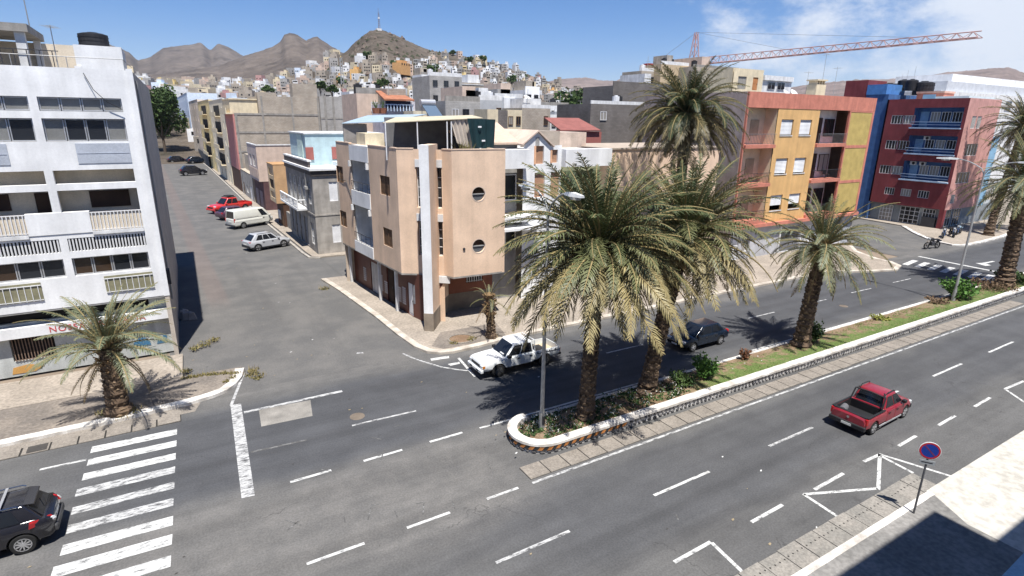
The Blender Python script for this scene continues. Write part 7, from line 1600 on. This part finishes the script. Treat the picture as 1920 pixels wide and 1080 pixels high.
for s in (1, -1): q.path([(-.75, s * .70, .98), (-.52, s * .66, 1.5), (-.35, s * .5, 1.62)], .035, 6)
q.path([(-.50, -.66, 1.5), (-.48, 0, 1.53), (-.50, .66, 1.5)], .035, 6); q.build('sports_bar', BLACKP, t)
for s in (1, -1): q = MB(); q.path([(-.3, s * .56, 1.56), (-.2, s * .56, 1.64), (.4, s * .55, 1.63), (.5, s * .55, 1.55)], .022, 5); q.build('roof_rail', BLACKP, t)
lamps(t, 2.08, -2.15, hw - .02, .66, .78, .15, .3, .3, .12)
q = MB(); q.disc((-2.205, .0, .76), (1, 0, 0), .06, .02, 10); q.build('tailgate_badge', CHROME, t); box_part(t, 'number_plate', PLATEW, -2.29, -.22, .4, -2.275, .22, .51)
for s in (1, -1): box_part(t, 'side_sill', mat('sill_grey', (.3, .3, .31)), -1.0, s * (hw - .02), .27, 1.0, s * (hw + .015), .34)
ls = thing('load_roll', 'grey roll with a white end lying in the red pickup bed', 'load', (26.55, 12.95, .562), .3); q = MB(); q.rod((-.2, 0, .17), (.35, 0, .17), .17, 14); q.build('roll', mat('roll_grey', (.12, .12, .13)), ls); q = MB(); q.disc((-.22, 0, .17), (1, 0, 0), .12, .05, 12); q.build('roll_end', WHITE2, ls)
# old white double-cab in the palm shade
hw = .82
t = vehicle('pickup_truck', 'old white double-cab pickup with an empty dusty bed, facing the crossing in palm shade', 'pickup', (15.68, 26.3), R_(180), WHT,
    [(-2.4, .55, 1.0, .95), (-2.34, .5, 1.02, .98), (-1.0, .48, 1.02, 1), (-.3, .42, 1.03, 1), (.8, .42, 1.02, 1), (1.5, .42, 1.0, 1), (2.1, .44, .95, .98), (2.3, .46, .90, .95), (2.36, .5, .8, .92)],
    (-.72, 1.05, -.62, .42, 1.0, 1.68, .77, .66), (-1.42, 1.42), 2 * hw, .36, mat('old_steel_wheel', (.10, .10, .10), var=.2), 8, bed=(-2.32, -.86, .68), doors=((.10, 1.0, .48, .99), (-.66, .07, .48, .99)), trim=BLACKP, shoulder=.94)
box_part(t, 'bed_floor', mat('dusty_bed', (.46, .38, .26), var=.15), -2.32, -hw + .1, .66, -.86, hw - .1, .69)
for x in (-2.1, -1.7, -1.3, -.95):
    for s in (1, -1): box_part(t, 'bed_hook', BLACKP, x, s * (hw - .0), .9, x + .05, s * (hw + .025), .97)
for s in (1, -1): box_part(t, 'bed_line', BLACKP, -2.34, s * (hw - .01), .86, -.88, s * (hw + .008), .885)
q = MB(); q.path([(-.82, -.7, 1.02), (-.8, -.66, 1.66), (-.8, .66, 1.66), (-.82, .7, 1.02)], .025, 6); q.build('rack_bar', WHT, t)
box_part(t, 'front_bumper', WHT, 2.3, -hw + .02, .42, 2.46, hw - .02, .6, .03); box_part(t, 'grille', BLACKP, 2.345, -.48, .66, 2.372, .48, .82); box_part(t, 'bumper_slot', BLACKP, 2.44, -.5, .46, 2.466, .5, .54)
for s in (1, -1): box_part(t, 'headlight', LAMPW, 2.25, s * .5, .66, 2.375, s * .74, .82, .015); box_part(t, 'indicator', LAMPO, 2.2, s * .745, .67, 2.34, s * .79, .81); box_part(t, 'tail_light', LAMPR, -2.42, s * .6, .68, -2.38, s * .78, .92)
box_part(t, 'rear_bumper', METD, -2.52, -hw + .1, .48, -2.4, hw - .1, .6); box_part(t, 'number_plate', PLATEW, 2.461, -.22, .46, 2.47, .22, .55)
q = MB(); q.box(.9, .1, 1.08, 1.0, .45, 1.14); q.build('dashboard_papers', WHITE2, t); t.scale = (1.1, 1.05, 1.05); t.location = (15.95, 26.3, 0)
# silver SUV, white van, red pickup with roof rack, plum car on the side street
ang = R_(20); hw = .9
t = vehicle('parked_car', 'silver crossover parked nose-in at the side street kerb, nearest of the parked row', 'car', (8.02, 66.65), ang, SIL,
    [(-2.15, .5, .92, .84), (-2.05, .36, 1.02, .95), (-1.5, .3, 1.05, 1), (0, .28, 1.02, 1), (1.0, .28, .99, 1), (1.6, .3, .92, .97), (2.05, .34, .80, .88), (2.18, .4, .66, .76)],
    (-1.95, 1.05, -1.35, .25, 1.0, 1.62, .79, .62), (-1.35, 1.33), 2 * hw, .35, SILR, 5, doors=((.02, .92, .38, .97), (-.9, -.01, .38, .97)), side=((.16, .40), (.42, .66), (.68, .9)))
lamps(t, 2.08, -2.1, hw - .07, .74, .92, .13, .4, .12, .45); box_part(t, 'lower_trim', BLACKP, -1.9, -hw - .004, .26, 1.9, hw + .004, .38); box_part(t, 'rear_bumper', BLACKP, -2.2, -hw + .15, .36, -2.08, hw - .15, .6, .03); box_part(t, 'number_plate', PLATEW, -2.215, -.25, .64, -2.19, .25, .74)
for s in (1, -1): box_part(t, 'roof_rail', METD, -1.2, s * .6, 1.62, .2, s * .56, 1.66)
t = vehicle('parked_van', 'cream-white panel van parked nose-in between the silver crossover and the red pickup', 'van', (8.1, 81.6), R_(27), VANW,
    [(-2.35, .4, 1.05, .96), (-2.3, .32, 1.1, 1), (1.3, .32, 1.1, 1), (1.9, .34, 1.06, .98), (2.25, .36, .9, .9), (2.36, .42, .7, .82)],
    (-2.32, 2.05, -2.2, 1.25, 1.05, 2.0, .84, .74), (-1.35, 1.5), 1.72, .33, mat('grey_wheel', (.22, .22, .22)), 6, side=((.76, .93),), doors=((.95, 1.75, .42, 1.06),))
lamps(t, 2.28, -2.34, .84, .78, .95, .2, .3, .4, .12); box_part(t, 'rear_bumper', METD, -2.46, -.8, .32, -2.32, .8, .5, .03); box_part(t, 'number_plate', PLATEW, -2.375, -.25, .72, -2.35, .25, .84)
for s in (1, -1): box_part(t, 'slide_rail', mat('rail_grey', (.4, .4, .38)), -2.1, s * .856, 1.18, .5, s * .868, 1.21); box_part(t, 'panel_crease', MATS['rail_grey'], -2.2, s * .858, .78, 1.2, s * .866, .80)
t = vehicle('pickup_truck', 'bright red pickup with a black roof rack parked beyond the white van', 'pickup', (6.9, 95.8), R_(208), RED2,
    [(-2.5, .55, 1.05, .95), (-2.4, .5, 1.08, 1), (0, .44, 1.06, 1), (1.2, .44, 1.04, 1), (1.9, .46, 1.0, .97), (2.3, .5, .9, .9), (2.45, .55, .75, .82)],
    (-.75, 1.15, -.6, .5, 1.03, 1.74, .82, .68), (-1.5, 1.5), 1.8, .38, SILR, 6, bed=(-2.42, -.85, .7), doors=((.15, 1.05, .5, 1.03), (-.65, .12, .5, 1.03)), trim=RED2)
lamps(t, 2.33, -2.45, .84, .86, .9, .2, .3, .3, .12); box_part(t, 'grille', BLACKP, 2.4, -.5, .66, 2.46, .5, .84); box_part(t, 'front_bumper', RED2, 2.35, -.82, .42, 2.52, .82, .62, .04); box_part(t, 'bed_liner', BLACKP, -2.4, -.79, .69, -.86, .79, .71)
q = MB()
for x in (-.5, .0, .45): q.rod((x, -.66, 1.84), (x, .66, 1.84), .025, 5)
for s in (-1, 1): q.rod((-.55, s * .62, 1.84), (.5, s * .62, 1.84), .025, 5); q.rod((-.45, s * .6, 1.74), (-.45, s * .6, 1.84), .02, 4); q.rod((.4, s * .6, 1.74), (.4, s * .6, 1.84), .02, 4)
q.box(-.45, -.5, 1.86, .3, .45, 1.98); q.build('roof_rack', BLACKP, t)
def plain_car(label, loc, rot, col, suv=False, group='cars parked along the side street', spokes=5):
    hw = .86; h = .12 if suv else 0
    t = vehicle('parked_car', label, 'car', loc, rot, col, [(-2.05, .45, .86 + h, .85), (-1.98, .34, .95 + h, .95), (-1.3, .28, .96 + h, 1), (1.0, .28, .93 + h, 1), (1.6, .3, .86 + h, .97), (2.0, .34, .72 + h, .88), (2.1, .4, .6 + h, .78)],
        (-1.8, 1.1, -1.2, .3, .92 + h, 1.48 + h * 1.5, .76, .60), (-1.28, 1.28), 2 * hw, .31 + h * .3, SILR, spokes, doors=((.0, .9, .36, .9 + h), (-.9, -.03, .36, .9 + h)), group=group, side=((.14, .44), (.48, .86)))
    lamps(t, 2.02, -2.0, hw - .06, .68 + h, .84 + h); box_part(t, 'number_plate', PLATEW, 2.1, -.22, .42, 2.115, .22, .52); box_part(t, 'front_grille', BLACKP, 2.04, -.4, .46, 2.1, .4, .6); return t
plain_car('plum-coloured car half hidden between the white van and the red pickup', (7.0, 89.0), R_(24), PURP)
plain_car('black car parked nose-in, nearest of the far dark cars on the side street', (4.5, 160), R_(10), BLA, True)
plain_car('black saloon parked second among the far dark cars on the side street', (2.2, 204), R_(10), BLA)
plain_car('dark navy car tucked behind the black saloon on the side street', (7.0, 200), R_(25), NAVY)
plain_car('black off-roader parked under the big street tree', (0.1, 231), R_(10), BLA, True)
plain_car('dusty white car parked farthest, under the street trees', (-.4, 285), R_(15), WHT)
t = plain_car('dark blue hatchback driving toward the crossing, half hidden by palm fronds', (28.2, 23.5), R_(180), NAVY, group='cars on the far carriageway')
# black SUV leaving at the lower left
hw = .92
t = vehicle('sport_utility_vehicle', 'shiny black SUV with silver roof bars leaving the zebra crossing at the left edge', 'car', (-7.2, 22.3), R_(180), BLA,
    [(-2.2, .56, .80, .62), (-2.17, .40, .96, .80), (-2.02, .32, 1.08, .93), (-1.7, .28, 1.12, .985), (-1.2, .27, 1.10, 1), (0, .27, 1.05, 1), (1.1, .27, 1.02, 1), (1.7, .3, .95, .96), (2.1, .34, .82, .86), (2.25, .4, .66, .74)],
    (-2.0, 1.0, -1.5, .15, 1.05, 1.62, .82, .62), (-1.33, 1.34), 2 * hw, .36, SILR, 10, doors=((.0, .9, .4, 1.02), (-.86, -.03, .4, 1.02)), thin=True, side=((.2, .42), (.44, .67), (.7, .9)))
for s in (1, -1):
    q = MB(); q.hexa([(-2.05, s * .55, .84), (-1.60, s * .88, .90), (-1.62, s * .86, 1.09), (-1.95, s * .58, 1.03), (-2.24, s * .58, .84), (-1.58, s * .985, .91), (-1.62, s * .965, 1.10), (-2.14, s * .60, 1.05)]); tl = q.build('tail_light', LAMPR, t)
    q = MB(); q.hexa([(-2.2, s * .60, .88), (-2.05, s * .72, .9), (-2.02, s * .72, .98), (-2.16, s * .60, .98), (-2.26, s * .6, .88), (-2.12, s * .74, .9), (-2.08, s * .74, .98), (-2.22, s * .6, .98)]); q.build('reverse_lamp', LAMPW, tl)
    q = MB(); q.path([(-1.4, s * .66, 1.62), (-1.3, s * .66, 1.67), (0, s * .66, 1.68), (.1, s * .66, 1.62)], .022, 6); q.build('roof_rail', CHROME, t)
for x in (-.95, -.05): box_part(t, 'cross_bar', SILR, x, -.66, 1.68, x + .08, .66, 1.71)
q = MB(); q.hexa([(-1.52, -.56, 1.60), (-1.78, -.54, 1.54), (-1.78, .54, 1.54), (-1.52, .56, 1.60), (-1.5, -.56, 1.63), (-1.76, -.54, 1.575), (-1.76, .54, 1.575), (-1.5, .56, 1.63)]); q.build('roof_spoiler', BLA, t)
box_part(t, 'rear_bumper', mat('bumper_grey', (.05, .05, .052), rough=.5), -2.27, -.70, .42, -2.05, .70, .66, .05); box_part(t, 'number_plate', PLATEW, -2.21, -.24, .74, -2.185, .24, .85); box_part(t, 'chrome_strip', CHROME, -2.2, -.5, .885, -2.17, .5, .905)
q = MB(); q.rod((-1.95, .1, 1.16), (-1.85, -.28, 1.34), .015, 5); q.build('rear_wiper', BLACKP, t)
for o_ in list(COL.objects):   # match the sizes seen up the rising side street
    L_ = o_.get('label', '')
    k_ = 1.1 if L_.startswith('silver crossover') else 1.2 if L_.startswith('cream-white panel') else 1.25 if L_.startswith('bright red pickup') else 1.2 if L_.startswith('plum') else 1.42 if 'on the side street' in L_ and o_.get('category') == 'car' else 1.6 if 'street tree' in L_ and o_.get('category') == 'car' else 0
    if k_: o_.scale = (k_, k_, k_)
# motorcycles by the far corner
def motorcycle(label, loc, rot, col, group='motorcycles by the crimson building'):
    t = thing('motorcycle', label, 'motorcycle', (*loc, 0), rot, group); r = .31
    for x in (-.64, .64):
        q = MB(); n = 20; vs = []
        for i in range(n):
            a = 2 * math.pi * i / n
            for j in range(6): b_ = 2 * math.pi * j / 6; rr = r - .05 + .05 * math.cos(b_); vs.append((x + rr * math.cos(a), .05 * math.sin(b_), r + rr * math.sin(a)))
        q.add(vs, [(i * 6 + j, i * 6 + (j + 1) % 6, ((i + 1) % n) * 6 + (j + 1) % 6, ((i + 1) % n) * 6 + j) for i in range(n) for j in range(6)]); w = q.build('wheel', RUBBER, t)
        q = MB()
        for i in range(5): a = i * 1.257; q.rod((x, 0, r), (x + (r - .06) * math.cos(a), 0, r + (r - .06) * math.sin(a)), .02, 4)
        q.build('rim', METD, w)
    q = MB(); q.rod((.64, .07, r), (.42, .07, .95), .03, 6); q.rod((.64, -.07, r), (.42, -.07, .95), .03, 6); q.build('fork', CHROME, t)
    q = MB(); q.path([(.40, -.36, 1.0), (.44, -.1, 1.02), (.44, .1, 1.02), (.40, .36, 1.0)], .018, 5); q.build('handlebar', METD, t)
    q = MB(); q.rod((.42, 0, .9), (-.1, 0, .62), .04, 6); q.rod((-.1, 0, .62), (-.64, 0, r), .035, 6); q.rod((.35, 0, .75), (.0, 0, .35), .035, 6); q.build('frame', METD, t)
    o = box_part(t, 'tank', col, .0, -.13, .7, .4, .13, .92, .07); o = box_part(t, 'seat', BLACKP, -.65, -.12, .74, .02, .12, .84, .04); box_part(t, 'engine', METD, -.12, -.16, .3, .25, .16, .6, .04); box_part(t, 'rear_fender', col, -.95, -.08, .6, -.5, .08, .72, .03)
    box_part(t, 'headlamp', LAMPW, .48, -.08, .84, .58, .08, .98, .03); q = MB(); q.rod((-.05, -.16, .34), (-.7, -.17, .42), .045, 8); q.build('exhaust', CHROME, t); return t
motorcycle('dark motorcycle crossing the far junction, apart from the parked ones', (75.9, 30.9), R_(168), mat('bike_black', (.02, .02, .022), rough=.3)).scale = (1.4, 1.4, 1.4)
for i, (px_, py_, a, c) in enumerate(((1768, 447, 200, 'bike_black'), (1783, 445, 215, 'bike_black'), (1796, 441, 190, 'bike_black'))):
    v = G(px_, py_); motorcycle(['dark motorcycle parked at the left of the three by the crimson corner', 'dark motorcycle parked in the middle of the three by the crimson corner', 'motorcycle with a pale blue tank parked at the right of the three'][i], (v.x, v.y), R_(a), MATS[c] if i < 2 else mat('bike_blue', (.30, .42, .50), rough=.3)).scale = (1.4, 1.4, 1.4)
bpy.context.view_layer.update()
# ================================================================== lamps, sign, small street furniture
def lamp_post(x, y, h, label, reach=1.6, dirs=((0, 1), (0, -1)), headlen=.95, lean=0):
    t = thing('street_lamp', label, 'street lamp', (x, y, .3), 0, 'double street lamps on the median')
    q = MB(); q.rod((0, 0, -.3), (0, 0, .9), .15, 10, .13); q.rod((0, 0, .9), (0, 0, h), .10, 10, .055); q.build('pole', GALV, t)
    d = MB(); d.box(-.06, -.16, .3, .06, -.13, .7); d.build('hatch', METD, t)
    for dx, dy in dirs:
        v = Vector((dx, dy, 0)).normalized(); q = MB(); pts = [Vector((0, 0, h)) - Vector((0, 0, .3))] + [v * reach * f + Vector((0, 0, h + .75 * math.sin(f * math.pi * .52))) for f in (.12, .3, .5, .7, .88, 1)]; q.path(pts, .042, 6); arm = q.build('arm', GALV, t)
        e = pts[-1]; n_ = Vector((-v.y, v.x, 0)); q = MB(); a = e - v * .1; c = e + v * headlen; ps = []
        for p, wd_, z0, z1 in ((a, .10, -.04, .07), (a + v * headlen * .45, .16, -.05, .11), (c, .09, -.04, .05)):
            ps.append([p - n_ * wd_ + Vector((0, 0, z0)), p + n_ * wd_ + Vector((0, 0, z0)), p + n_ * wd_ * .7 + Vector((0, 0, z1)), p - n_ * wd_ * .7 + Vector((0, 0, z1))])
        q.add([w for r_ in ps for w in r_], [(3, 2, 1, 0), (8, 9, 10, 11)] + [(4 * k + i, 4 * k + (i + 1) % 4, 4 * k + 4 + (i + 1) % 4, 4 * k + 4 + i) for k in (0, 1) for i in range(4)]); hd = q.build('lamp_head', mat('lamp_grey_white', (.60, .61, .60), var=.06), t)
        q = MB(); m_ = a + v * headlen * .62; q.prism([tuple((m_ + v * .3 * math.cos(k * .7) + n_ * .15 * math.sin(k * .7)).xy) for k in range(9)], m_.z - .15, m_.z - .05); q.build('lens', mat('lamp_lens', (.5, .46, .38), rough=.3), hd)
    return t
lamp_post(13.13, 19.19, 10.2, 'near double street lamp on the median, standing in the green tip beside the largest palm', 1.3)
lamp_post(53.44, 19.4, 10.4, 'far double street lamp on the median, rising from the wide green bush', 2.0, headlen=1.4)
# no-parking sign
sg_ = thing('road_sign', 'round blue no-parking sign with red ring and bar on a post', 'road sign', (22.05, 7.6, .15))
q = MB(); q.rod((0, 0, 0), (0, 0, 2.95), .035, 10); q.build('post', mat('sign_post_grey', (.10, .10, .105), rough=.5), sg_)
sd = Vector((-.82, -.57, 0)).normalized(); sn = Vector((-sd.y, sd.x, 0))
def sdisc(r0, r1, off, m, name, parent, n=36):
    q = MB(); c = Vector((0, 0, 2.68)) + sd * off
    if r0 == 0: q.add([c + sn * r1 * math.cos(2 * math.pi * i / n) + Vector((0, 0, r1 * math.sin(2 * math.pi * i / n))) for i in range(n)], [tuple(range(n))])
    else:
        for i in range(n):
            a, b_ = 2 * math.pi * i / n, 2 * math.pi * (i + 1) / n; q.quad(*[c + sn * rr * math.cos(t) + Vector((0, 0, rr * math.sin(t))) for rr, t in ((r0, a), (r1, a), (r1, b_), (r0, b_))])
    return q.build(name, m, parent, recalc=False)
q = MB(); c = Vector((0, 0, 2.68)); q.rod(c + sd * .03, c + sd * .055, .335, 36); dk = q.build('sign_plate', METW, sg_)
SBL = mat('sign_blue', (.018, .045, .26), var=.05, rough=.4); SRD = mat('sign_red_c', (.42, .025, .03), var=.05, rough=.4)
sdisc(0, .29, .058, SBL, 'blue_face', dk); sdisc(.262, .318, .061, SRD, 'red_ring', dk)
q = MB(); d1 = (sn * -.707 + Vector((0, 0, .707))) ; d2 = (sn * .707 + Vector((0, 0, .707))); cc = c + sd * .0605; q.quad(cc - d1 * .265 - d2 * .022, cc + d1 * .265 - d2 * .022, cc + d1 * .265 + d2 * .022, cc - d1 * .265 + d2 * .022); q.build('red_bar', mat('faded_red', (.15, .03, .09)), dk, recalc=False)
q = MB(); cz2 = Vector((0, 0, 2.2)); q.hexa([cz2 + sd * o + sn * a + Vector((0, 0, z)) for z in (-.08, .08) for o, a in ((.03, -.24), (.03, .24), (.05, .24), (.05, -.24))]); pl_ = q.build('sub_plate', mat('plate_grey', (.28, .30, .31), var=.1), sg_)
q = MB(); q.hexa([cz2 + sd * o + sn * a + Vector((0, 0, z)) for z in (-.02, .02) for o, a in ((.051, -.17), (.051, .17), (.054, .17), (.054, -.17))]); q.build('plate_stripe', METD, pl_)
# rubble sacks in the shade of the white block, awning by the viewpoint
sk = thing('rubble_pile', 'small heap of grey sacks in the shade of the white block side wall', 'rubble', (-.35, 44.5, 0)); rr = random.Random(3)
for k in range(5):
    q = MB(); x0, y0 = rr.uniform(-.3, .3), rr.uniform(-.8, .8); q.hexa([(x0 + rr.uniform(-.4, -.2), y0 - .3, 0), (x0 + .35, y0 - .35, 0), (x0 + .3, y0 + .3, 0), (x0 - .3, y0 + .35, 0), (x0 - .2, y0 - .15, .5), (x0 + .15, y0 - .2, .55), (x0 + .2, y0 + .15, .45), (x0 - .15, y0 + .2, .6)]); bevel(q.build('sack', mat('sack_grey', (.30, .27, .24), var=.3), sk), .05)
aw = thing('awning', 'pale blue awning corner low at the bottom right edge', 'awning', (19.4, 3.6, 0)); q = MB(); c4 = [G(1876, 1084, 2.4), G(1922, 1036, 2.4), G(2040, 1030, 2.6), G(2040, 1160, 2.6)]; q.hexa([tuple(v) for v in c4] + [tuple(v + Vector((0, 0, .05))) for v in c4]); q.build('canvas', mat('pale_blue_canvas', (.30, .45, .55), var=.1), aw, world=True)
# ================================================================== thin sea haze over the far hills
hz = MB(); hz.box(-6050, -6050, -6, 6050, 6050, 620)
hm = bpy.data.materials.new('haze_air'); hm.use_nodes = True; hn = hm.node_tree.nodes; hn.remove(hn['Principled BSDF'])
pvn = hn.new('ShaderNodeVolumePrincipled'); pvn.inputs['Color'].default_value = (.80, .87, .97, 1); pvn.inputs['Density'].default_value = 0.00005; pvn.inputs['Anisotropy'].default_value = 0.2
hm.node_tree.links.new(pvn.outputs[0], hn['Material Output'].inputs['Volume'])
hz.build('haze', hm, kind='stuff')
